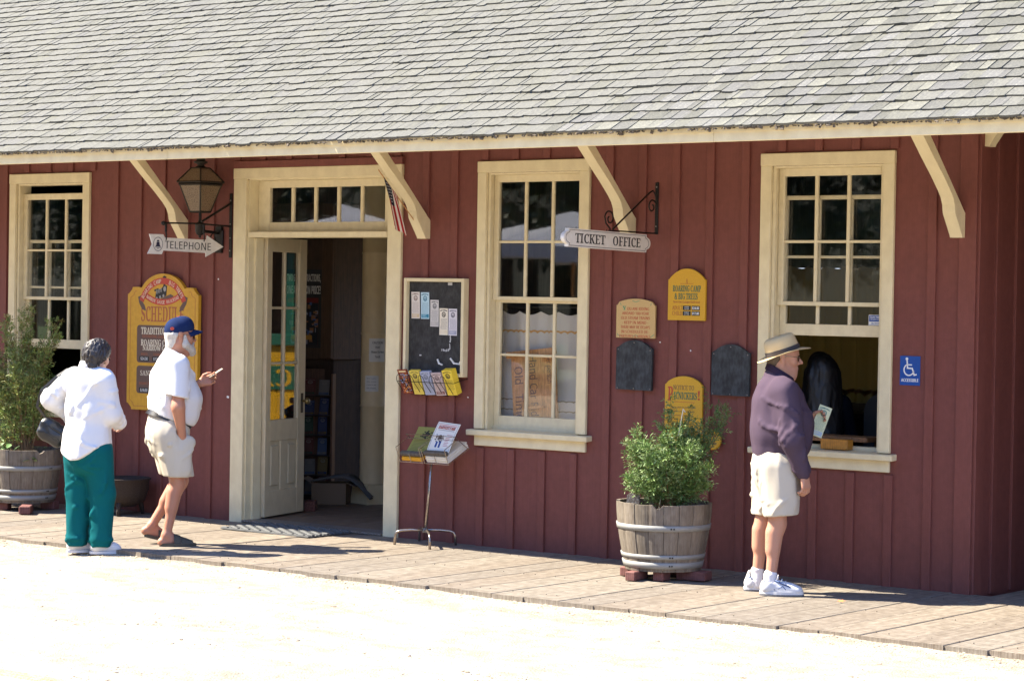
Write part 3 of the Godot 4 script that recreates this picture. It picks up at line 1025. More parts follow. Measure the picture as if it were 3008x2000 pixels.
# one weathered wood shake; local x along the eave, y out of the roof, z down the slope
func shake_shape(st: SurfaceTool, w: float, l: float, th: float, r: RandomNumberGenerator, xf: Transform3D, col = null) -> void:
	var n := 3
	var sag := r.randf_range(-0.25, 1.0) * 0.0045
	var cup := r.randf_range(-0.2, 1.0) * 0.004
	var skew := r.randf_range(-0.004, 0.004)
	var top := []
	var bot := []
	var edge := []
	for i in n + 1:
		var t := float(i) / n
		var x := lerpf(-w / 2, w / 2, t)
		var k := sin(t * PI)
		var dz := sag * k * 1.3 + skew * (t - 0.5) * 2.0 + r.randf_range(-0.0018, 0.0018)
		var lift := cup * (1.0 - k)
		top.append(xf * Vector3(x, th + lift, dz))
		bot.append(xf * Vector3(x, lift * 0.6 - 0.001, dz - 0.001))
		edge.append(xf * Vector3(x, th * 0.25 + 0.001, -l))
	var face: Color = col if col != null else Color(1, 1, 1)
	var butt := face
	var mid: Vector3 = (top[0] + edge[n]) * 0.5 - xf.basis.y * 0.05
	for i in n:
		st.set_color(face)
		quad_o(st, top[i], top[i + 1], edge[i + 1], edge[i], mid)
		st.set_color(butt)
		quad_o(st, top[i], top[i + 1], bot[i + 1], bot[i], edge[i])
	var eb := [xf * Vector3(-w / 2, -0.001, -l), xf * Vector3(w / 2, -0.001, -l)]
	tri_o(st, top[0], bot[0], edge[0], top[n])
	tri_o(st, edge[0], bot[0], eb[0], top[n])
	tri_o(st, top[n], bot[n], edge[n], top[0])
	tri_o(st, edge[n], bot[n], eb[1], top[0])

func make_shingles(roof: Node3D, th: float, ridge: float, xa: float, xb: float) -> void:
	var r := RandomNumberGenerator.new()
	r.seed = 77
	var exposure := 0.1395
	var slope := (EAVE_Z - ridge) / cos(th)
	var b := Basis(Vector3.RIGHT, th)   # local z runs down the slope
	var list := []
	var row := 0
	while row * exposure < slope - 0.1:
		var s := row * exposure   # distance up the slope from the eave tip
		var x := xa + r.randf_range(0.0, 0.1)
		while x < xb - 0.05:
			var w := r.randf_range(0.075, 0.175) if r.randf() < 0.72 else r.randf_range(0.04, 0.08)
			var gap := r.randf_range(0.0015, 0.005) + (r.randf_range(0.004, 0.014) if r.randf() < 0.24 else 0.0)
			var ds := r.randf_range(-0.005, 0.005) + (r.randf_range(-0.020, 0.012) if r.randf() < 0.14 else 0.0)
			var up := -0.058 + s + ds
			var pos := Vector3(x + w / 2, roof_y(EAVE_Z) + 0.010 + sin(th) * up, EAVE_Z - cos(th) * up)
			list.append([pos, w - gap, on_screen(pos), row])
			x += w
		row += 1
	# the 300 that show largest are pieces of their own
	var seen := []
	for i in list.size():
		var q: Vector3 = list[i][2]
		if q.x > -20 and q.x < 3030 and q.y > -25 and q.y < 480: seen.append(i)
	seen.sort_custom(func(a, c): return list[a][2].z < list[c][2].z)
	var own := {}
	for k in mini(300, seen.size()): own[seen[k]] = true
	var variants := {}
	var mass := new_st()
	for i in list.size():
		var e = list[i]
		var roll := r.randf_range(-0.02, 0.02)
		var lift := r.randf_range(-0.008, 0.012) - (r.randf_range(0.01, 0.05) if r.randf() < 0.05 else 0.0)
		var bb := b * Basis(Vector3.RIGHT, -0.045 + lift) * Basis(Vector3.BACK, roll)
		var xf := Transform3D(bb, e[0])
		var thick := r.randf_range(0.0125, 0.0165)
		if own.has(i):
			var wq: int = roundi(e[1] * 250.0)
			var key := "%d_%d" % [wq, r.randi() % 3]
			if not variants.has(key):
				var st := new_st()
				shake_shape(st, wq / 250.0, 0.30, 0.0145, r, Transform3D())
				st.generate_normals()
				variants[key] = st.commit()
			put("shingle", variants[key], M.shake[r.randi() % 7], roof, xf)
		else:
			var k := r.randf_range(0.86, 1.14)
			shake_shape(mass, e[1], 0.30, thick, r, xf, Color(k, k, k * r.randf_range(0.93, 1.06)))
	tag(obj("shingles", mass, M.shake_mass, roof), "", "", "", "stuff")
	# the rear slope is never looked at closely: plain courses
	var back := new_st()
	for k in int(slope / 0.4):
		var s0 := k * 0.4
		var zc := ridge * 2 - EAVE_Z + cos(th) * (s0 + 0.2)
		box(back, Vector3((xa + xb) / 2, roof_y(EAVE_Z) + 0.012 + sin(th) * (s0 + 0.2), zc), Vector3(xb - xa, 0.012, 0.42), Basis(Vector3.RIGHT, -th + 0.02))
	back.generate_normals()
	put("rear_shingle_courses", back.commit(), M.shake[3], roof)
	# frayed ends and moss hanging under the lowest course
	var fr := new_st()
	for k in 900:
		var x := r.randf_range(-18.5, -4.8)
		var z := EAVE_Z + r.randf_range(0.02, 0.052)
		var l := r.randf_range(0.004, 0.014) * (2.0 if r.randf() < 0.05 else 1.0)
		cbox(fr, Vector3(x, roof_y(EAVE_Z) - 0.022 - l * 0.5, z), Vector3(r.randf_range(0.008, 0.035), l, r.randf_range(0.005, 0.012)), 0.0015, Basis.from_euler(Vector3(r.randf_range(-0.5, 0.5), r.randf_range(-0.5, 0.5), r.randf_range(-0.4, 0.4))))
	tag(obj("frayed_shingle_ends", fr, M.fray, roof), "", "", "", "stuff")

# ---------------------------------------------------------------- signs and things on the wall
func arch_board(x0: float, x1: float, y0: float, ys: float, yt: float, inset: float, drop: float) -> PackedVector2Array:
	# square body, small shoulders, arched top
	var p := PackedVector2Array([Vector2(x0, y0), Vector2(x1, y0), Vector2(x1, ys), Vector2(x1 - inset * 0.3, ys), Vector2(x1 - inset, ys + drop)])
	var c := (x0 + x1) / 2
	var hw := (x1 - x0) / 2 - inset
	var rise := yt - ys - drop
	for i in range(1, 12):
		var t := 1.0 - 2.0 * i / 12.0
		p.append(Vector2(c + hw * t, ys + drop + rise * (1.0 - pow(absf(t), 2.1))))
	p.append_array(PackedVector2Array([Vector2(x0 + inset, ys + drop), Vector2(x0 + inset * 0.3, ys), Vector2(x0, ys)]))
	return p

func make_signs() -> void:
	var z := 0.024
	# --- prices
	var o := thing("price_board", "bright orange-yellow arched board of train ticket prices, topmost right of the shuttered window", "sign", Vector3(-9.83, 1.99, z))
	o.set_meta("label", "orange-yellow arched price board listing adult and child fares, higher of the two yellow boards")
	var st := new_st()
	prism(st, arch_board(-0.166, 0.166, -0.16, 0.143, 0.224, 0.027, 0.022), 0.0, 0.018)
	obj("board", st, M.yellow_bright, o)
	st = new_st()
	letters(st, "ROARING CAMP", serif, 0.0, 0.076, 0.25, 0.046, 0.0185)
	letters(st, "& BIG TREES", serif, -0.005, 0.018, 0.205, 0.046, 0.0185)
	obj("heading", st, M.green_paint, o)
	st = new_st()
	letters(st, "Narrow Gauge Railroad", sans_light, 0.0, -0.026, 0.235, 0.022, 0.0185)
	letters(st, "ADULT", sans_light, -0.082, -0.068, 0.088, 0.030, 0.0185)
	letters(st, "CHILD", sans_light, -0.082, -0.108, 0.088, 0.030, 0.0185)
	stroke(st, [Vector2(-0.055, 0.112), Vector2(0.055, 0.113)], 0.003, 0.018, 0.0187)
	stroke(st, [Vector2(-0.006, 0.116), Vector2(0.0, 0.148), Vector2(0.006, 0.116)], 0.003, 0.018, 0.0187)
	obj("lettering", st, M.rust_letter, o)
	for k in 4:
		st = new_st()
		var cx: float = [0.003, 0.083][k % 2]
		var cy: float = [-0.068, -0.108][k / 2]
		bx(st, Vector3(cx - 0.034, cy - 0.016, 0.018), Vector3(cx + 0.036, cy + 0.016, 0.020))
		var pl := obj("price_plate", st, M.black_paint, o)
		st = new_st()
		if k % 2:
			letters(st, "$24.00" if k == 1 else "$17.00", sans, cx, cy, 0.06, 0.022, 0.0203)
		else:
			letters(st, "AGES", sans_light, cx, cy + 0.007, 0.038, 0.009, 0.0203)
			letters(st, "13 UP" if k == 0 else "3-12", sans_light, cx, cy - 0.007, 0.04, 0.009, 0.0203)
		obj("price", st, M.white_paint, pl)
	# --- steam trains
	o = thing("notice_board", "tan arched notice about old steam trains with red lettering, above a blank slate", "sign", Vector3(-10.29, 1.81, z))
	st = new_st()
	prism(st, arch_board(-0.178, 0.178, -0.122, 0.124, 0.174, 0.028, 0.026), 0.0, 0.016)
	obj("board", st, M.tan_sign, o)
	st = new_st()
	var lines := [["OU ARE RIDING", 0.20, 0.022], ["ABOARD 100-YEAR", 0.245, -0.002], ["OLD STEAM TRAINS", 0.265, -0.002], ["- KEEP IN MIND -", 0.24, -0.004], ["THERE MAY BE DELAYS", 0.27, -0.002], ["IN SCHEDULED DE-", 0.255, -0.004], ["PARTURES & ARRIVALS", 0.285, -0.004]]
	for k in 7: letters(st, lines[k][0], sans_light, lines[k][2], 0.098 - 0.0345 * k, lines[k][1], 0.022, 0.0165)
	obj("lettering", st, M.red_paint, o)
	st = new_st()
	letters(st, "Y", serif, -0.105, 0.103, 0.033, 0.030, 0.0165)
	for s in [-1, 1]:
		stroke(st, [Vector2(s * 0.168, -0.094), Vector2(s * 0.152, -0.106), Vector2(s * 0.14, -0.112)], 0.004, 0.016, 0.0167)
		stroke(st, [Vector2(s * 0.004, -0.100), Vector2(s * 0.022, -0.111)], 0.004, 0.016, 0.0167)
		stroke(st, [Vector2(s * 0.003, 0.15), Vector2(s * 0.03, 0.158)], 0.004, 0.016, 0.0167)
		stroke(st, [Vector2(s * 0.142, 0.14), Vector2(s * 0.136, 0.125)], 0.004, 0.016, 0.0167)
	obj("green_ornament", st, M.mint_paint, o)
	# --- two blank slates
	for k in 2:
		o = thing("blank_slate", ["blank black arched slate hanging under the tan notice board", "blank black arched slate beside the straw-hatted man and the ticket window"][k], "slate board", [Vector3(-10.296, 1.455, z), Vector3(-9.433, 1.445, z)][k], 0.0, "blank arched slates on the wall")
		st = new_st()
		prism(st, arch_board(-0.165, 0.165, -0.16, 0.158, 0.217, 0.03, 0.012), 0.0, 0.02, Transform3D(Basis(Vector3.BACK, [-0.012, -0.004][k]), Vector3.ZERO))
		obj("board", st, M.slate, o)
		st = new_st()
		for q in [[-0.145, 0.145], [0.148, 0.143], [-0.15, -0.148], [0.15, -0.15], [0.0, 0.198], [0.0, -0.15]]:
			lathe(st, [Vector2(0.006, 0.0), Vector2(0.005, 0.003), Vector2(0, 0.004)], 8, Transform3D(Basis(Vector3.RIGHT, PI / 2), Vector3(q[0], q[1], 0.0195)))
		tag(obj("screw_heads", st, M.steel, o), "", "", "", "stuff")
	# --- picnickers
	o = thing("picnic_notice", "orange-yellow arched notice to picnickers, half hidden by the potted shrub", "sign", Vector3(-9.842, 1.17, z))
	st = new_st()
	prism(st, arch_board(-0.166, 0.166, -0.24, 0.183, 0.245, 0.027, 0.021), 0.0, 0.018)
	obj("board", st, M.yellow_bright, o)
	st = new_st()
	letters(st, "NOTICE TO", serif_light, 0.0, 0.160, 0.185, 0.034, 0.0185)
	var small := ["If you plan to picnic here", "please carry out all trash", "and keep the tables clean", "so that the next party", "may enjoy the meadow", "thank you"]
	for k in 6: letters(st, small[k], sans_light, 0.0, 0.012 - 0.030 * k, 0.22 - 0.02 * (k % 3), 0.014, 0.0185)
	obj("lettering", st, M.brown_paint, o)
	st = new_st()
	letters(st, "ICNICKERS", serif, 0.018, 0.099, 0.205, 0.052, 0.0185)
	obj("heading", st, M.green_paint, o)
	st = new_st()
	letters(st, "P", serif, -0.118, 0.112, 0.045, 0.105, 0.0187)
	letters(st, "!", serif, 0.137, 0.105, 0.018, 0.07, 0.0187)
	stroke(st, [Vector2(-0.10, 0.052), Vector2(0.10, 0.052)], 0.003, 0.018, 0.0186)
	obj("red_initial", st, M.red_paint, o)
	# a round yellow plaque low behind the shrub
	o = thing("round_plaque", "small round yellow plaque on the wall peeping out beside the potted shrub", "plaque", Vector3(-9.585, 0.955, z))
	st = new_st()
	lathe(st, [Vector2(0, 0), Vector2(0.075, 0), Vector2(0.075, 0.012), Vector2(0.07, 0.016), Vector2(0, 0.016)], 24, Transform3D(Basis(Vector3.RIGHT, PI / 2), Vector3.ZERO))
	obj("disc", st, M.yellow_bright, o)
	st = new_st()
	for k in 3: letters(st, ["PLEASE", "NO", "SMOKING"][k], sans, 0, 0.028 - 0.028 * k, 0.08 - 0.02 * (k % 2), 0.018, 0.0165)
	obj("lettering", st, M.brown_paint, o)
	# --- accessible
	o = thing("accessible_sign", "blue accessible sign with a white wheelchair figure at the right end of the wall", "sign", Vector3(-7.976, 1.516, 0.003))
	st = new_st()
	cbx(st, Vector3(-0.079, -0.102, 0), Vector3(0.079, 0.102, 0.004), 0.001)
	obj("plate", st, M.blue_sign, o)
	st = new_st()
	letters(st, "ACCESSIBLE", sans, 0.0, -0.066, 0.134, 0.022, 0.0045)
	prism(st, arc(Vector2(-0.025, 0.082), 0.0105, 0.0105, 0, 345, 14), 0.004, 0.005)
	prism(st, band(Vector2(-0.008, 0.006), 0.034, 0.043, 105, 350, 16), 0.004, 0.005)
	stroke(st, [Vector2(-0.023, 0.068), Vector2(-0.019, 0.018), Vector2(0.018, 0.016), Vector2(0.034, -0.030), Vector2(0.048, -0.026)], 0.010, 0.004, 0.005)
	stroke(st, [Vector2(-0.022, 0.042), Vector2(0.012, 0.041)], 0.008, 0.004, 0.0049)
	obj("wheelchair_figure", st, M.white_paint, o)
	make_schedule()
	make_case()
	make_blade_signs()
	# sticker on the raised sash
	o = thing("security_sticker", "blue and white security company sticker on the raised ticket window pane", "sticker", Vector3(-8.312, 1.855, -0.112))
	st = new_st()
	bx(st, Vector3(-0.065, -0.043, 0), Vector3(0.065, 0.043, 0.001))
	obj("backing", st, M.white_paint, o)
	st = new_st()
	bx(st, Vector3(-0.061, -0.004, 0.001), Vector3(0.061, 0.039, 0.0014))
	bx(st, Vector3(-0.061, -0.039, 0.001), Vector3(0.061, -0.029, 0.0014))
	obj("blue_print", st, M.blue_sign, o)
	st = new_st()
	letters(st, "SILENT PARTNER", sans, 0, 0.027, 0.108, 0.013, 0.0016)
	letters(st, "SECURITY SYSTEMS", sans, 0, 0.011, 0.10, 0.008, 0.0016)
	obj("lettering", st, M.white_paint, o)
	st = new_st()
	letters(st, "CALL FOR SERVICE", sans, 0, -0.016, 0.09, 0.010, 0.0014)
	obj("small_lettering", st, M.blue_sign, o)

func make_schedule() -> void:
	var o := thing("schedule_board", "large yellow train schedule board with brown panels behind the man in the cap", "sign", Vector3(-15.392, 1.50, 0.022))
	var hw := 0.448
	var p := PackedVector2Array([Vector2(-hw + 0.062, -0.582), Vector2(hw - 0.062, -0.582), Vector2(hw - 0.058, -0.562), Vector2(hw - 0.02, -0.528), Vector2(hw, -0.520), Vector2(hw, 0.448), Vector2(hw - 0.018, 0.456), Vector2(hw - 0.055, 0.492), Vector2(hw - 0.062, 0.512), Vector2(hw - 0.14, 0.514)])
	p.append_array(arc(Vector2(0, 0.39), 0.31, 0.245, 28, 152, 18))
	p.append_array(PackedVector2Array([Vector2(-hw + 0.14, 0.514), Vector2(-hw + 0.062, 0.512), Vector2(-hw + 0.055, 0.492), Vector2(-hw + 0.018, 0.456), Vector2(-hw, 0.448), Vector2(-hw, -0.520), Vector2(-hw + 0.02, -0.528), Vector2(-hw + 0.058, -0.562)]))
	var st := new_st()
	prism(st, p, 0.0, 0.035)
	obj("board", st, M.yellow_sign, o)
	var f := 0.0352
	st = new_st()
	var q := []
	for v in p: q.append(Vector2(v.x * 0.925, v.y * 0.945 - 0.004))
	var line := []
	for k in q.size():
		if q[k].y < 0.49: line.append(q[k])
	for side in [-1, 1]:
		stroke(st, [Vector2(side * 0.33, 0.475), Vector2(side * 0.355, 0.475), Vector2(side * 0.37, 0.44), Vector2(side * 0.41, 0.42), Vector2(side * 0.41, -0.495), Vector2(side * 0.37, -0.52), Vector2(side * 0.355, -0.55), Vector2(0, -0.551)], 0.004, f, f + 0.0006)
	obj("border_line", st, M.rust_letter, o)
	for r in [[-0.160, 0.175], [-0.435, -0.188]]:
		st = new_st()
		prism(st, round_rect(-0.322, r[0], 0.322, r[1], 0.03), f - 0.001, f + 0.001)
		obj("panel", st, M.brown_paint, o)
	st = new_st()
	letters(st, "SCHEDULE", serif, 0.0, 0.275, 0.545, 0.135, f)
	obj("heading", st, M.rust_letter, o)
	st = new_st()
	prism(st, band(Vector2(0, 0.28), 0.262, 0.318, 22, 158, 20), f, f + 0.0012)
	prism(st, band(Vector2(0, 0.80), 0.392, 0.447, 238, 302, 16), f, f + 0.0012)
	var ban := obj("banner", st, M.red_paint, o)
	st = new_st()
	letters_arc(st, "ROARING CAMP", sans_light, Vector2(0, 0.28), 0.289, 152, 94, 0.036, 0.021, f + 0.0014)
	letters_arc(st, "BIG TREES", sans_light, Vector2(0, 0.28), 0.289, 74, 30, 0.036, 0.021, f + 0.0014)
	letters_arc(st, "NARROW GAUGE RAILROAD", sans_light, Vector2(0, 0.80), 0.419, 241, 299, 0.030, 0.017, f + 0.0014, Transform3D(), true)
	obj("banner_lettering", st, M.cream_letter, ban)
	for s in [-1, 1]:
		st = new_st()
		prism(st, PackedVector2Array([Vector2(s * 0.30, 0.37), Vector2(s * 0.315, 0.425), Vector2(s * 0.275, 0.44), Vector2(s * 0.27, 0.40), Vector2(s * 0.225, 0.345), Vector2(s * 0.21, 0.30), Vector2(s * 0.26, 0.315)]), f, f + 0.0008)
		obj("banner_fold", st, M.brown_paint, o)
	# small picture of a locomotive on a trestle
	st = new_st()
	prism(st, PackedVector2Array([Vector2(-0.06, 0.375), Vector2(0.13, 0.375), Vector2(0.135, 0.44), Vector2(0.10, 0.455), Vector2(0.02, 0.43), Vector2(-0.05, 0.40)]), f, f + 0.0005)
	obj("trestle_picture", st, M.brown_paint, o)
	st = new_st()
	var e := f + 0.0008
	prism(st, PackedVector2Array([Vector2(-0.10, 0.39), Vector2(0.045, 0.44), Vector2(0.055, 0.53), Vector2(0.005, 0.525), Vector2(-0.02, 0.50), Vector2(-0.085, 0.48)]), f, e)
	prism(st, PackedVector2Array([Vector2(0.005, 0.52), Vector2(0.035, 0.525), Vector2(0.03, 0.57), Vector2(0.045, 0.605), Vector2(0.02, 0.617), Vector2(-0.004, 0.605), Vector2(0.01, 0.57)]), f, e)
	prism(st, PackedVector2Array([Vector2(-0.105, 0.475), Vector2(-0.055, 0.49), Vector2(-0.055, 0.505), Vector2(-0.11, 0.49)]), f, e)
	var loco := obj("locomotive_picture", st, M.black_paint, o)
	st = new_st()
	prism(st, arc(Vector2(0.025, 0.50), 0.018, 0.024, 0, 340, 12), e, e + 0.0003)
	for k in 3: prism(st, arc(Vector2(-0.075 + 0.042 * k, 0.415 + 0.012 * k), 0.012, 0.014, 0, 340, 9), e, e + 0.0003)
	for k in 3: bx(st, Vector3(-0.08 + 0.026 * k, 0.455 + 0.008 * k, e), Vector3(-0.068 + 0.026 * k, 0.492 + 0.008 * k, e + 0.0003))
	prism(st, PackedVector2Array([Vector2(-0.15, 0.375), Vector2(-0.10, 0.37), Vector2(-0.09, 0.39), Vector2(-0.115, 0.42)]), f, e)
	obj("picture_highlights", st, M.grey_paint, loco)
	st = new_st()
	var g := f + 0.0012
	letters(st, "TRADITIONAL", serif, -0.07, 0.125, 0.40, 0.060, g)
	letters(st, "ROARING CAMP", serif, -0.055, 0.020, 0.43, 0.054, g)
	letters(st, "NARROW GAUGE", serif, -0.035, -0.028, 0.42, 0.044, g)
	letters(st, "SANTA", serif_light, -0.18, -0.252, 0.185, 0.045, g)
	obj("panel_lettering", st, M.cream_letter, o)
	st = new_st()
	letters(st, "DEPARTING DAILY", sans_light, -0.10, 0.076, 0.30, 0.024, g)
	letters(st, "ADULTS", sans_light, -0.225, -0.083, 0.085, 0.018, g)
	letters(st, "CHILDREN", sans_light, -0.06, -0.083, 0.10, 0.018, g)
	letters(st, "ROUND TRIP", sans_light, -0.20, -0.345, 0.17, 0.022, g)
	obj("small_lettering", st, M.rust_letter, o)
	for c in [[-0.225, -0.125], [-0.06, -0.125], [-0.225, -0.405]]:
		st = new_st()
		bx(st, Vector3(c[0] - 0.062, c[1] - 0.022, g - 0.0008), Vector3(c[0] + 0.062, c[1] + 0.022, g + 0.0006))
		var pl := obj("price_plate", st, M.black_paint, o)
		st = new_st()
		letters(st, "$24.00" if c[0] < -0.1 else "$17.00", sans_light, c[0], c[1], 0.09, 0.03, g + 0.0007)
		obj("price", st, M.white_paint, pl)

func make_case() -> void:
	var o := thing("notice_case", "shallow cream-framed notice case with a black back beside the doorway", "notice case", Vector3(-12.26, 1.7275, 0.0))
	var w := 0.315
	var h := 0.394
	var st := new_st()
	cbx(st, Vector3(-w, -h, 0), Vector3(-w + 0.028, h, 0.068), 0.003)
	cbx(st, Vector3(w - 0.028, -h, 0), Vector3(w, h, 0.068), 0.003)
	cbx(st, Vector3(-w + 0.028, h - 0.028, 0), Vector3(w - 0.028, h, 0.067), 0.003)
	cbx(st, Vector3(-w + 0.028, -h, 0), Vector3(w - 0.028, -h + 0.028, 0.067), 0.003)
	obj("case_frame", st, M.cream, o)
	st = new_st()
	bx(st, Vector3(-w + 0.028, -h + 0.028, 0.02), Vector3(w - 0.028, h - 0.028, 0.026))
	obj("back_panel", st, M.blackboard, o)
	st = new_st()
	var r := RandomNumberGenerator.new()
	r.seed = 9
	var pts := [Vector2(0.15, -0.06), Vector2(0.152, -0.10), Vector2(0.145, -0.14), Vector2(0.15, -0.165), Vector2(0.135, -0.18), Vector2(0.10, -0.186), Vector2(0.06, -0.182)]
	for k in pts.size() - 1:
		for j in 3:
			var c: Vector2 = pts[k].lerp(pts[k + 1], (j + r.randf()) / 3.0)
			bx(st, Vector3(c.x - r.randf_range(0.002, 0.008), c.y - r.randf_range(0.004, 0.013), 0.026), Vector3(c.x + r.randf_range(0.002, 0.007), c.y + r.randf_range(0.004, 0.012), 0.0268 + 0.0001 * j))
	for c in [[-0.19, 0.085, 0.02], [-0.21, 0.078, 0.012], [-0.12, 0.275, 0.006], [0.14, 0.35, 0.022], [-0.16, -0.23, 0.01]]:
		bx(st, Vector3(c[0] - c[2], c[1] - c[2] * 0.5, 0.026), Vector3(c[0] + c[2], c[1] + c[2] * 0.5, 0.0274))
	tag(obj("torn_tape", st, M.chalk, o), "", "", "", "stuff")
	st = new_st()
	stroke(st, [Vector2(0.03, -0.262), Vector2(0.045, -0.29), Vector2(0.075, -0.30)], 0.012, 0.03, 0.04)
	stroke(st, [Vector2(0.165, -0.25), Vector2(0.20, -0.285), Vector2(0.255, -0.29), Vector2(0.265, -0.275)], 0.012, 0.03, 0.04)
	obj("fallen_tape", st, M.white_paint, o)
	var papers := [
		[Color(0.86, 0.83, 0.80), Color(0.45, 0.36, 0.33), Color(0.80, 0.72, 0.58), "white leaflet with a brown crossed emblem, pinned at the left of the notice case", -12.476, 1.902, 0.006],
		[Color(0.72, 0.83, 0.88), Color(0.18, 0.40, 0.50), Color(0.16, 0.50, 0.62), "pale blue leaflet with a teal foot in the notice case", -12.376, 1.900, 0.004],
		[Color(0.80, 0.79, 0.78), Color(0.32, 0.32, 0.34), Color(0.70, 0.69, 0.68), "grey leaflet pinned in the middle of the five in the notice case", -12.277, 1.840, -0.012],
		[Color(0.90, 0.87, 0.80), Color(0.16, 0.14, 0.12), Color(0.86, 0.82, 0.72), "cream leaflet with a round black emblem, low in the notice case", -12.180, 1.774, -0.01],
		[Color(0.84, 0.83, 0.86), Color(0.30, 0.30, 0.36), Color(0.60, 0.62, 0.72), "pale lilac leaflet with a grey foot, rightmost in the notice case", -12.085, 1.772, -0.012]]
	for k in 5:
		var a = papers[k]
		var t := thing("leaflet", a[3], "leaflet", Vector3(a[4], a[5] - 0.108, 0.0275), 0.0, "leaflets pinned in the notice case")
		var m := put("sheet", card(0.088, 0.215, 0.0008, 0.006, 4), uvmat(print_tex(a[0], a[1], a[2], 100 + k)), t)
		m.rotation.z = a[6]
	# wire rack of brochures below the case
	var rk := thing("wire_brochure_rack", "black wire rack fixed under the notice case holding five brochure stacks", "rack", Vector3(-12.26, 1.18, 0.0))
	var tilt := 0.36
	st = new_st()
	tube(st, [Vector3(-0.29, 0.105, 0.02), Vector3(-0.29, 0.105, 0.155), Vector3(0.30, 0.105, 0.155), Vector3(0.315, 0.13, 0.07), Vector3(0.315, 0.14, 0.0)], 0.0028, 5)
	obj("rail", st, M.iron, rk)
	for k in 5:
		st = new_st()
		var cx := -0.243 + 0.114 * k
		var lp := []
		for j in 13:
			var t := PI * j / 12.0
			lp.append(Vector3(cx - 0.032 * cos(t) - 0.028, 0.105 + 0.055 * sin(t) if j > 0 and j < 12 else 0.105, 0.16 + 0.02 * sin(t)))
		var full := [Vector3(cx - 0.032, -0.002, 0.075)]
		full.append_array(lp.map(func(v): return v + Vector3(0.028 * 0.4, 0, 0)))
		full.append(Vector3(cx + 0.032, -0.002, 0.075))
		full.append_array([Vector3(cx + 0.032, -0.004, 0.0)])
		tube(st, full, 0.0026, 5)
		obj("wire_loop", st, M.iron, rk)
	var br := [
		[Color(0.5, 0.2, 0.1), Color(0.2, 0.1, 0.05), Color(0.4, 0.2, 0.1), "brown picture brochure at the left end of the wire rack", 0.012, 0.0],
		[Color(0.90, 0.80, 0.34), Color(0.14, 0.12, 0.08), Color(0.88, 0.78, 0.34), "yellow brochure stack, second from the left in the wire rack", 0.028, 0.0],
		[Color(0.68, 0.70, 0.78), Color(0.34, 0.35, 0.40), Color(0.62, 0.64, 0.72), "blue-grey brochure stack in the middle of the wire rack", 0.030, 0.0],
		[Color(0.80, 0.72, 0.70), Color(0.34, 0.25, 0.24), Color(0.52, 0.34, 0.32), "pinkish brochure stack between the blue-grey and the thick yellow ones", 0.016, 0.0],
		[Color(0.94, 0.82, 0.26), Color(0.14, 0.12, 0.08), Color(0.92, 0.80, 0.26), "thick yellow brochure stack at the right end of the wire rack", 0.062, 0.0]]
	for k in 5:
		var a = br[k]
		var t := thing("brochure_stack", a[3], "brochures", Vector3(-12.26 - 0.228 + 0.116 * k, 1.183 + (0.006 if k == 4 else 0.0), 0.088), 0.0, "brochure stacks in the wire rack")
		t.rotation = Vector3(tilt, 0.0, [0.07, 0.02, 0.05, 0.06, 0.05][k])
		var m := uvmat(print_tex(a[0], a[1], a[2], 200 + k, k == 0))
		put("front_brochure", card(0.10, 0.212 - 0.006 * k * (1 if k < 4 else 0), 0.0015), m, t)
		var n := int(a[4] / 0.004)
		st = new_st()
		for j in n:
			var e := 0.0016 * ((j * 7) % 3)
			bx(st, Vector3(-0.05 + e, 0.0, -0.0018 - a[4] * (j + 1) / n + 0.0006), Vector3(0.05 - e * 0.5, 0.211 - 0.006 * k * (1 if k < 4 else 0) - e, -0.0018 - a[4] * j / n))
		var pm := mat(pow(a[0].r, 2.2), pow(a[0].g, 2.2), pow(a[0].b, 2.2), 0.85)
		tag(obj("stacked_brochures", st, pm, t), "", "", "", "stuff")

func spiral(c: Vector3, r0: float, r1: float, a0: float, a1: float, n: int) -> Array:
	# in the plane across the wall (z, y)
	var o := []
	for i in n + 1:
		var t := float(i) / n
		var a := deg_to_rad(lerpf(a0, a1, t))
		o.append(c + Vector3(0, sin(a), cos(a)) * lerpf(r0, r1, t))
	return o

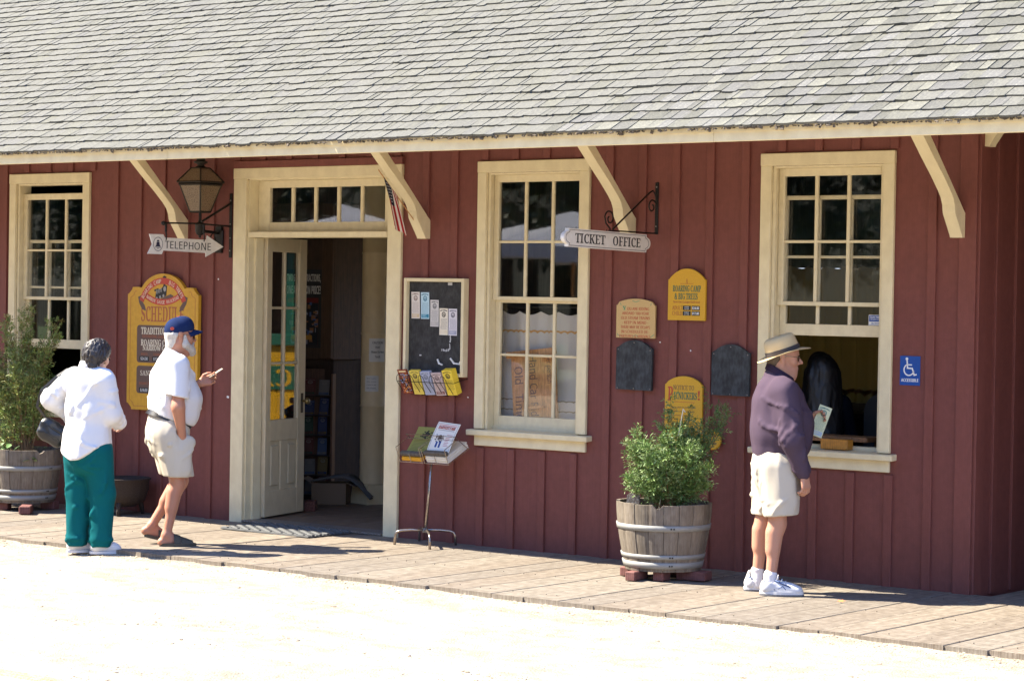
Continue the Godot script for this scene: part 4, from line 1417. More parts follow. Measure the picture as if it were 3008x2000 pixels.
func make_blade_signs() -> void:
	# both hang square to the wall; sign face looks along +x. local x of a sign runs towards the wall
	var face := Basis(Vector3(0, 0, -1), Vector3(0, 1, 0), Vector3(1, 0, 0))
	# --- telephone
	var bk := thing("sign_bracket", "black iron wall bracket holding the telephone arrow sign", "bracket", Vector3(-14.612, 2.55, 0.0))
	var st := new_st()
	cbx(st, Vector3(-0.016, -0.27, 0.0), Vector3(0.016, 0.285, 0.012), 0.002)
	obj("wall_bar", st, M.iron, bk)
	st = new_st()
	tube(st, [Vector3(0, 0.0, 0.01), Vector3(0, 0.012, 0.4), Vector3(0, 0.004, 0.80)], 0.008, 6)
	obj("arm", st, M.iron, bk)
	st = new_st()
	tube(st, [Vector3(0, 0.20, 0.01), Vector3(0, 0.03, 0.36)], 0.010, 6)
	obj("stay", st, M.iron, bk)
	st = new_st(true)
	lathe(st, [Vector2(0, -0.022), Vector2(0.02, -0.012), Vector2(0.022, 0.008), Vector2(0, 0.022)], 10, Transform3D(Basis(), Vector3(0, 0.002, 0.805)))
	obj("finial", st, M.iron, bk)
	for z in [0.776, 0.331]:
		st = new_st()
		tube(st, [Vector3(0, 0.005, z), Vector3(0, -0.07, z)], 0.011, 6)
		tube(st, [Vector3(0, -0.07, z), Vector3(0.008, -0.10, z), Vector3(0.004, -0.14, z)], 0.006, 6)
		obj("hanger", st, M.iron, bk)
	for y in [0.225, 0.02, -0.10, -0.21]:
		st = new_st()
		lathe(st, [Vector2(0.007, 0), Vector2(0.006, 0.004), Vector2(0, 0.005)], 8, Transform3D(Basis(Vector3.RIGHT, PI / 2), Vector3(0, y, 0.012)))
		obj("bolt", st, M.steel, bk)
	var o := thing("telephone_sign", "white arrow-shaped TELEPHONE sign with a bell emblem hanging under the lantern", "sign", Vector3(-14.612, 2.372, 0.54))
	o.transform.basis = face * Basis(Vector3.BACK, -0.01)
	# local x: wallward
	st = new_st()
	var zl := func(z: float) -> float: return 0.54 - z
	prism(st, PackedVector2Array([Vector2(zl.call(0.985), -0.086), Vector2(zl.call(0.822), -0.085), Vector2(zl.call(0.806), -0.053), Vector2(zl.call(0.305), -0.056), Vector2(zl.call(0.305), -0.090), Vector2(zl.call(0.095), 0.004), Vector2(zl.call(0.293), 0.092), Vector2(zl.call(0.303), 0.056), Vector2(zl.call(0.79), 0.056), Vector2(zl.call(0.808), 0.082), Vector2(zl.call(0.968), 0.080), Vector2(zl.call(0.932), -0.004)]), -0.004, 0.004)
	obj("arrow_plate", st, M.white_sign, o)
	st = new_st()
	letters(st, "TELEPHONE", sans_light, zl.call(0.519), -0.002, 0.54, 0.062, 0.0042)
	obj("lettering", st, M.black_paint, o)
	st = new_st()
	var bc := Vector2(zl.call(0.868), -0.001)
	var ring := arc(bc, 0.053, 0.057, 0, 345, 24)
	stroke(st, Array(ring), 0.004, 0.004, 0.0048, Transform3D(), true)
	prism(st, PackedVector2Array([bc + Vector2(-0.031, -0.022), bc + Vector2(0.031, -0.022), bc + Vector2(0.020, -0.008), bc + Vector2(0.016, 0.018), bc + Vector2(-0.016, 0.018), bc + Vector2(-0.020, -0.008)]), 0.004, 0.0048)
	prism(st, PackedVector2Array([bc + Vector2(-0.015, 0.021), bc + Vector2(0.015, 0.021), bc + Vector2(0.010, 0.034), bc + Vector2(-0.010, 0.034)]), 0.004, 0.0047)
	stroke(st, [bc + Vector2(-0.034, -0.027), bc + Vector2(0.0, -0.031), bc + Vector2(0.034, -0.027)], 0.004, 0.004, 0.0047)
	prism(st, arc(bc + Vector2(0, -0.038), 0.004, 0.004, 0, 320, 7), 0.004, 0.0047)
	obj("bell_emblem", st, M.navy_paint, o)
	# --- ticket office
	bk = thing("scroll_bracket", "black wrought-iron scroll bracket above the TICKET OFFICE sign", "bracket", Vector3(-10.138, 2.47, 0.0))
	st = new_st()
	cbx(st, Vector3(-0.014, 0.0, 0.0), Vector3(0.014, 0.39, 0.012), 0.002)
	obj("wall_bar", st, M.iron, bk)
	st = new_st()
	tube(st, [Vector3(0, 0.006, 0.01), Vector3(0, 0.008, 0.2), Vector3(0, 0.01, 0.62)], 0.006, 6)
	obj("arm", st, M.iron, bk)
	st = new_st()
	tube(st, [Vector3(0, 0.25, 0.01), Vector3(0, 0.30, 0.03), Vector3(0, 0.325, 0.06), Vector3(0, 0.31, 0.10), Vector3(0, 0.02, 0.57)], 0.0065, 6)
	obj("stay", st, M.iron, bk)
	st = new_st()
	var sp := [Vector3(0, 0.02, 0.60), Vector3(0, 0.06, 0.655)]
	sp.append_array(spiral(Vector3(0, 0.098, 0.612), 0.062, 0.014, 10, 420, 22))
	tube(st, sp, 0.006, 5)
	obj("scroll", st, M.iron, bk)
	st = new_st()
	tube(st, spiral(Vector3(0, 0.205, 0.068), 0.058, 0.014, 180, -260, 22), 0.006, 5)
	obj("scroll", st, M.iron, bk)
	for y in [0.06, 0.355]:
		st = new_st()
		lathe(st, [Vector2(0.007, 0), Vector2(0.006, 0.004), Vector2(0, 0.005)], 8, Transform3D(Basis(Vector3.RIGHT, PI / 2), Vector3(0, y, 0.012)))
		obj("bolt", st, M.steel, bk)
	o = thing("ticket_office_sign", "white TICKET OFFICE sign with black border hanging from the scroll bracket", "sign", Vector3(-10.138, 2.406, 0.645))
	o.transform.basis = face * Basis(Vector3.BACK, -0.018)
	st = new_st()
	var L := 0.49
	var h := 0.066
	var shape := func(l: float, hh: float, rr: float) -> PackedVector2Array:
		var p := PackedVector2Array([Vector2(-l, -hh), Vector2(l, -hh), Vector2(l, -hh * 0.72)])
		p.append_array(arc(Vector2(l, 0), rr, hh * 0.66, -75, 75, 8))
		p.append_array(PackedVector2Array([Vector2(l, hh * 0.72), Vector2(l, hh), Vector2(-l, hh), Vector2(-l, hh * 0.72)]))
		p.append_array(arc(Vector2(-l, 0), rr, hh * 0.66, 105, 255, 8))
		p.append(Vector2(-l, -hh * 0.72))
		return p
	prism(st, shape.call(L, h, 0.052), -0.016, 0.016)
	obj("board", st, M.white_sign, o)
	st = new_st()
	stroke(st, Array(shape.call(L - 0.016, h - 0.010, 0.044)), 0.0035, 0.016, 0.0168, Transform3D(), true)
	obj("border_line", st, M.black_paint, o)
	st = new_st()
	letters(st, "TICKET", serif, -0.222, 0.0, 0.37, 0.068, 0.0162)
	letters(st, "OFFICE", serif, 0.235, 0.0, 0.35, 0.068, 0.0162)
	obj("lettering", st, M.black_paint, o)
	for x in [-0.38, 0.0]:
		st = new_st()
		tube(st, [Vector3(x, h - 0.004, 0), Vector3(x, h + 0.014, 0)], 0.004, 6)
		obj("hanger", st, M.iron, o)

func make_lantern() -> void:
	var o := thing("wall_lantern", "old four-sided wall lantern with amber glass and dark metal frame left of the doorway", "lantern", Vector3(-14.742, 2.44, 0.0))
	var st := new_st()
	cbx(st, Vector3(-0.05, -0.09, 0.0), Vector3(0.05, 0.08, 0.03), 0.008)
	bx(st, Vector3(-0.035, 0.08, 0.0), Vector3(0.035, 0.11, 0.028))
	bx(st, Vector3(-0.035, -0.12, 0.0), Vector3(0.035, -0.09, 0.028))
	obj("back_plate", st, M.iron, o)
	st = new_st()
	tube(st, [Vector3(0, 0.05, 0.02), Vector3(0, 0.06, 0.12), Vector3(0, 0.065, 0.25)], 0.013, 8)
	tube(st, spiral(Vector3(0, 0.0, 0.08), 0.05, 0.012, 90, -230, 16), 0.006, 5)
	obj("arm", st, M.iron, o)
	st = new_st(true)
	var C := Transform3D(Basis(), Vector3(0, 0, 0.25))
	lathe(st, [Vector2(0, 0.0), Vector2(0.012, 0.01), Vector2(0.01, 0.022), Vector2(0.03, 0.035), Vector2(0.042, 0.06), Vector2(0.042, 0.11), Vector2(0.046, 0.115), Vector2(0.046, 0.13), Vector2(0.02, 0.14), Vector2(0.013, 0.16), Vector2(0.013, 0.225)], 12, C)
	obj("socket", st, M.iron, o)
	var cy := 0.0
	var b := 0.062   # half side at the foot
	var m := 0.142   # half side at the shoulder
	var t := 0.056   # half side at the top
	var y0 := 0.228
	var y1 := 0.475
	var y2 := 0.605
	var zc := 0.25
	var P := func(s: float, k: int, y: float) -> Vector3:
		var sx: float = [-1, 1, 1, -1][k % 4]
		var sz: float = [-1, -1, 1, 1][k % 4]
		return Vector3(sx * s, y, zc + sz * s)
	st = new_st()
	for k in 4:
		tube(st, [P.call(b, k, y0), P.call(m - 0.014, k, y1)], 0.007, 4)
		tube(st, [P.call(m, k, y1 + 0.012), P.call(t, k, y2)], 0.007, 4)
		tube(st, [P.call(b, k, y0), P.call(b, k + 1, y0)], 0.008, 4)
		tube(st, [P.call(m - 0.012, k, y1 - 0.012), P.call(m - 0.012, k + 1, y1 - 0.012)], 0.010, 4)
		tube(st, [P.call(m, k, y1 + 0.008), P.call(m, k + 1, y1 + 0.008)], 0.008, 4)
		tube(st, [P.call(t, k, y2), P.call(t, k + 1, y2)], 0.007, 4)
	obj("lantern_frame", st, M.lamp_metal, o)
	for k in 4:
		for q in [[b, y0, m - 0.014, y1 - 0.01], [m - 0.004, y1 + 0.012, t, y2]]:
			st = new_st()
			quad_o(st, P.call(q[0], k, q[1]), P.call(q[0], k + 1, q[1]), P.call(q[2], k + 1, q[3]), P.call(q[2], k, q[3]), Vector3(0, (q[1] + q[3]) / 2, zc))
			obj("lantern_pane", st, M.lamp_glass, o)
	st = new_st(true)
	lathe(st, [Vector2(0.075, y2 - 0.002), Vector2(0.05, y2 + 0.01), Vector2(0.03, y2 + 0.02), Vector2(0.034, y2 + 0.035), Vector2(0.06, y2 + 0.045), Vector2(0.062, y2 + 0.055), Vector2(0.04, y2 + 0.065), Vector2(0.035, y2 + 0.09), Vector2(0.045, y2 + 0.1), Vector2(0, y2 + 0.115)], 14, C)
	obj("chimney_cap", st, M.lamp_metal, o)
	st = new_st(true)
	lathe(st, [Vector2(0.006, y0 + 0.005), Vector2(0.012, y0 + 0.03), Vector2(0.012, y0 + 0.11), Vector2(0.022, y0 + 0.13), Vector2(0.024, y0 + 0.16), Vector2(0, y0 + 0.19)], 10, C)
	obj("burner", st, M.white_sign, o)

func make_flag() -> void:
	var o := thing("small_flag", "small United States stick flag drooping from the bracket beside the doorway", "flag", Vector3(-12.405, 2.43, 0.0))
	var st := new_st()
	tube(st, [Vector3(0, 0.03, 0.005), Vector3(0, 0.537, 0.595)], [0.004, 0.0045], 6)
	obj("stick", st, M.pine, o)
	var W := 78
	var H := 52
	var im := Image.create(W, H, false, Image.FORMAT_RGB8)
	for y in H:
		for x in W:
			im.set_pixel(x, y, Color(0.60, 0.06, 0.08) if (y / 4) % 2 == 0 else Color(0.86, 0.82, 0.78))
	im.fill_rect(Rect2i(0, 0, 34, 28), Color(0.07, 0.08, 0.16))
	for r in 5:
		for c in (6 if r % 2 == 0 else 5):
			im.fill_rect(Rect2i(2 + c * 5 + (2 if r % 2 else 0), 3 + r * 5, 2, 2), Color(0.9, 0.9, 0.9))
	var m := uvmat(ImageTexture.create_from_image(im), 0.8)
	m.backlight_enabled = true
	m.backlight = Color(0.5, 0.5, 0.5)
	st = new_st(true)
	var NS := 12
	var NT := 16
	var hoist0 := Vector3(0, 0.488, 0.537)
	var hoist1 := Vector3(0, 0.345, 0.365)
	var grid := []
	for i in NS + 1:
		var s := float(i) / NS
		var row := []
		for j in NT + 1:
			var t := float(j) / NT
			var p := hoist0.lerp(hoist1, s)
			var fall := 0.385 - 0.06 * s
			p += Vector3(0, -fall * t, -0.135 * t)
			p += Vector3(0.004 + 0.020 * sin(s * 9.0 + 1.0) * smoothstep(0.0, 0.5, t) - 0.01 * t, 0, 0.012 * sin(s * 7.0) * t)
			row.append(p)
		grid.append(row)
	for i in NS:
		for j in NT:
			var q := [[i, j], [i + 1, j], [i + 1, j + 1], [i, j + 1]]
			for k in [0, 1, 2, 0, 2, 3]:
				st.set_uv(Vector2(float(q[k][1]) / NT, float(q[k][0]) / NS))
				st.add_vertex(grid[q[k][0]][q[k][1]])
	obj("cloth", st, m, o)

# ---------------------------------------------------------------- literature stand, mat, planters
func make_stand() -> void:
	var c := Vector3(-12.112, 0, 0.295)
	var o := thing("literature_stand", "chrome wire literature stand on a four-footed base right of the doorway", "stand", c)
	var st := new_st()
	for f in [Vector3(-0.184, 0, 0.16), Vector3(0.233, 0, 0.222), Vector3(0.184, 0, -0.159), Vector3(-0.227, 0, -0.196)]:
		st = new_st(true)
		var d: Vector3 = f.normalized()
		var r: float = f.length()
		var pts := [Vector3(0, 0.118, 0), d * r * 0.45 + Vector3(0, 0.121, 0), d * (r - 0.05) + Vector3(0, 0.114, 0), d * (r - 0.02) + Vector3(0, 0.103, 0), d * (r - 0.006) + Vector3(0, 0.08, 0), d * r]
		tube(st, pts, 0.0105, 8)
		obj("leg", st, M.chrome, o)
	st = new_st(true)
	tube(st, [Vector3(0, 0.11, 0), Vector3(0.02, 0.40, -0.012), Vector3(0.035, 0.665, -0.02)], [0.013, 0.011, 0.010], 8)
	obj("pole", st, M.chrome, o)
	st = new_st(true)
	lathe(st, [Vector2(0.024, 0.10), Vector2(0.026, 0.112), Vector2(0.024, 0.128), Vector2(0.014, 0.136)], 10)
	obj("hub", st, M.steel, o)
	# two tilted wire baskets
	var tl := deg_to_rad(25.0)
	var B := Basis(Vector3.RIGHT, tl)
	var base := Vector3(0.03, 0.66, 0.06)
	var P := func(x: float, y: float, z: float) -> Vector3: return base + B * Vector3(x, y, z)
	for k in 2:
		st = new_st()
		var x0: float = [-0.245, 0.012][k]
		var x1: float = [-0.012, 0.255][k]
		tube(st, [P.call(x0, 0.0, 0.01), P.call(x1, 0.0, 0.01), P.call(x1, 0.0, -0.27), P.call(x0, 0.0, -0.27), P.call(x0, 0.0, 0.01)], 0.003, 5)
		tube(st, [P.call(x0, 0.13, 0.012), P.call(x0, 0.135, -0.14), P.call(x1, 0.135, -0.14), P.call(x1, 0.13, 0.012)], 0.003, 5)
		for x in [x0, lerpf(x0, x1, 0.5), x1]:
			if x != lerpf(x0, x1, 0.5): tube(st, [P.call(x, 0.13, 0.012), P.call(x, 0.0, 0.012)], 0.003, 5)
			tube(st, [P.call(x, 0.0, 0.012), P.call(x, 0.0, -0.27)], 0.003, 5)
		tube(st, [P.call(lerpf(x0, x1, 0.5), 0.075, 0.012), P.call(lerpf(x0, x1, 0.5), 0.0, 0.012)], 0.003, 5)
		tube(st, [P.call(x0, 0.0, -0.26), P.call(x0, 0.17, -0.14), P.call(x1, 0.17, -0.14), P.call(x1, 0.0, -0.26)], 0.003, 5)
		obj("basket", st, M.chrome, o)
	var X := func(x: float, y: float, z: float) -> Transform3D: return Transform3D(B, c + P.call(x, y, z))
	# papers
	var t := thing("paper_stack", "stack of cream magazines in the right basket of the chrome stand", "magazines")
	t.transform = X.call(0.134, 0.004, 0.0)
	stack(t, 0.215, 0.275, 0.055, 12, [M.paper, M.paper, mat(0.74, 0.66, 0.52, 0.85)])
	t = thing("paper_stack", "stack of orange-yellow booklets in the left basket of the chrome stand", "magazines")
	t.transform = X.call(-0.128, 0.004, 0.0)
	stack(t, 0.205, 0.10, 0.034, 7, [mat(0.80, 0.42, 0.03, 0.8)])
	for k in 2:
		t = thing("driftwood_weight", ["weathered stick weighing down the papers in the left basket", "weathered stick weighing down the magazines in the right basket"][k], "stick", Vector3.ZERO, 0.0, "sticks weighing down the papers")
		t.transform = X.call([-0.128, 0.125][k], [0.062, 0.08][k], -0.02)
		var s2 := new_st()
		cbox(s2, Vector3.ZERO, Vector3(0.222 if k == 0 else 0.235, 0.034, 0.045), 0.009)
		obj("stick", s2, M.stave[0], t)
	t = thing("flyer", "olive-green flyer lying in the left basket of the chrome stand", "flyer")
	t.transform = Transform3D(B * Basis(Vector3.RIGHT, -PI / 2 + 0.35), c + P.call(-0.105, 0.055, -0.035))
	put("sheet", card(0.21, 0.26, 0.004, 0.03, 4), uvmat(flyer_tex(false)), t)
	t = thing("flyer", "cream Harvest Fair flyer standing in the right basket of the chrome stand", "flyer")
	t.transform = Transform3D(Basis(Vector3.BACK, -0.06) * Basis(Vector3.RIGHT, -0.42), c + P.call(0.115, 0.075, -0.06))
	put("sheet", card(0.225, 0.255, 0.002, -0.028, 6), uvmat(flyer_tex(true)), t)
	var s3 := new_st()
	letters(s3, "HARVEST FAIR", serif, 0.0, 0.205, 0.17, 0.026, 0.0)
	# the heading follows the sheet's bend
	var hd := obj("heading", s3, M.red_paint, t)
	hd.position = Vector3(0, -0.0, -0.016)
	hd.rotation.x = -0.18
	hd.position.y = 0.006
	hd.position.z = 0.0215

func stack(t: Node3D, w: float, d: float, h: float, n: int, mats: Array) -> void:
	for j in n:
		var st := new_st()
		var y := h * j / n
		var o := Vector3(rng.randf_range(-0.004, 0.004), 0, rng.randf_range(-0.005, 0.005))
		bx(st, Vector3(-w / 2, y + 0.0004, -d) + o, Vector3(w / 2, y + h / n - 0.0003, 0) + o)
		obj("booklet", st, mats[j % mats.size()], t)

func flyer_tex(fair: bool) -> ImageTexture:
	var r := RandomNumberGenerator.new()
	r.seed = 5 if fair else 6
	var im := Image.create(96, 112, false, Image.FORMAT_RGB8)
	im.fill(Color(0.90, 0.88, 0.84) if fair else Color(0.55, 0.54, 0.26))
	if fair:
		im.fill_rect(Rect2i(4, 4, 88, 1), Color(0.4, 0.42, 0.38))
		im.fill_rect(Rect2i(4, 4, 1, 104), Color(0.4, 0.42, 0.38))
		im.fill_rect(Rect2i(91, 4, 1, 104), Color(0.4, 0.42, 0.38))
		for x in range(10, 86, 3): im.fill_rect(Rect2i(x, 9, 2, 3), Color(0.8, 0.4, 0.35))
		for x in range(14, 82, 3): im.fill_rect(Rect2i(x, 30, 2, 2), Color(0.3, 0.3, 0.3))
		for k in 70: im.fill_rect(Rect2i(22 + int(r.randfn(14, 8)), 50 + int(r.randfn(10, 8)), r.randi_range(2, 6), r.randi_range(2, 5)), Color(0.20, 0.17, 0.16).lerp(Color(0.5, 0.4, 0.35), r.randf() * 0.6))
		im.fill_rect(Rect2i(26, 76, 8, 22), Color(0.12, 0.25, 0.5))
		im.fill_rect(Rect2i(40, 74, 8, 24), Color(0.12, 0.25, 0.5))
		for row in range(46, 92, 6): im.fill_rect(Rect2i(60, row, r.randi_range(12, 24), 2), Color(0.75, 0.5, 0.5))
	else:
		for k in 60: im.fill_rect(Rect2i(26 + int(r.randfn(24, 12)), 16 + int(r.randfn(12, 6)), r.randi_range(3, 12), r.randi_range(2, 5)), Color(0.14, 0.14, 0.08))
		for row in range(46, 100, 6): im.fill_rect(Rect2i(10, row, r.randi_range(40, 74), 2), Color(0.40, 0.39, 0.18))
	return ImageTexture.create_from_image(im)

func make_mat() -> void:
	var o := thing("door_mat", "grey woven rubber mat lying in front of the open doorway", "door mat", Vector3(-13.605, 0.002, 0.30))
	var st := new_st()
	cbx(st, Vector3(-0.50, 0.0, -0.29), Vector3(0.50, 0.006, 0.29), 0.002)
	obj("base", st, M.rubber, o)
	st = new_st()
	for i in 16:
		for j in 13:
			var x := -0.465 + 0.062 * i
			var z := -0.264 + 0.044 * j
			var up := 0.018 if (i + j) % 2 == 0 else 0.009
			cbox(st, Vector3(x, 0.004 + up * 0.5, z), Vector3(0.066, up, 0.033), 0.005)
	for s in [-1, 1]:
		cbx(st, Vector3(-0.498, 0.002, s * 0.287 - 0.006), Vector3(0.498, 0.014, s * 0.287 + 0.002), 0.002)
	tag(obj("woven_strips", st, M.rubber, o), "", "", "", "stuff")

func make_barrel(called_label: String, at: Vector3, turn: float, seed_: int) -> Node3D:
	var o := thing("barrel_planter", called_label, "planter", at, turn, "half-barrel planters on the boardwalk")
	var r := RandomNumberGenerator.new()
	r.seed = seed_
	var H := 0.475
	var R := func(y: float) -> float:
		var t := y / H
		return 0.272 + 0.075 * sin(t * 1.45) - 0.004 * t
	var n := 19
	for k in n:
		var st := new_st()
		var a0 := TAU * (k + 0.015) / n
		var a1 := TAU * (k + 0.985) / n
		var off := r.randf_range(-0.0025, 0.0025)
		var ny := 7
		var nx := 4
		var outer := []
		var inner := []
		for j in ny + 1:
			var ro := []
			var ri := []
			for i in nx + 1:
				var a := lerpf(a0, a1, float(i) / nx)
				var top := H + off * 1.2
				if k == 4 and (i == 2 or i == 1): top -= 0.03 if i == 2 else 0.022
				var y := top * j / ny
				var e := 0.0025 if (i == 0 or i == nx) else 0.0
				var rr: float = R.call(y) + off - e
				ro.append(Vector3(cos(a) * rr, y, sin(a) * rr))
				ri.append(Vector3(cos(a) * (rr - 0.026), y, sin(a) * (rr - 0.026)))
			outer.append(ro)
			inner.append(ri)
		var am := (a0 + a1) / 2
		for j in ny:
			for i in nx:
				var c: Vector3 = (outer[j][i] + inner[j + 1][i + 1]) / 2
				quad_o(st, outer[j][i], outer[j][i + 1], outer[j + 1][i + 1], outer[j + 1][i], c)
				if j >= 4: quad_o(st, inner[j][i], inner[j][i + 1], inner[j + 1][i + 1], inner[j + 1][i], c)
		for i in nx: quad_o(st, outer[ny][i], outer[ny][i + 1], inner[ny][i + 1], inner[ny][i], outer[0][i])
		for i in nx: quad_o(st, outer[0][i], outer[0][i + 1], inner[0][i + 1], inner[0][i], outer[ny][i])
		for j in ny:
			quad_o(st, outer[j][0], outer[j + 1][0], inner[j + 1][0], inner[j][0], outer[j][2])
			quad_o(st, outer[j][nx], outer[j + 1][nx], inner[j + 1][nx], inner[j][nx], outer[j][2])
		obj("stave", st, M.stave[r.randi() % 6], o)
	for hp in [[0.31, 0.042], [0.105, 0.032], [0.045, 0.045]]:
		var st := new_st(true)
		var y: float = hp[0] - hp[1] / 2
		var y2: float = hp[0] + hp[1] / 2
		lathe(st, [Vector2(R.call(y) - 0.006, y), Vector2(R.call(y) + 0.006, y + 0.001), Vector2(R.call(y2) + 0.006, y2 - 0.001), Vector2(R.call(y2) - 0.006, y2)], 76)
		var hoop := obj("hoop", st, M.hoop, o)
		st = new_st()
		var ra: float = R.call(hp[0]) + 0.006
		for a in [1.1, 1.16]:
			lathe(st, [Vector2(0.007, 0), Vector2(0.005, 0.004), Vector2(0, 0.005)], 7, Transform3D(Basis(Vector3(sin(a), 0, -cos(a)), Vector3(cos(a), 0, sin(a)), Vector3.UP), Vector3(cos(a) * ra, hp[0], sin(a) * ra)))
		tag(obj("rivets", st, M.iron, hoop), "", "", "", "stuff")
	var so := new_st(true)
	for k in 24:
		var a0 := TAU * k / 24.0
		var a1 := TAU * (k + 1) / 24.0
		tri_o(so, Vector3(0, H - 0.055, 0), Vector3(cos(a0) * 0.31, H - 0.085, sin(a0) * 0.31), Vector3(cos(a1) * 0.31, H - 0.085, sin(a1) * 0.31), Vector3(0, 0, 0))
	obj("soil", so, M.soil, o)
	return o

func block(label: String, at: Vector3, s: Vector3, turn: float) -> void:
	var st := new_st()
	cbox(st, Vector3(0, s.y / 2, 0), s, 0.006)
	var o := obj("wooden_block", st, M.block)
	o.position = at
	o.rotation.y = turn
	tag(o, label, "block", "red wooden blocks propping up the planters")

func leaf_quad(V: PackedVector3Array, N: PackedVector3Array, C: PackedColorArray, p: Vector3, dir: Vector3, side: Vector3, l: float, w: float, c: Color) -> void:
	var nrm := dir.cross(side).normalized()
	var a := p
	var b := p + dir * l * 0.5 + side * w * 0.5 + nrm * l * 0.04
	var t := p + dir * l
	var d := p + dir * l * 0.5 - side * w * 0.5 + nrm * l * 0.04
	for q in [a, b, t, a, t, d]:
		V.append(q)
		N.append(nrm)
		C.append(c)

func leaf_mesh(V: PackedVector3Array, N: PackedVector3Array, C: PackedColorArray) -> ArrayMesh:
	var arr := []
	arr.resize(Mesh.ARRAY_MAX)
	arr[Mesh.ARRAY_VERTEX] = V
	arr[Mesh.ARRAY_NORMAL] = N
	arr[Mesh.ARRAY_COLOR] = C
	var me := ArrayMesh.new()
	me.add_surface_from_arrays(Mesh.PRIMITIVE_TRIANGLES, arr)
	return me

func rand_dir(r: RandomNumberGenerator) -> Vector3:
	return Vector3(r.randfn(), r.randfn(), r.randfn()).normalized()

# needle-leaved shrub: sprigs carry rows of small leaves. spec entries: foot, tip, bow, spread, leaves, tone
func shrub(o: Node3D, stems: Array, seed_: int, leaf_len: float, tones: Array) -> void:
	var r := RandomNumberGenerator.new()
	r.seed = seed_
	var V := PackedVector3Array()
	var N := PackedVector3Array()
	var C := PackedColorArray()
	var st := new_st()
	for s in stems:
		var a: Vector3 = s[0]
		var b: Vector3 = s[1]
		var mid := (a + b) * 0.5 + Vector3(s[2] * (b.x - a.x), 0.10 * (b - a).length(), s[2] * (b.z - a.z)) * -0.5
		var pts := []
		for k in 7:
			var t := k / 6.0
			pts.append(a.lerp(mid, t).lerp(mid.lerp(b, t), t))
		tube(st, pts, [0.006, 0.005, 0.0045, 0.004, 0.003, 0.002, 0.001], 4, false)
		for q in int(s[4]):
			var t: float = pow(r.randf(), 0.6) * 0.82 + 0.18 if not (s.size() > 6) else r.randf()
			var p: Vector3 = a.lerp(mid, t).lerp(mid.lerp(b, t), t)
			var along := (b - a).normalized()
			var out := (rand_dir(r) + along * 0.7 + Vector3(0, 0.25, 0)).normalized()
			var L: float = s[3] * r.randf_range(0.5, 1.15) * (1.0 - 0.45 * t)
			var e := p + out * L
			# one sprig: a row of leaves
			var nl := 9
			var tone: Color = tones[r.randi() % tones.size()]
			var br := r.randf_range(0.75, 1.3)
			for k in nl:
				var u := (k + 1.0) / nl
				var c := p.lerp(e, u)
				var side := out.cross(rand_dir(r)).normalized()
				var d := (out * 0.75 + side * 0.8).normalized()
				var f := br * r.randf_range(0.85, 1.15)
				leaf_quad(V, N, C, c, d, d.cross(rand_dir(r)).normalized(), leaf_len * r.randf_range(0.7, 1.2), leaf_len * 0.24, Color(tone.r * f, tone.g * f, tone.b * f))
	tag(put("foliage", leaf_mesh(V, N, C), M.leaf, o), "", "", "", "stuff")
	obj("stems", st, M.twig, o)

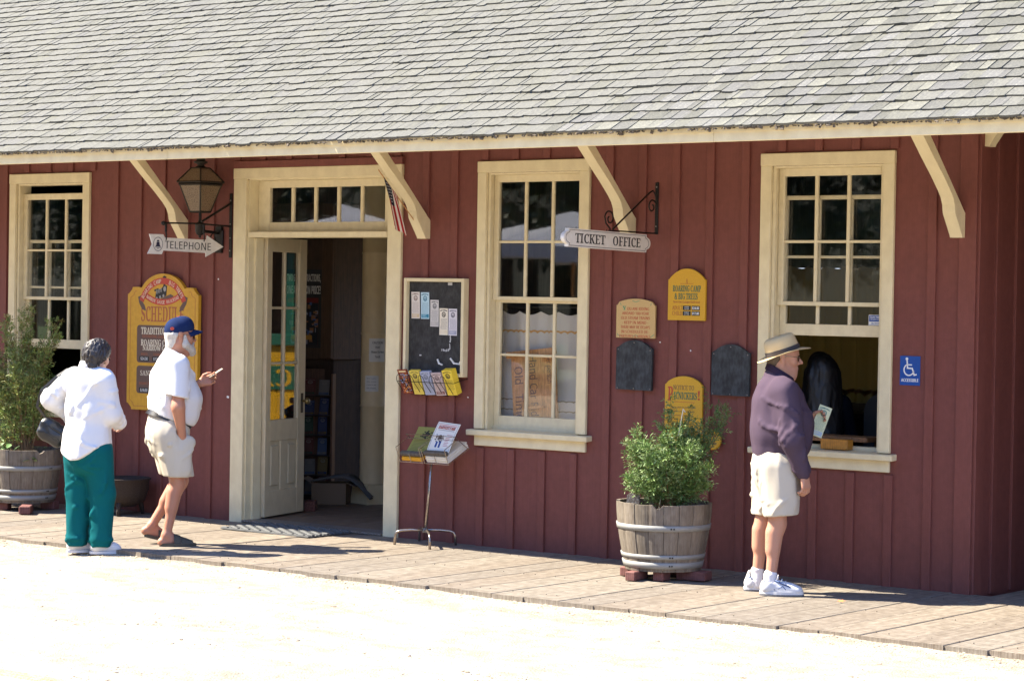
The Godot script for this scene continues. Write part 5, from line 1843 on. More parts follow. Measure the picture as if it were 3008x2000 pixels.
func make_planters() -> void:
	var r := RandomNumberGenerator.new()
	r.seed = 15
	# --- right
	var c := Vector3(-9.525, 0.068, 0.74)
	make_barrel("weathered half-barrel planter of the shorter bushy shrub, under the picnic notice", c, 0.35, 1)
	for b in [["red wooden block at the front left under the shorter shrub's planter", Vector3(-9.58, 0.003, 0.985), Vector3(0.075, 0.064, 0.22), 0.15], ["red wooden block far left under the shorter shrub's planter", Vector3(-9.755, 0.003, 0.83), Vector3(0.10, 0.064, 0.10), 0.1], ["red wooden block right of the shorter shrub's planter, sticking out", Vector3(-9.285, 0.003, 0.70), Vector3(0.22, 0.064, 0.14), 0.2], ["red wooden block in the middle under the shorter shrub's planter", Vector3(-9.425, 0.003, 0.90), Vector3(0.08, 0.064, 0.12), 0.1], ["red wooden block at the back under the shorter shrub's planter", Vector3(-9.525, 0.003, 0.52), Vector3(0.2, 0.064, 0.09), 0.0]]:
		block(b[0], b[1], b[2], b[3])
	var o := thing("potted_shrub", "bushy green needle-leaved shrub in the planter under the picnic notice", "shrub", Vector3(-9.475, 0.47, 0.74))
	var stems := []
	for k in 54:
		var ang := r.randf() * TAU
		var up := r.randf_range(0.18, 0.62)
		var rad := r.randf_range(0.10, 0.30) * (1.15 - 0.5 * absf(up - 0.38))
		var tip := Vector3(cos(ang) * rad + 0.0, up, sin(ang) * rad + 0.05)
		stems.append([Vector3(r.randf_range(-0.06, 0.06), 0, r.randf_range(-0.06, 0.06)), tip, r.randf_range(-0.3, 0.3), 0.14, 66, 0])
	for k in 14:
		stems.append([Vector3(0.03, 0, -0.05), Vector3(r.randf_range(-0.12, 0.34), r.randf_range(0.50, 0.82), r.randf_range(-0.40, -0.05)), 0.2, 0.13, 34, 0])
	shrub(o, stems, 3, 0.030, [Color(0.11, 0.20, 0.05), Color(0.16, 0.25, 0.075), Color(0.075, 0.15, 0.035), Color(0.22, 0.29, 0.12), Color(0.13, 0.20, 0.06)])
	var st := new_st()
	tube(st, [Vector3(-0.04, 0.0, 0.08), Vector3(0.0, 0.1, 0.12), Vector3(0.02, 0.20, 0.14)], 0.004, 5)
	tube(st, [Vector3(0.05, 0.55, -0.02), Vector3(0.10, 0.74, 0.0), Vector3(0.13, 0.72, 0.02)], 0.004, 5)
	obj("bare_twig", st, M.cream_letter, o)
	var sl := thing("slate_tag", "grey slate tag stuck in the soil of the right-hand planter", "plant tag", Vector3(-9.725, 0.46, 0.86), 0.3)
	st = new_st()
	prism(st, PackedVector2Array([Vector2(-0.05, -0.04), Vector2(0.05, -0.04), Vector2(0.052, 0.125), Vector2(0.03, 0.135), Vector2(-0.03, 0.135), Vector2(-0.045, 0.12)]), -0.005, 0.005, Transform3D(Basis(Vector3.BACK, -0.12), Vector3.ZERO))
	obj("slab", st, M.steel, sl)
	# --- left
	c = Vector3(-16.56, 0.075, 0.62)
	make_barrel("weathered half-barrel planter of the tall feathery shrub, left of the white-shirted woman", c, 1.2, 2)
	for b in [["red wooden block at the front under the tall shrub's planter", Vector3(-16.22, 0.003, 0.88), Vector3(0.10, 0.07, 0.24), 0.75], ["red wooden block left under the tall shrub's planter", Vector3(-16.62, 0.003, 0.80), Vector3(0.12, 0.07, 0.10), 0.5], ["red wooden block right under the tall shrub's planter", Vector3(-16.40, 0.003, 0.45), Vector3(0.14, 0.07, 0.10), 0.3]]:
		block(b[0], b[1], b[2], b[3])
	o = thing("tall_shrub", "tall feathery green shrub with a plume at the top in the planter by the woman", "shrub", Vector3(-16.58, 0.47, 0.62))
	stems = []
	for k in 50:
		var up := r.randf_range(0.55, 1.02)
		var ang := r.randf() * TAU
		var rad := 0.36 * sqrt(r.randf()) * (1.0 - 0.35 * (up - 0.5))
		stems.append([Vector3(r.randf_range(-0.04, 0.12), 0, r.randf_range(-0.08, 0.08)), Vector3(cos(ang) * rad - 0.03, up, sin(ang) * rad), r.randf_range(0.0, 0.7), 0.17, 62, 0])
	for k in 9:
		stems.append([Vector3(0.03, 0.1, 0), Vector3(0.02 + r.randf_range(-0.06, 0.06), r.randf_range(1.05, 1.46), r.randf_range(-0.06, 0.06)), 0.1, 0.10, 44, 0])
	for q in [Vector3(-0.27, 1.17, 0.0), Vector3(0.30, 1.20, -0.1), Vector3(0.36, 1.12, -0.05), Vector3(-0.16, 1.24, 0.1)]:
		for k in 3: stems.append([Vector3(0, 0.4, 0), q + rand_dir(r) * 0.05, 0.3, 0.09, 36, 0])
	for k in 10:
		stems.append([Vector3(r.randf_range(-0.05, 0.1), 0, 0.05), Vector3(r.randf_range(-0.45, -0.15), r.randf_range(0.25, 0.6), r.randf_range(-0.1, 0.3)), -0.5, 0.12, 26, 0])
	shrub(o, stems, 4, 0.031, [Color(0.18, 0.25, 0.06), Color(0.22, 0.28, 0.08), Color(0.14, 0.21, 0.05), Color(0.27, 0.29, 0.10), Color(0.22, 0.19, 0.06)])
	# low broad-leaved plant at its foot
	o = thing("low_plant", "low broad-leaved green plant spilling at the foot of the tall shrub", "plant", Vector3(-16.66, 0.46, 0.78))
	for k in 60:
		st = new_st(true)
		var a := r.randf() * TAU
		var rad := r.randf_range(0.02, 0.22)
		var p := Vector3(cos(a) * rad, r.randf_range(0.0, 0.20) * (1.0 - rad * 2.0), sin(a) * rad * 0.7)
		if k > 46: p = Vector3(0.36 + r.randf_range(-0.08, 0.08), r.randf_range(-0.01, 0.05), -0.02 + r.randf_range(-0.06, 0.06))
		var bs := Basis.from_euler(Vector3(r.randf_range(-0.3, 0.6), a, r.randf_range(-0.4, 0.4)))
		var l := r.randf_range(0.045, 0.075)
		var w := l * 0.36
		var q := [Vector3.ZERO, Vector3(w, 0.006, l * 0.35), Vector3(w * 0.8, 0.003, l * 0.7), Vector3(0, -0.006, l), Vector3(-w * 0.8, 0.003, l * 0.7), Vector3(-w, 0.006, l * 0.35)]
		for i in range(1, 5): tri_o(st, p + bs * q[0], p + bs * q[i], p + bs * q[i + 1], p - bs.y * 0.3)
		tri_o(st, p + bs * q[0], p + bs * q[5], p + bs * q[1] * 0.02, p - bs.y * 0.3)
		var lm: StandardMaterial3D = [M.leaf_a, M.leaf_b, M.leaf_c][k % 3]
		obj("leaf", st, lm, o)
	# --- iron pot behind the woman
	o = thing("iron_pot", "rusty black cast-iron pot on short legs against the wall behind the woman", "pot", Vector3(-15.62, 0.0, 0.30))
	st = new_st(true)
	lathe(st, [Vector2(0, 0.07), Vector2(0.12, 0.075), Vector2(0.20, 0.12), Vector2(0.235, 0.22), Vector2(0.24, 0.30), Vector2(0.255, 0.315), Vector2(0.255, 0.325), Vector2(0.24, 0.325), Vector2(0.225, 0.30), Vector2(0.215, 0.2), Vector2(0, 0.12)], 28)
	obj("bowl", st, M.pot, o)
	for k in 3:
		st = new_st(true)
		var a := TAU * k / 3.0 + 0.9
		tube(st, [Vector3(cos(a) * 0.17, 0.12, sin(a) * 0.17), Vector3(cos(a) * 0.19, 0.05, sin(a) * 0.19), Vector3(cos(a) * 0.2, 0.0, sin(a) * 0.2)], [0.028, 0.02, 0.016], 7)
		obj("leg", st, M.pot, o)
	# --- bench at the left edge
	o = thing("green_bench", "dark green wooden bench against the wall behind the tall shrub", "bench", Vector3(-17.75, 0.0, 0.42))
	for k in 4:
		st = new_st()
		cbx(st, Vector3(-0.75, 0.42, -0.22 + 0.115 * k), Vector3(0.75, 0.45, -0.115 + 0.115 * k), 0.004)
		obj("seat_slat", st, M.teal_bench, o)
	for k in 2:
		st = new_st()
		cbx(st, Vector3(-0.75, [0.60, 0.80][k], -0.27), Vector3(0.75, [0.76, 0.97][k], -0.24), 0.004)
		obj("back_slat", st, M.teal_bench, o)
	for x in [-0.70, 0.70]:
		for z in [-0.25, 0.20]:
			st = new_st()
			cbx(st, Vector3(x - 0.03, 0, z - 0.03), Vector3(x + 0.03, 0.95 if z < 0 else 0.42, z + 0.03), 0.004)
			obj("leg", st, M.teal_bench, o)

# ---------------------------------------------------------------- inside the rooms
func make_inside() -> void:
	# doorway room
	var o := thing("stove_pipe", "fat cream stove pipe standing inside the doorway with paper notices taped on", "stove pipe", Vector3(-14.80, 0.0, -2.12))
	var st := new_st(true)
	lathe(st, [Vector2(0.123, 0.20), Vector2(0.123, 0.92), Vector2(0.127, 0.925), Vector2(0.127, 0.94), Vector2(0.124, 0.945), Vector2(0.124, 1.60), Vector2(0.128, 1.605), Vector2(0.128, 1.62), Vector2(0.125, 1.625), Vector2(0.125, 2.36), Vector2(0.129, 2.365), Vector2(0.129, 2.38), Vector2(0.125, 2.385), Vector2(0.125, 3.3)], 28)
	obj("pipe", st, M.pipe, o)
	st = new_st()
	lathe(st, [Vector2(0.0, 0.0), Vector2(0.215, 0.0), Vector2(0.19, 0.19), Vector2(0.125, 0.205)], 4, Transform3D(Basis(), Vector3.ZERO), PI / 4 + 0.3)
	obj("pedestal", st, M.pipe, o)
	for k in 2:
		var t := thing("taped_notice", ["caution notice about the hot stove taped on the cream stove pipe", "smaller paper notice taped low on the cream stove pipe"][k], "notice", Vector3(-14.80, [1.35, 1.07][k], -2.12))
		t.rotation.y = [0.95, 0.55][k]
		st = new_st(true)
		var hh: float = [0.22, 0.15][k]
		var aw: float = [0.75, 0.62][k]
		for i in 6:
			var a0 := -aw / 1.2 + aw * 1.67 * i / 6.0
			var a1 := -aw / 1.2 + aw * 1.67 * (i + 1) / 6.0
			quad_o(st, Vector3(sin(a0) * 0.128, 0, cos(a0) * 0.128), Vector3(sin(a1) * 0.128, 0, cos(a1) * 0.128), Vector3(sin(a1) * 0.128, hh, cos(a1) * 0.128), Vector3(sin(a0) * 0.128, hh, cos(a0) * 0.128), Vector3.ZERO)
		obj("sheet", st, M.paper, t)
		st = new_st()
		var words: Array = [["CAUTION", "Hot!", "Please Do Not", "Touch"], ["Notice to guests", "please ask at the", "counter for help", "with schedules"]][k]
		for j in 4: letters(st, words[j], sans_light, 0.0, hh - hh * 0.2 * (j + 0.9), [0.10, 0.04, 0.12, 0.05][j] if k == 0 else 0.09, hh * (0.10 if k == 0 else 0.06), 0.1325)
		obj("lettering", st, M.black_paint, t)
	o = thing("wood_stove", "black cast-iron stove half hidden inside the right of the doorway", "stove", Vector3(-14.28, 0.0, -2.35))
	st = new_st(true)
	lathe(st, [Vector2(0.0, 0.30), Vector2(0.22, 0.30), Vector2(0.25, 0.36), Vector2(0.20, 0.42), Vector2(0.22, 0.60), Vector2(0.19, 0.80), Vector2(0.22, 0.86), Vector2(0.12, 0.92), Vector2(0, 0.95)], 20)
	obj("stove_body", st, M.iron, o)
	for k in 4:
		st = new_st(true)
		var a := PI / 4 + PI / 2 * k
		tube(st, [Vector3(cos(a) * 0.2, 0.33, sin(a) * 0.2), Vector3(cos(a) * 0.24, 0.2, sin(a) * 0.24), Vector3(cos(a) * 0.22, 0.1, sin(a) * 0.22), Vector3(cos(a) * 0.30, 0.0, sin(a) * 0.30)], [0.035, 0.028, 0.022, 0.03], 7)
		obj("leg", st, M.iron, o)
	# tall brown cabinet wall carrying the poster
	o = thing("wood_cabinet", "tall dark brown wooden cabinet inside the doorway behind the poster", "cabinet", Vector3(-15.76, 0.0, -2.05))
	st = new_st()
	cbx(st, Vector3(-0.75, 1.35, -0.4), Vector3(0.50, 2.85, 0.0), 0.006)
	obj("upper_carcass", st, mat(0.10, 0.05, 0.025, 0.6, T.grain, Vector3(1.3, 0.8, 1.3)), o)
	st = new_st()
	cbx(st, Vector3(-0.75, 0.0, -0.4), Vector3(0.46, 1.35, -0.05), 0.006)
	obj("lower_carcass", st, M.dark_panel, o)
	st = new_st()
	cbx(st, Vector3(0.36, 1.36, 0.0), Vector3(0.50, 2.84, 0.03), 0.006)
	obj("door_stile", st, mat(0.14, 0.07, 0.03, 0.6, T.grain, Vector3(1.3, 0.8, 1.3)), o)
	o = thing("attraction_poster", "black poster reading two great attractions, one admission price, inside the doorway", "poster", Vector3(-15.63, 1.84, -2.04))
	st = new_st()
	bx(st, Vector3(-0.245, -0.38, 0), Vector3(0.245, 0.37, 0.012))
	obj("sheet", st, M.black_paint, o)
	st = new_st()
	letters(st, "TWO GREAT ATTRACTIONS,", sans, -0.005, 0.285, 0.44, 0.082, 0.0125)
	letters(st, "ONE ADMISSION PRICE!", sans, -0.005, 0.175, 0.44, 0.078, 0.0125)
	obj("lettering", st, M.paper, o)
	st = new_st()
	var pr := RandomNumberGenerator.new()
	pr.seed = 12
	var pim := Image.create(64, 64, false, Image.FORMAT_RGB8)
	pim.fill(Color(0.12, 0.13, 0.16))
	pim.fill_rect(Rect2i(0, 0, 64, 7), Color(0.45, 0.12, 0.1))
	for k in 90: pim.fill_rect(Rect2i(pr.randi_range(4, 58), pr.randi_range(6, 56), pr.randi_range(2, 9), pr.randi_range(1, 6)), [Color(0.6, 0.4, 0.25), Color(0.3, 0.4, 0.6), Color(0.08, 0.08, 0.09), Color(0.55, 0.55, 0.6)][pr.randi() % 4])
	pim.fill_rect(Rect2i(8, 50, 44, 6), Color(0.75, 0.55, 0.2))
	put("picture", card(0.40, 0.46, 0.002), uvmat(ImageTexture.create_from_image(pim)), o, Transform3D(Basis(), Vector3(-0.01, -0.36, 0.0145)))
	# brochure display
	o = thing("brochure_display", "brown wooden display of colourful brochures inside beside the door leaf", "display rack", Vector3(-15.40, 0.0, -1.92), 0.55)
	st = new_st()
	cbx(st, Vector3(-0.38, 0.0, -0.18), Vector3(0.20, 1.26, -0.16), 0.004)
	cbx(st, Vector3(0.18, 0.0, -0.16), Vector3(0.20, 1.22, 0.02), 0.004)
	cbx(st, Vector3(-0.38, 0.0, -0.16), Vector3(-0.36, 1.22, 0.02), 0.004)
	obj("display_case", st, mat(0.16, 0.07, 0.03, 0.6, T.grain, Vector3(1.5, 1, 1.5)), o)
	var cols := [Color(0.13, 0.18, 0.33), Color(0.36, 0.16, 0.12), Color(0.42, 0.40, 0.38), Color(0.42, 0.34, 0.14), Color(0.15, 0.25, 0.17), Color(0.22, 0.30, 0.42)]
	var texs := []
	for k in 6: texs.append(uvmat(print_tex(cols[k], Color(0.5, 0.48, 0.44), cols[(k + 3) % 6], 300 + k, false)))
	for row in 6:
		st = new_st()
		cbx(st, Vector3(-0.36, 0.05 + 0.19 * row, -0.14), Vector3(0.18, 0.062 + 0.19 * row, 0.0), 0.002)
		obj("shelf", st, M.dark_panel, o)
		for k in 4:
			var t := thing("display_brochure", "brochure %s on the %s shelf of the wooden display" % [["leftmost", "second from the left", "third from the left", "rightmost"][k], ["bottom", "second", "third", "fourth", "fifth", "top"][row]], "brochure", Vector3.ZERO, 0.0, "brochures in the wooden display")
			t.transform = o.transform * Transform3D(Basis(Vector3.RIGHT, -0.16) * Basis(Vector3.BACK, rng.randf_range(-0.06, 0.06)), Vector3(-0.29 + 0.128 * k + rng.randf_range(-0.012, 0.012), 0.064 + 0.19 * row, -0.03 + rng.randf_range(-0.02, 0.01)))
			put("sheet", card(rng.randf_range(0.085, 0.11), rng.randf_range(0.13, 0.185), 0.006), texs[rng.randi() % 6], t)
	o = thing("cardboard_box", "open brown cardboard box on the floor inside the doorway", "box", Vector3(-15.03, 0.013, -1.80), 0.55)
	st = new_st()
	for s in [-1, 1]:
		bx(st, Vector3(s * 0.16 - 0.003, 0, -0.13), Vector3(s * 0.16 + 0.003, 0.20, 0.13))
		bx(st, Vector3(-0.157, 0, s * 0.13 - 0.003), Vector3(0.157, 0.199, s * 0.13 + 0.003))
	bx(st, Vector3(-0.157, 0, -0.127), Vector3(0.157, 0.005, 0.127))
	obj("carton", st, M.cardboard, o)
	for k in 2:
		st = new_st()
		box(st, [Vector3(-0.2, 0.215, 0), Vector3(0.21, 0.19, 0)][k], Vector3(0.11, 0.004, 0.26), Basis(Vector3.BACK, [-0.5, -0.4][k]))
		obj("flap", st, M.cardboard, o)
	o = thing("folded_rug", "grey folded blanket draped over the cardboard box inside the doorway", "blanket", Vector3(-14.98, 0.21, -1.82), 0.5)
	st = new_st(true)
	var prof := []
	for k in 15:
		var t := k / 14.0
		prof.append(Vector2(-0.20 + 0.55 * t, 0.03 + 0.045 * sin(t * 3.0) - 0.20 * pow(maxf(0.0, t - 0.55), 1.5) * 2.6))
	for k in 14:
		var a := Vector3(prof[k].x, prof[k].y, 0.14)
		var b := Vector3(prof[k + 1].x, prof[k + 1].y, 0.14)
		var dz := Vector3(0, 0, -0.28)
		var dn := Vector3(0, -0.02, 0)
		var mid := (a + b) / 2 + dz / 2 + dn / 2
		quad_o(st, a, b, b + dz, a + dz, mid)
		quad_o(st, a + dn, b + dn, b + dz + dn, a + dz + dn, mid)
		quad_o(st, a, b, b + dn, a + dn, mid)
		quad_o(st, a + dz, b + dz, b + dz + dn, a + dz + dn, mid)
	obj("blanket", st, mat(0.16, 0.15, 0.15, 0.95, T.weave, Vector3(5, 5, 5)), o)
	st = new_st()
	cbox(st, Vector3(0, 0.045, 0), Vector3(0.10, 0.09, 0.20), 0.004)
	var bk := obj("door_stop_brick", st, M.brick)
	bk.transform = Transform3D(Basis(Vector3.UP, 0.65), Vector3(-14.66, 0.013, -1.12))
	tag(bk, "red brick holding the open door leaf", "brick")
	# --- the middle window: curtains and the leaning sign
	o = thing("cafe_curtain", "white cafe curtain with scalloped orange trim behind the middle window", "curtain", Vector3(-11.30, 0.0, -0.26))
	st = new_st()
	tube(st, [Vector3(-0.52, 1.905, 0), Vector3(0.52, 1.905, 0)], 0.009, 8)
	obj("rod", st, M.iron, o)
	curtain_cloth(o, -0.51, 0.51, 0.985, 1.87, M.curtain, 8, 0.016, true)
	for y in [1.715, 1.165, 1.085]:
		st = new_st()
		trim_band(st, -0.51, 0.51, y, 0.020 if y > 1.3 else 0.012, 8, 0.016, 0.004, 17)
		obj("scalloped_trim", st, M.curtain_trim if y > 1.3 else M.curtain_lace, o)
	o = thing("hand_car_sign", "stack of pine boards lettered Old Time Hand Car Rides leaning in the middle window", "sign", Vector3(-11.37, 0.985, -0.165))
	o.rotation = Vector3(-0.05, 0.0, 0.11)
	for k in 3:
		st = new_st()
		cbx(st, Vector3(-0.225 + 0.147 * k, 0.0, -0.012), Vector3(-0.080 + 0.147 * k, 0.57, 0.008), 0.003)
		var pk := obj("plank", st, M.pine, o)
		st = new_st()
		var words := ["Old   Time", "Hand Car Rides", "per person"]
		letters(st, words[k], sans_light, 0, 0, [0.42, 0.56, 0.22][k], [0.085, 0.08, 0.05][k], 0.0, Transform3D(Basis(Vector3.BACK, -PI / 2), Vector3(-0.152 + 0.147 * k, [0.25, 0.255, 0.42][k], 0.0083)))
		obj("lettering", st, M.brown_paint, pk)
	for y in [0.50, 0.13]:
		st = new_st()
		if y > 0.3: cbx(st, Vector3(-0.255, 0.535, 0.008), Vector3(0.235, 0.585, 0.034), 0.003)
		else: cbx(st, Vector3(-0.10, 0.115, 0.008), Vector3(0.10, 0.14, 0.05), 0.003)
		obj("crosspiece", st, M.pine, o)
	# --- ticket counter
	o = thing("counter_ledge", "brown wooden ledge inside the open ticket window", "ledge", Vector3(-8.66, 0.985, -0.27))
	st = new_st()
	cbx(st, Vector3(-0.44, 0.0, -0.11), Vector3(0.26, 0.035, 0.11), 0.004)
	obj("board", st, M.wood_ledge, o)
	for s in [-0.4, 0.2]:
		st = new_st()
		cbx(st, Vector3(s, -0.14, -0.13), Vector3(s + 0.03, 0.0, -0.10), 0.003)
		obj("bracket", st, M.wood_ledge, o)
	o = thing("orange_box", "small orange wooden box on the ticket window sill", "box", Vector3(-8.58, 0.935, -0.035))
	st = new_st()
	cbx(st, Vector3(-0.11, 0.0, -0.055), Vector3(0.11, 0.072, 0.03), 0.003)
	obj("box_body", st, M.orange_box, o)
	st = new_st()
	cbx(st, Vector3(-0.19, 0.055, -0.05), Vector3(-0.04, 0.078, 0.028), 0.003)
	obj("slide_lid", st, M.wood_ledge, o)
	o = thing("lace_curtain", "yellowish lace curtain across the far window of the ticket office", "curtain", Vector3(-11.1, 0.0, -4.45))
	curtain_cloth(o, -1.13, 1.15, 1.06, 2.32, M.curtain_lace, 15, 0.03, true)
	st = new_st()
	trim_band(st, -1.13, 1.15, 1.17, 0.05, 15, 0.03, 0.006, 23)
	obj("scalloped_trim", st, M.wood_ledge, o)
	o = thing("clerk_desk", "dark desk inside the ticket office behind the clerk", "desk", Vector3(-11.0, 0.0, -4.0))
	st = new_st()
	cbx(st, Vector3(-1.05, 0.95, -0.3), Vector3(1.0, 1.0, 0.3), 0.005)
	bx(st, Vector3(-1.0, 0.0, -0.28), Vector3(0.95, 0.95, 0.2))
	obj("desk_body", st, M.dark_panel, o)
	o = thing("office_chair", "black high-backed office chair at the right inside the ticket window", "chair", Vector3(-8.62, 0.0, -1.0), 0.4)
	st = new_st(true)
	lathe(st, [Vector2(0, 0.42), Vector2(0.24, 0.43), Vector2(0.26, 0.47), Vector2(0.24, 0.51), Vector2(0, 0.52)], 20)
	obj("seat", st, M.black_paint, o)
	st = new_st()
	prism(st, round_rect(-0.27, 0.52, 0.27, 1.30, 0.14, 6), -0.27, -0.19)
	obj("backrest", st, M.black_paint, o)
	st = new_st()
	tube(st, [Vector3(0, 0.05, 0), Vector3(0, 0.43, 0)], 0.03, 8)
	obj("post", st, M.iron, o)
	for k in 5:
		st = new_st()
		tube(st, [Vector3(0, 0.08, 0), Vector3(cos(TAU * k / 5) * 0.28, 0.03, sin(TAU * k / 5) * 0.28)], 0.02, 6)
		obj("leg", st, M.iron, o)

func fold(x: float, n: int, amp: float, y: float) -> float:
	return amp * (sin(x * n * 2.2 + 0.6 * sin(x * 5.0) + 0.4 * y) + 0.35 * sin(x * n * 5.1 + 1.0))

func curtain_cloth(o: Node3D, x0: float, x1: float, y0: float, y1: float, m: Material, n: int, amp: float, swag: bool) -> void:
	var st := new_st(true)
	var NX := 90
	var NY := 8
	var g := []
	for j in NY + 1:
		var row := []
		for i in NX + 1:
			var x := lerpf(x0, x1, float(i) / NX)
			var ph := fposmod((x - x0) * 5.2, 1.0)
			var top := y1 - (0.028 * sin(ph * PI) if swag else 0.0)
			var y := lerpf(y0, top, float(j) / NY)
			row.append(Vector3(x, y, fold(x, n, amp, y)))
		g.append(row)
	for j in NY:
		for i in NX:
			quad(st, g[j][i], g[j][i + 1], g[j + 1][i + 1], g[j + 1][i])
	obj("cloth", st, m, o)

func trim_band(st: SurfaceTool, x0: float, x1: float, y: float, h: float, n: int, amp: float, lift: float, scallops: int) -> void:
	var NX := 102
	for i in NX:
		var p := []
		for k in 2:
			var x := lerpf(x0, x1, float(i + k) / NX)
			var sc := absf(sin((x - x0) / (x1 - x0) * PI * scallops))
			p.append(Vector3(x, y - h * (1.0 - 0.7 * sc), fold(x, n, amp, y) + lift))
			p.append(Vector3(x, y + h * 0.4 * sc, fold(x, n, amp, y) + lift))
		quad(st, p[0], p[2], p[3], p[1])

# ---------------------------------------------------------------- what the glass mirrors
func tree(label: String, at: Vector3, h: float, w: float, seed_: int, tone: Color, low: float) -> void:
	var o := thing("shade_tree", label, "tree", at, 0.0, "trees across the forecourt")
	var r := RandomNumberGenerator.new()
	r.seed = seed_
	var st := new_st(true)
	tube(st, [Vector3(0, -0.3, 0), Vector3(0.1, h * 0.3, 0.05), Vector3(0.0, h * 0.6, 0), Vector3(0.1, h * 0.92, 0)], [0.38, 0.28, 0.17, 0.04], 9)
	obj("trunk", st, M.bark, o)
	var V := PackedVector3Array()
	var N := PackedVector3Array()
	var C := PackedColorArray()
	var limbs := new_st(true)
	for k in 46:
		var t := r.randf_range(low, 0.97)
		var a := r.randf() * TAU
		var rad := w * (1.15 - t) * r.randf_range(0.45, 1.0)
		var c := Vector3(cos(a) * rad, h * t + r.randf_range(-0.3, 0.3), sin(a) * rad)
		tube(limbs, [Vector3(0.05, h * t * 0.9, 0), c * Vector3(0.5, 1, 0.5) + Vector3(0, -0.2, 0), c], [0.07, 0.045, 0.02], 5, false)
		var br := r.randf_range(0.7, 1.3)
		for q in 190:
			var d := rand_dir(r) * pow(r.randf(), 0.4)
			var p := c + Vector3(d.x * 1.25, d.y * 0.7, d.z * 1.25)
			var f := br * r.randf_range(0.7, 1.3)
			var dir := (rand_dir(r) + Vector3(0, -0.4, 0)).normalized()
			leaf_quad(V, N, C, p, dir, dir.cross(rand_dir(r)).normalized(), 0.26, 0.15, Color(tone.r * f, tone.g * f, tone.b * f))
	tag(put("crown", leaf_mesh(V, N, C), M.tree_leaf, o), "", "", "", "stuff")
	obj("limbs", limbs, M.bark, o)

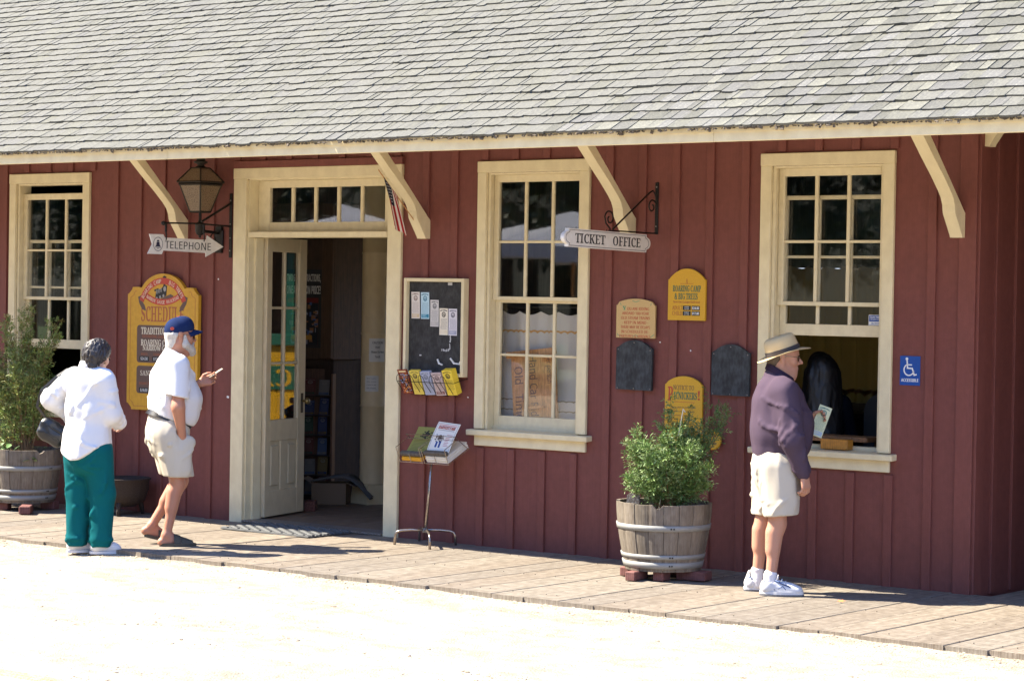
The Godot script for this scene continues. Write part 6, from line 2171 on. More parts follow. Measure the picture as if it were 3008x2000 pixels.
func make_surroundings() -> void:
	var dark := Color(0.028, 0.05, 0.016)
	var mid := Color(0.045, 0.085, 0.02)
	var r := RandomNumberGenerator.new()
	r.seed = 8
	var n := 0
	for row in 2:
		for k in 11:
			var x := -8.0 - 6.4 * k - (3.2 if row else 0.0) + r.randf_range(-1.0, 1.0)
			var at := Vector3(x, -0.06, [26.0, 35.0][row] + r.randf_range(-1.5, 2.5) - k * 0.3)
			tree("%s tree, number %s from the right in the %s row across the forecourt" % [["dark green", "mid green", "very dark"][n % 3], ["one", "two", "three", "four", "five", "six", "seven", "eight", "nine", "ten", "eleven"][k], ["front", "back"][row]], at, [13.0, 19.0][row] + r.randf_range(-1.5, 2.5), 4.6 + 0.9 * row, 40 + n, [dark, mid, dark * 0.8][n % 3], 0.13 if row else 0.24)
			n += 1
	# added dark slope behind them, keeps bright sky out of the mirrored view
	var hs := new_st(true)
	var hn := noise(0.05, 61, 3)
	for k in 40:
		for q in 8:
			var pp := []
			for e in [[0, 0], [1, 0], [1, 1], [0, 1]]:
				var x: float = 40.0 - 4.0 * (k + e[0])
				var u: float = float(q + e[1]) / 8.0
				pp.append(Vector3(x, -1.0 + 17.0 * u + 3.0 * hn.get_noise_2d(x, u * 40.0) * u, 46.0 + 30.0 * u))
			quad_o(hs, pp[0], pp[1], pp[2], pp[3], Vector3(-40, -60, 80))
	tag(obj("added_slope", hs, M.added_slope_green), "added dark green slope behind the trees, keeping bright sky out of the window glass", "added_slope", "", "structure")
	# white market umbrellas mirrored in the panes
	for k in 2:
		var o := thing("market_umbrella", ["white market umbrella mirrored in the middle window", "white market umbrella mirrored in the transom panes"][k], "umbrella", [Vector3(-18.5, 0.16, 10.2), Vector3(-25.2, 0.16, 12.8)][k], 0.0, "white market umbrellas on the forecourt")
		var st := new_st()
		lathe(st, [Vector2(2.0, 2.22), Vector2(2.0, 2.42), Vector2(1.0, 2.74), Vector2(0.0, 2.98)] if k == 0 else [Vector2(1.9, 2.50), Vector2(1.9, 2.72), Vector2(0.9, 3.05), Vector2(0.0, 3.28)], 8)
		obj("canopy", st, M.white_cloth, o)
		st = new_st()
		tube(st, [Vector3(0, -0.2, 0), Vector3(0, 2.9, 0)], 0.025, 8)
		obj("pole", st, M.pine, o)
		st = new_st()
		lathe(st, [Vector2(0, -0.23), Vector2(0.3, -0.23), Vector2(0.28, -0.14), Vector2(0, -0.1)], 16)
		obj("base", st, M.iron, o)
	# open excursion coach on the track side, mirrored in the door glass
	var o := thing("excursion_coach", "open yellow excursion coach with green band standing behind the depot", "rail coach", Vector3(-12.5, 0.0, -9.4))
	for k in 28:
		var st := new_st()
		cbx(st, Vector3(-2.6 + 0.18 * k, 0.10, -0.02), Vector3(-2.424 + 0.18 * k, 1.32, 0.02), 0.004)
		obj("side_board", st, M.yellow_bright, o)
	var st2 := new_st()
	cbx(st2, Vector3(-2.65, 1.32, -0.06), Vector3(2.5, 1.46, 0.06), 0.005)
	obj("cap_rail", st2, M.green_paint, o)
	st2 = new_st()
	cbx(st2, Vector3(-2.6, 0.76, 0.022), Vector3(2.45, 1.06, 0.035), 0.004)
	obj("letter_band", st2, M.green_paint, o)
	st2 = new_st()
	letters(st2, "ROARING CAMP R.R.", serif, -0.1, 0.91, 3.6, 0.22, 0.036)
	obj("lettering", st2, M.yellow_bright, o)
	st2 = new_st()
	bx(st2, Vector3(-2.6, 0.0, -2.0), Vector3(2.45, 0.12, -0.03))
	obj("coach_floor", st2, M.dark_panel, o)
	st2 = new_st()
	cbx(st2, Vector3(-2.8, 2.7, -2.2), Vector3(2.7, 2.8, 0.25), 0.01)
	obj("coach_roof", st2, M.green_paint, o)
	st2 = new_st()
	bx(st2, Vector3(-2.65, 0.1, -2.1), Vector3(2.5, 2.7, -2.03))
	obj("added_far_side", st2, M.dark_panel, o)  # added wall, blocks the sky that would brighten the upper door panes
	for k in 3:
		st2 = new_st()
		bx(st2, Vector3(-2.0 + 1.6 * k, 0.5, -1.9), Vector3(-1.5 + 1.6 * k, 0.56, -0.15))
		bx(st2, Vector3(-2.0 + 1.6 * k, 0.12, -1.9), Vector3(-1.95 + 1.6 * k, 1.1, -0.15))
		obj("seat", st2, M.wood_ledge, o)
	for x in [-2.55, -0.05, 2.4]:
		st2 = new_st()
		bx(st2, Vector3(x - 0.04, 1.46, -0.04), Vector3(x + 0.04, 2.7, 0.04))
		obj("roof_post", st2, M.green_paint, o)
	# a maple leaf and bits of litter on the boardwalk
	var lf := new_st()
	prism(lf, PackedVector2Array([Vector2(0, 0), Vector2(0.02, 0.008), Vector2(0.05, 0.002), Vector2(0.035, 0.018), Vector2(0.06, 0.04), Vector2(0.03, 0.035), Vector2(0.012, 0.06), Vector2(-0.004, 0.036), Vector2(-0.04, 0.045), Vector2(-0.022, 0.018), Vector2(-0.036, 0.004), Vector2(-0.012, 0.008)]), 0.0, 0.0015, Transform3D(Basis(Vector3.RIGHT, -1.2), Vector3.ZERO))
	var mo := obj("fallen_leaf", lf, mat(0.55, 0.16, 0.05, 0.8))
	mo.position = Vector3(-7.90, 0.006, 1.05)
	mo.scale = Vector3.ONE * 0.6
	tag(mo, "small orange maple leaf lying on the boardwalk planks near the corner", "leaf")

# ---------------------------------------------------------------- bodies: joined capsules on a grid, meshed as surface nets
var g_o: Vector3
var g_n: Vector3i
var g_c: float
var g_d: PackedFloat32Array

func g_new(lo: Vector3, hi: Vector3, cell: float) -> void:
	g_o = lo
	g_c = cell
	g_n = Vector3i(((hi - lo) / cell).ceil()) + Vector3i.ONE
	g_d = PackedFloat32Array()
	g_d.resize(g_n.x * g_n.y * g_n.z)
	g_d.fill(1.0)

# tapered capsule, joined softly (k) or carved out (sub); sc stretches it about its middle, fr turns the stretch axes
func g_cap(a: Vector3, b: Vector3, ra: float, rb: float, k := 0.03, sc := Vector3.ONE, fr := Basis(), sub := false) -> void:
	var mid := (a + b) * 0.5
	var fi := fr.inverse()
	var isc := Vector3.ONE / sc
	var la := (fi * (a - mid)) * isc
	var lb := (fi * (b - mid)) * isc
	var ba := lb - la
	var l2 := maxf(ba.length_squared(), 1e-9)
	var ms := minf(sc.x, minf(sc.y, sc.z))
	var mx := maxf(sc.x, maxf(sc.y, sc.z))
	var R := maxf(ra, rb) * mx + k + 2.5 * g_c
	var lo := Vector3i(((a.min(b) - Vector3.ONE * R - g_o) / g_c).floor()).max(Vector3i.ZERO)
	var hi := Vector3i(((a.max(b) + Vector3.ONE * R - g_o) / g_c).ceil()).min(g_n - Vector3i.ONE)
	var ident := sc == Vector3.ONE
	var limit := k + 3.0 * g_c
	for z in range(lo.z, hi.z + 1):
		for y in range(lo.y, hi.y + 1):
			var i := (z * g_n.y + y) * g_n.x + lo.x
			for x in range(lo.x, hi.x + 1):
				var p := g_o + Vector3(x, y, z) * g_c - mid
				if not ident: p = (fi * p) * isc
				var q := p - la
				var t := clampf(q.dot(ba) / l2, 0.0, 1.0)
				var d := ((q - ba * t).length() - lerpf(ra, rb, t)) * ms
				if d < limit:
					var e := g_d[i]
					if sub:
						d = -d
						var h := maxf(k - absf(d - e), 0.0)
						g_d[i] = maxf(e, d) + (h * h * 0.25 / k if k > 0.0 else 0.0)
					else:
						var h := maxf(k - absf(d - e), 0.0)
						g_d[i] = minf(e, d) - (h * h * 0.25 / k if k > 0.0 else 0.0)
				i += 1

func g_ball(c: Vector3, r: float, k := 0.02, sc := Vector3.ONE, fr := Basis(), sub := false) -> void:
	g_cap(c, c, r, r, k, sc, fr, sub)

# keep what lies behind the plane n.p = off
func g_cut(n: Vector3, off: float) -> void:
	var i := 0
	for z in g_n.z:
		for y in g_n.y:
			for x in g_n.x:
				if g_d[i] < 0.2:
					var d := n.dot(g_o + Vector3(x, y, z) * g_c) - off
					if d > g_d[i]: g_d[i] = d
				i += 1

# cut by a height that depends on place
func g_hem(f: Callable) -> void:
	var i := 0
	for z in g_n.z:
		for y in g_n.y:
			for x in g_n.x:
				if g_d[i] < 0.2:
					var p := g_o + Vector3(x, y, z) * g_c
					var d: float = f.call(p) - p.y
					if d > g_d[i]: g_d[i] = d
				i += 1

# creases in cloth: real relief of the surface
func g_crease(amp: float, nz: FastNoiseLite, sc: Vector3, band := 0.035) -> void:
	var i := 0
	for z in g_n.z:
		for y in g_n.y:
			for x in g_n.x:
				var d := g_d[i]
				if absf(d) < band:
					var p := (g_o + Vector3(x, y, z) * g_c) * sc
					var v := nz.get_noise_3dv(p)
					g_d[i] = d - amp * (1.0 - 2.2 * absf(v)) * 0.8
				i += 1

func g_at(p: Vector3) -> float:
	var q := Vector3i(((p - g_o) / g_c).round())
	if q.x < 0 or q.y < 0 or q.z < 0 or q.x >= g_n.x or q.y >= g_n.y or q.z >= g_n.z: return 1.0
	return g_d[(q.z * g_n.y + q.y) * g_n.x + q.x]

# folds of cloth: raised ridges that run over the surface round the axis a-b, slanting by twist
func g_folds(a: Vector3, b: Vector3, n: int, seed_: int, twist := 1.0, r0 := 0.011, span := 0.35) -> void:
	var r := RandomNumberGenerator.new()
	r.seed = seed_
	var ax := (b - a).normalized()
	var e1 := ax.cross(Vector3(0.3, 0.2, 0.9)).normalized()
	var e2 := ax.cross(e1)
	for k in n:
		var t := r.randf()
		var phi := r.randf() * TAU
		var dt := r.randf_range(-1, 1) * span
		var dp := r.randf_range(-1, 1) * twist
		var pts := []
		for j in 6:
			var u := j / 5.0
			var tt := clampf(t + dt * (u - 0.5) + 0.03 * sin(u * 3.0), 0.02, 0.98)
			var ph := phi + dp * (u - 0.5) + 0.25 * sin(u * PI) * dp
			var dir := e1 * cos(ph) + e2 * sin(ph)
			var c := a.lerp(b, tt)
			var s := 0.01
			while s < 0.40 and g_at(c + dir * s) < 0.0: s += g_c * 0.5
			pts.append(c + dir * (s - 0.45 * r0))
		var f := r.randf_range(0.7, 1.25)
		for j in 5:
			if pts[j].distance_to(pts[j + 1]) < 0.14:
				g_cap(pts[j], pts[j + 1], r0 * f * (0.35 + sin(j / 5.0 * PI)) * 0.75, r0 * f * (0.35 + sin((j + 1) / 5.0 * PI)) * 0.75, 0.016)

func g_mesh(st: SurfaceTool, xf := Transform3D()) -> void:
	var nx := g_n.x
	var ny := g_n.y
	var nz := g_n.z
	var sy := nx
	var sz := nx * ny
	var ids := PackedInt32Array()
	ids.resize(g_d.size())
	ids.fill(-1)
	var verts := PackedVector3Array()
	var cells := PackedInt32Array()
	var offs := [0, 1, sy, sy + 1, sz, sz + 1, sz + sy, sz + sy + 1]
	var edges := [[0, 1], [2, 3], [4, 5], [6, 7], [0, 2], [1, 3], [4, 6], [5, 7], [0, 4], [1, 5], [2, 6], [3, 7]]
	var cv := []
	for k in 8: cv.append(Vector3(k & 1, (k >> 1) & 1, (k >> 2) & 1))
	var far := 2.6 * g_c
	for z in nz - 1:
		for y in ny - 1:
			var i := (z * ny + y) * nx
			for x in nx - 1:
				if absf(g_d[i]) < far:
					var m := 0
					for k in 8:
						if g_d[i + offs[k]] < 0.0: m += 1
					if m > 0 and m < 8:
						var s := Vector3.ZERO
						var n := 0
						for e in edges:
							var a := g_d[i + offs[e[0]]]
							var b := g_d[i + offs[e[1]]]
							if (a < 0.0) != (b < 0.0):
								s += cv[e[0]].lerp(cv[e[1]], a / (a - b))
								n += 1
						ids[i] = verts.size()
						verts.append(g_o + (Vector3(x, y, z) + s / n) * g_c)
						cells.append(i)
				i += 1
	var ax := [1, sy, sz]
	for i in cells:
		for k in 3:
			var a := g_d[i]
			var b := g_d[i + ax[k]]
			if (a < 0.0) == (b < 0.0): continue
			var u: int = ax[(k + 1) % 3]
			var v: int = ax[(k + 2) % 3]
			if i - u - v < 0: continue
			var q := [ids[i], ids[i - u], ids[i - u - v], ids[i - v]]
			if q.min() < 0: continue
			# clockwise seen from outside
			var order := [0, 1, 2, 0, 2, 3] if a < 0.0 else [0, 2, 1, 0, 3, 2]
			for j in order: st.add_vertex(xf * verts[q[j]])

func mesh_part(called: String, m: Material, parent: Node, xf := Transform3D()) -> MeshInstance3D:
	var st := new_st(true)
	g_mesh(st, xf)
	return obj(called, st, m, parent)

# ---------------------------------------------------------------- heads and hands
# head space: x forward, y up, z to the person's right; origin between the ears
func head_shape(s: Dictionary) -> void:
	g_new(Vector3(-0.145, -0.20, -0.12), Vector3(0.165, 0.155, 0.12), 0.0055)
	g_cap(Vector3(-0.010, 0.033, 0), Vector3(0.025, 0.04, 0), 0.086, 0.084, 0.02, Vector3(1, 1, 0.88))
	g_cap(Vector3(0.045, 0.0, 0), Vector3(0.058, -0.055, 0), 0.062, 0.048, 0.03, Vector3(1, 1, 0.95))
	g_cap(Vector3(0.0, -0.06, 0), Vector3(0.075, -0.098, 0), 0.05, 0.026, 0.03)
	for z in [-1, 1]:
		g_cap(Vector3(-0.01, -0.045, z * 0.045), Vector3(0.06, -0.092, z * 0.018), 0.028, 0.020, 0.025)
		g_ball(Vector3(0.066, -0.018, z * 0.042), 0.024, 0.02)
		g_cap(Vector3(0.083, 0.028, z * 0.014), Vector3(0.068, 0.028, z * 0.052), 0.012, 0.010, 0.012)
	var nl: float = s.get("nose", 0.0)
	g_cap(Vector3(0.096, 0.018, 0), Vector3(0.118 + nl, -0.022, 0), 0.008, 0.0125, 0.012)
	for z in [-1, 1]: g_ball(Vector3(0.105 + nl * 0.6, -0.027, z * 0.012), 0.009, 0.008)
	for z in [-1, 1]:
		g_ball(Vector3(0.102, 0.006, z * 0.033), 0.013, 0.012, Vector3.ONE, Basis(), true)
		g_ball(Vector3(0.083, 0.005, z * 0.033), 0.0125, 0.004)
	g_cap(Vector3(0.094, -0.055, -0.02), Vector3(0.094, -0.055, 0.02), 0.0085, 0.0085, 0.008)
	g_cap(Vector3(0.091, -0.071, -0.016), Vector3(0.091, -0.071, 0.016), 0.009, 0.009, 0.008)
	g_cap(Vector3(0.108, -0.0635, -0.02), Vector3(0.108, -0.0635, 0.02), 0.0045, 0.0045, 0.004, Vector3.ONE, Basis(), true)
	for z in [-1, 1]:
		g_cap(Vector3(-0.012, 0.024, z * 0.080), Vector3(-0.004, -0.024, z * 0.074), 0.019, 0.012, 0.006, Vector3(1, 1, 0.45))
		g_ball(Vector3(-0.004, 0.002, z * 0.087), 0.009, 0.006, Vector3.ONE, Basis(), true)
	g_cap(Vector3(-0.022, -0.04, 0), Vector3(-0.045, -0.20, 0), 0.055, 0.062, 0.03)
	if s.get("jowl", 0.0) > 0.0:
		g_cap(Vector3(0.02, -0.09, 0), Vector3(0.045, -0.115, 0), 0.045, 0.03, 0.03)

# a hand. wrist, fingers point along d, palm faces p; spread thumb towards t; curl 0 flat .. 1 fist
func hand(wrist: Vector3, d: Vector3, p: Vector3, curl: float, s := 1.0, tips := []) -> void:
	d = d.normalized()
	p = (p - d * p.dot(d)).normalized()
	var t := d.cross(p).normalized()   # thumb side
	if tips.size() > 0 and tips[0] < 0: t = -t
	var R := 0.17 * s
	g_new(wrist - Vector3.ONE * R - d * 0.02, wrist + Vector3.ONE * R + d * 0.08, 0.0045)
	g_cap(wrist - d * 0.05 * s, wrist + d * 0.01 * s, 0.027 * s, 0.024 * s, 0.01, Vector3(1, 1, 1))
	for k in 4:
		var o := (1.5 - k) * 0.0185 * s
		var kn := wrist + d * (0.088 - 0.004 * absf(k - 1.0)) * s + t * o * 1.08
		g_cap(wrist + d * 0.012 * s + t * o * 0.6, kn, 0.0165 * s, 0.0115 * s, 0.014)
		var L: float = [0.070, 0.078, 0.073, 0.057][k] * s
		var a := kn
		var ang := 0.0
		for j in 3:
			ang += curl * [1.15, 1.45, 0.85][j] * (1.0 + 0.05 * (k - 1.5))
			var dir := d * cos(ang) + p * sin(ang) + t * (0.05 * (1.5 - k)) * (1.0 - curl)
			var b: Vector3 = a + dir.normalized() * L * [0.46, 0.30, 0.24][j]
			g_cap(a, b, [0.0098, 0.0092, 0.0084][j] * s, [0.0092, 0.0084, 0.0074][j] * s, 0.004)
			a = b
	var t0 := wrist + d * 0.025 * s + t * 0.022 * s + p * 0.006 * s
	var t1 := t0 + (d * 0.55 + t * 0.55 + p * (0.15 + 0.5 * curl)) * 0.042 * s
	var t2 := t1 + (d * 0.85 + t * (0.25 - 0.5 * curl) + p * 0.55 * curl) * 0.034 * s
	var t3 := t2 + (d * 0.9 - t * 0.35 * curl + p * 0.45 * curl) * 0.026 * s
	g_cap(t0, t1, 0.017 * s, 0.0125 * s, 0.012)
	g_cap(t1, t2, 0.0120 * s, 0.0105 * s, 0.004)
	g_cap(t2, t3, 0.0105 * s, 0.0088 * s, 0.004)

# foot space: heel at origin, toe along f
func shoe_shape(heel: Vector3, f: Vector3, l: float, cell := 0.007) -> void:
	g_new(heel + Vector3(-0.16, -0.03, -0.16) + f * l * 0.3, heel + Vector3(0.16, 0.17, 0.16) + f * l * 0.75, cell)
	var b := Basis(f, Vector3.UP, f.cross(Vector3.UP))
	g_cap(heel + f * 0.05 + Vector3(0, 0.045, 0), heel + f * (l - 0.055) + Vector3(0, 0.035, 0), 0.042, 0.045, 0.02, Vector3(1, 0.82, 1), b)
	g_cap(heel + f * 0.045 + Vector3(0, 0.06, 0), heel + f * 0.06 + Vector3(0, 0.115, 0), 0.042, 0.040, 0.03)
	g_cap(heel + f * 0.07 + Vector3(0, 0.075, 0), heel + f * (l * 0.68) + Vector3(0, 0.05, 0), 0.042, 0.035, 0.03)

func sole(parent: Node, heel: Vector3, f: Vector3, l: float, w: float, y0: float, y1: float, m: Material, called := "sole") -> void:
	var st := new_st(true)
	var poly := PackedVector2Array()
	for k in 28:
		var t := TAU * k / 28.0
		var x := l * 0.5 - cos(t) * l * 0.5
		var u := x / l
		var hw := w * (0.40 + 0.12 * sin(u * PI * 1.2 - 0.3) + 0.06 * u)
		poly.append(Vector2(x - 0.004, hw * signf(sin(t)) * pow(absf(sin(t)), 0.55)))
	st.set_smooth_group(-1)
	prism(st, poly, y0, y1, Transform3D(Basis(f, f.cross(Vector3.DOWN), Vector3.UP), heel))
	obj(called, st, m, parent)

func person(called_label: String, at: Vector3, yaw: float) -> Node3D:
	return thing("person", called_label, "person", at, deg_to_rad(yaw))

func hair_strands(parent: Node, called: String, m: Material, seeds: Array, seed_: int) -> void:
	# short locks: seeds hold [root, dir, length, count, scatter]
	var r := RandomNumberGenerator.new()
	r.seed = seed_
	var st := new_st()
	for s in seeds:
		for k in s[3]:
			var a: Vector3 = s[0] + rand_dir(r) * s[4]
			var d: Vector3 = (s[1] + rand_dir(r) * 0.35).normalized()
			var b: Vector3 = a + d * s[2] * r.randf_range(0.6, 1.2)
			tube(st, [a, (a + b) * 0.5 + rand_dir(r) * 0.004, b], [0.004, 0.003, 0.001], 4, false)
	tag(obj(called, st, m, parent), "", "", "", "stuff")

func glasses(parent: Node, hx: Transform3D, lens: Material, frame: Material) -> void:
	var g := node("glasses", parent)
	for z in [-1, 1]:
		var st := new_st()
		var c := Vector3(0.105, 0.004, z * 0.033)
		prism(st, arc(Vector2.ZERO, 0.026, 0.020, 0, 340, 16), -0.0015, 0.0015, hx * Transform3D(Basis(Vector3.UP, PI / 2 - z * 0.18), c))
		obj("lens", st, lens, g)
		st = new_st()
		tube(st, [hx * Vector3(0.100, 0.012, z * 0.060), hx * Vector3(0.05, 0.016, z * 0.080), hx * Vector3(-0.012, 0.022, z * 0.086), hx * Vector3(-0.022, 0.005, z * 0.085)], 0.0022, 5)
		obj("temple", st, frame, g)
	var st2 := new_st()
	tube(st2, [hx * Vector3(0.112, 0.012, -0.012), hx * Vector3(0.116, 0.014, 0), hx * Vector3(0.112, 0.012, 0.012)], 0.0022, 5)
	obj("bridge", st2, frame, g)

func leg_skin(hip: Vector3, knee: Vector3, ankle: Vector3, s := 1.0) -> void:
	g_cap(hip, knee, 0.085 * s, 0.058 * s, 0.02)
	g_cap(knee + Vector3(0.008, 0, 0), knee + Vector3(0.004, -0.03, 0), 0.056 * s, 0.05 * s, 0.02)
	g_cap(knee, ankle, 0.050 * s, 0.034 * s, 0.02)
	var dn := ankle - knee
	g_cap(knee + dn * 0.16 + Vector3(-0.020, 0, 0), knee + dn * 0.45 + Vector3(-0.016, 0, 0), 0.050 * s, 0.042 * s, 0.03)

# ---------------------------------------------------------------- the four people
func make_cap_man() -> void:
	var th := 10.0
	var o := person("man in a blue cap, white T-shirt and khaki shorts reading something in his hand", Vector3(-13.467, 0, 1.729), 45.94 + th)
	o.scale = Vector3.ONE * 1.012
	var P := Vector3.ZERO
	# body frame: x forward, z his right (towards the camera)
	var rk := Vector3(-0.005, 0.475, 0.10)
	var ra := Vector3(-0.085, 0.085, 0.11)
	var rh := Vector3(-0.055, 0.86, 0.10)
	var lk := Vector3(0.055, 0.49, -0.10)
	var la := Vector3(-0.165, 0.135, -0.12)
	var lh := Vector3(-0.04, 0.86, -0.10)
	var hx := Transform3D(Basis(Vector3.UP, 0.17).scaled(Vector3.ONE * 1.10), Vector3(0.005, 1.605, 0.0))
	var rs := Vector3(-0.03, 1.375, 0.20)
	var re := Vector3(-0.035, 1.075, 0.265)
	var rw := Vector3(0.005, 0.875, 0.205)
	var ls := Vector3(0.0, 1.375, -0.20)
	var le := Vector3(0.06, 1.13, -0.27)
	var lw := Vector3(0.205, 1.245, -0.15)
	var st := new_st(true)
	g_new(Vector3(-0.32, 0.0, -0.36), Vector3(0.30, 1.54, 0.36), 0.0115)
	leg_skin(rh, rk, ra, 1.0)
	leg_skin(lh, lk, la, 1.0)
	g_cap(ra, ra + Vector3(0.10, -0.045, 0.0), 0.04, 0.034, 0.02)
	g_cap(ra + Vector3(-0.035, -0.05, 0), ra + Vector3(0.09, -0.055, 0), 0.034, 0.036, 0.02)
	g_cap(la, la + Vector3(0.09, -0.07, 0.0), 0.038, 0.034, 0.02)
	g_cap(la + Vector3(-0.045, -0.035, 0), la + Vector3(0.09, -0.09, 0), 0.034, 0.034, 0.02)
	g_cap(Vector3(-0.04, 0.95, 0), Vector3(-0.03, 1.35, 0), 0.13, 0.13, 0.03, Vector3(1, 1, 1.2))
	g_cap(rs, re, 0.055, 0.048, 0.02)
	g_cap(re, rw, 0.054, 0.032, 0.02)
	g_cap(rw, rw + Vector3(0.02, -0.09, -0.02), 0.034, 0.03, 0.01, Vector3(1, 1, 0.7))
	g_cap(ls, le, 0.055, 0.048, 0.02)
	g_cap(le, lw, 0.046, 0.030, 0.02)
	g_cap(Vector3(-0.03, 1.36, 0), Vector3(-0.02, 1.50, 0), 0.07, 0.062, 0.03)
	g_mesh(st)
	head_shape({"nose": 0.004, "jowl": 1.0})
	g_mesh(st, hx)
	hand(lw, Vector3(0.93, 0.30, 0.10), Vector3(0.05, 0.35, 0.95), 0.42, 1.02, [-1])
	g_mesh(st)
	# toes
	for f in [[ra + Vector3(0.125, -0.062, 0), 0.0], [la + Vector3(0.125, -0.10, 0), 0.0]]:
		g_new(f[0] - Vector3(0.05, 0.035, 0.07), f[0] + Vector3(0.07, 0.035, 0.07), 0.005)
		for k in 5: g_cap(f[0] + Vector3(-0.02, 0, 0.034 - 0.017 * k), f[0] + Vector3([0.036, 0.034, 0.028, 0.02, 0.012][4 - k], -0.004, 0.036 - 0.018 * k), 0.011, 0.0085 + (0.003 if k == 4 else 0.0), 0.004)
		g_mesh(st)
	obj("body", st, M.skin_tan, o)
	# T-shirt
	g_new(Vector3(-0.32, 0.84, -0.38), Vector3(0.34, 1.56, 0.38), 0.0105)
	g_cap(Vector3(-0.045, 1.30, 0), Vector3(-0.045, 1.10, 0), 0.145, 0.15, 0.05, Vector3(1.0, 1, 1.30))
	g_cap(Vector3(-0.045, 1.00, 0), Vector3(-0.04, 1.12, 0), 0.165, 0.16, 0.05, Vector3(1.0, 1, 1.22))
	g_cap(Vector3(-0.10, 1.28, 0), Vector3(-0.09, 1.10, 0), 0.105, 0.105, 0.05, Vector3(1, 1, 1.4))
	g_cap(Vector3(0.045, 1.115, 0), Vector3(0.035, 1.03, 0), 0.15, 0.145, 0.06, Vector3(1.0, 1, 1.15))
	g_cap(Vector3(0.03, 1.27, 0), Vector3(0.03, 1.15, 0), 0.10, 0.14, 0.06, Vector3(1, 1, 1.2))
	g_cap(Vector3(-0.03, 1.385, -0.15), Vector3(-0.03, 1.385, 0.15), 0.085, 0.085, 0.05)
	g_cap(Vector3(-0.035, 1.40, 0), Vector3(-0.015, 1.50, 0), 0.115, 0.080, 0.04)
	g_cut(Vector3(0.42, -0.90, 0).normalized(), Vector3(0.42, -0.90, 0).normalized().dot(Vector3(0.12, 0.915, 0)))
	g_cut(Vector3(-0.30, -0.95, 0).normalized(), Vector3(-0.30, -0.95, 0).normalized().dot(Vector3(-0.20, 1.02, 0)))
	g_cap(rs + Vector3(0, 0.01, -0.01), Vector3(-0.035, 1.13, 0.25), 0.092, 0.083, 0.035)
	g_cap(ls + Vector3(0, 0.01, 0.01), Vector3(0.035, 1.14, -0.25), 0.092, 0.083, 0.035)
	# open the sleeves below
	var i := 0
	for z in g_n.z:
		for y in g_n.y:
			for x in g_n.x:
				var p := g_o + Vector3(x, y, z) * g_c
				if absf(p.z) > 0.205 and g_d[i] < 0.2:
					g_d[i] = maxf(g_d[i], 1.150 - 0.18 * p.x - p.y)
				i += 1
	g_cut(Vector3(0.46, 0.89, 0).normalized(), Vector3(0.46, 0.89, 0).normalized().dot(Vector3(0.0, 1.480, 0)))
	g_folds(Vector3(-0.03, 1.36, 0), Vector3(-0.03, 1.02, 0), 7, 1, 1.3, 0.007, 0.6)
	g_folds(rs, Vector3(-0.035, 1.17, 0.25), 4, 2, 1.2, 0.007, 0.8)
	g_crease(0.0045, noise(2.2, 91, 2), Vector3(2.0, 0.7, 2.0))
	mesh_part("t_shirt", M.white_cloth, o)
	# shorts
	g_new(Vector3(-0.32, 0.48, -0.30), Vector3(0.24, 1.08, 0.30), 0.0105)
	g_cap(Vector3(-0.06, 0.97, 0), Vector3(-0.06, 0.90, 0), 0.155, 0.16, 0.05, Vector3(1, 1, 1.12))
	g_cap(Vector3(-0.085, 0.86, 0), Vector3(-0.08, 0.80, 0), 0.145, 0.14, 0.05, Vector3(1, 1, 1.15))
	g_cap(Vector3(-0.065, 0.86, 0.09), Vector3(0.010, 0.52, 0.105), 0.135, 0.112, 0.04)
	g_cap(Vector3(-0.055, 0.86, -0.09), Vector3(0.01, 0.53, -0.105), 0.135, 0.115, 0.04)
	g_cut(Vector3(0, -1, 0), -0.538)
	g_cut(Vector3(0.36, 0.93, 0).normalized(), Vector3(0.36, 0.93, 0).normalized().dot(Vector3(-0.04, 0.985, 0)))
	# cargo pocket flap and the pocket bulging over the hand
	g_cap(Vector3(0.045, 0.80, 0.185), Vector3(0.01, 0.74, 0.20), 0.055, 0.05, 0.02, Vector3(1.2, 1, 0.6))
	g_cap(Vector3(0.02, 0.66, 0.20), Vector3(0.03, 0.60, 0.20), 0.065, 0.06, 0.015, Vector3(1, 1, 0.45))
	g_cap(Vector3(-0.01, 0.885, 0.205), Vector3(0.03, 0.90, 0.17), 0.03, 0.03, 0.01, Vector3.ONE, Basis(), true)
	for q in [[rh, Vector3(0.005, 0.56, 0.105)], [lh, Vector3(0.01, 0.56, -0.105)]]: g_folds(q[0], q[1], 6, 3, 1.2, 0.008, 0.7)
	g_folds(Vector3(-0.06, 0.96, 0), Vector3(-0.06, 0.78, 0), 5, 4, 1.2, 0.007, 0.6)
	g_crease(0.0055, noise(2.6, 92, 2), Vector3(2.2, 0.6, 2.2))
	mesh_part("shorts", M.khaki, o)
	# belt
	st = new_st(true)
	var pts := []
	for k in 33:
		var t := TAU * k / 32.0
		var x := -0.055 + cos(t) * 0.172
		pts.append(Vector3(x, 0.975 - 0.36 * (x + 0.055), sin(t) * 0.188))
	for k in 32:
		var up := Vector3(0.012, 0.019, 0)
		var c := Vector3(-0.055, 0.97, 0)
		quad_o(st, pts[k] - up, pts[k + 1] - up, pts[k + 1] + up, pts[k] + up, c)
	obj("belt", st, M.leather, o)
	# cap
	g_new(Vector3(-0.13, 0.0, -0.12), Vector3(0.13, 0.17, 0.12), 0.006)
	g_cap(Vector3(-0.008, 0.045, 0), Vector3(0.018, 0.055, 0), 0.093, 0.090, 0.02, Vector3(1, 1, 0.92))
	g_cap(Vector3(0.045, 0.075, 0), Vector3(0.05, 0.085, 0), 0.055, 0.05, 0.04)
	g_cut(Vector3(0.16, -1, 0).normalized(), Vector3(0.16, -1, 0).normalized().dot(Vector3(0, 0.034, 0)))
	var cap := node("cap", o)
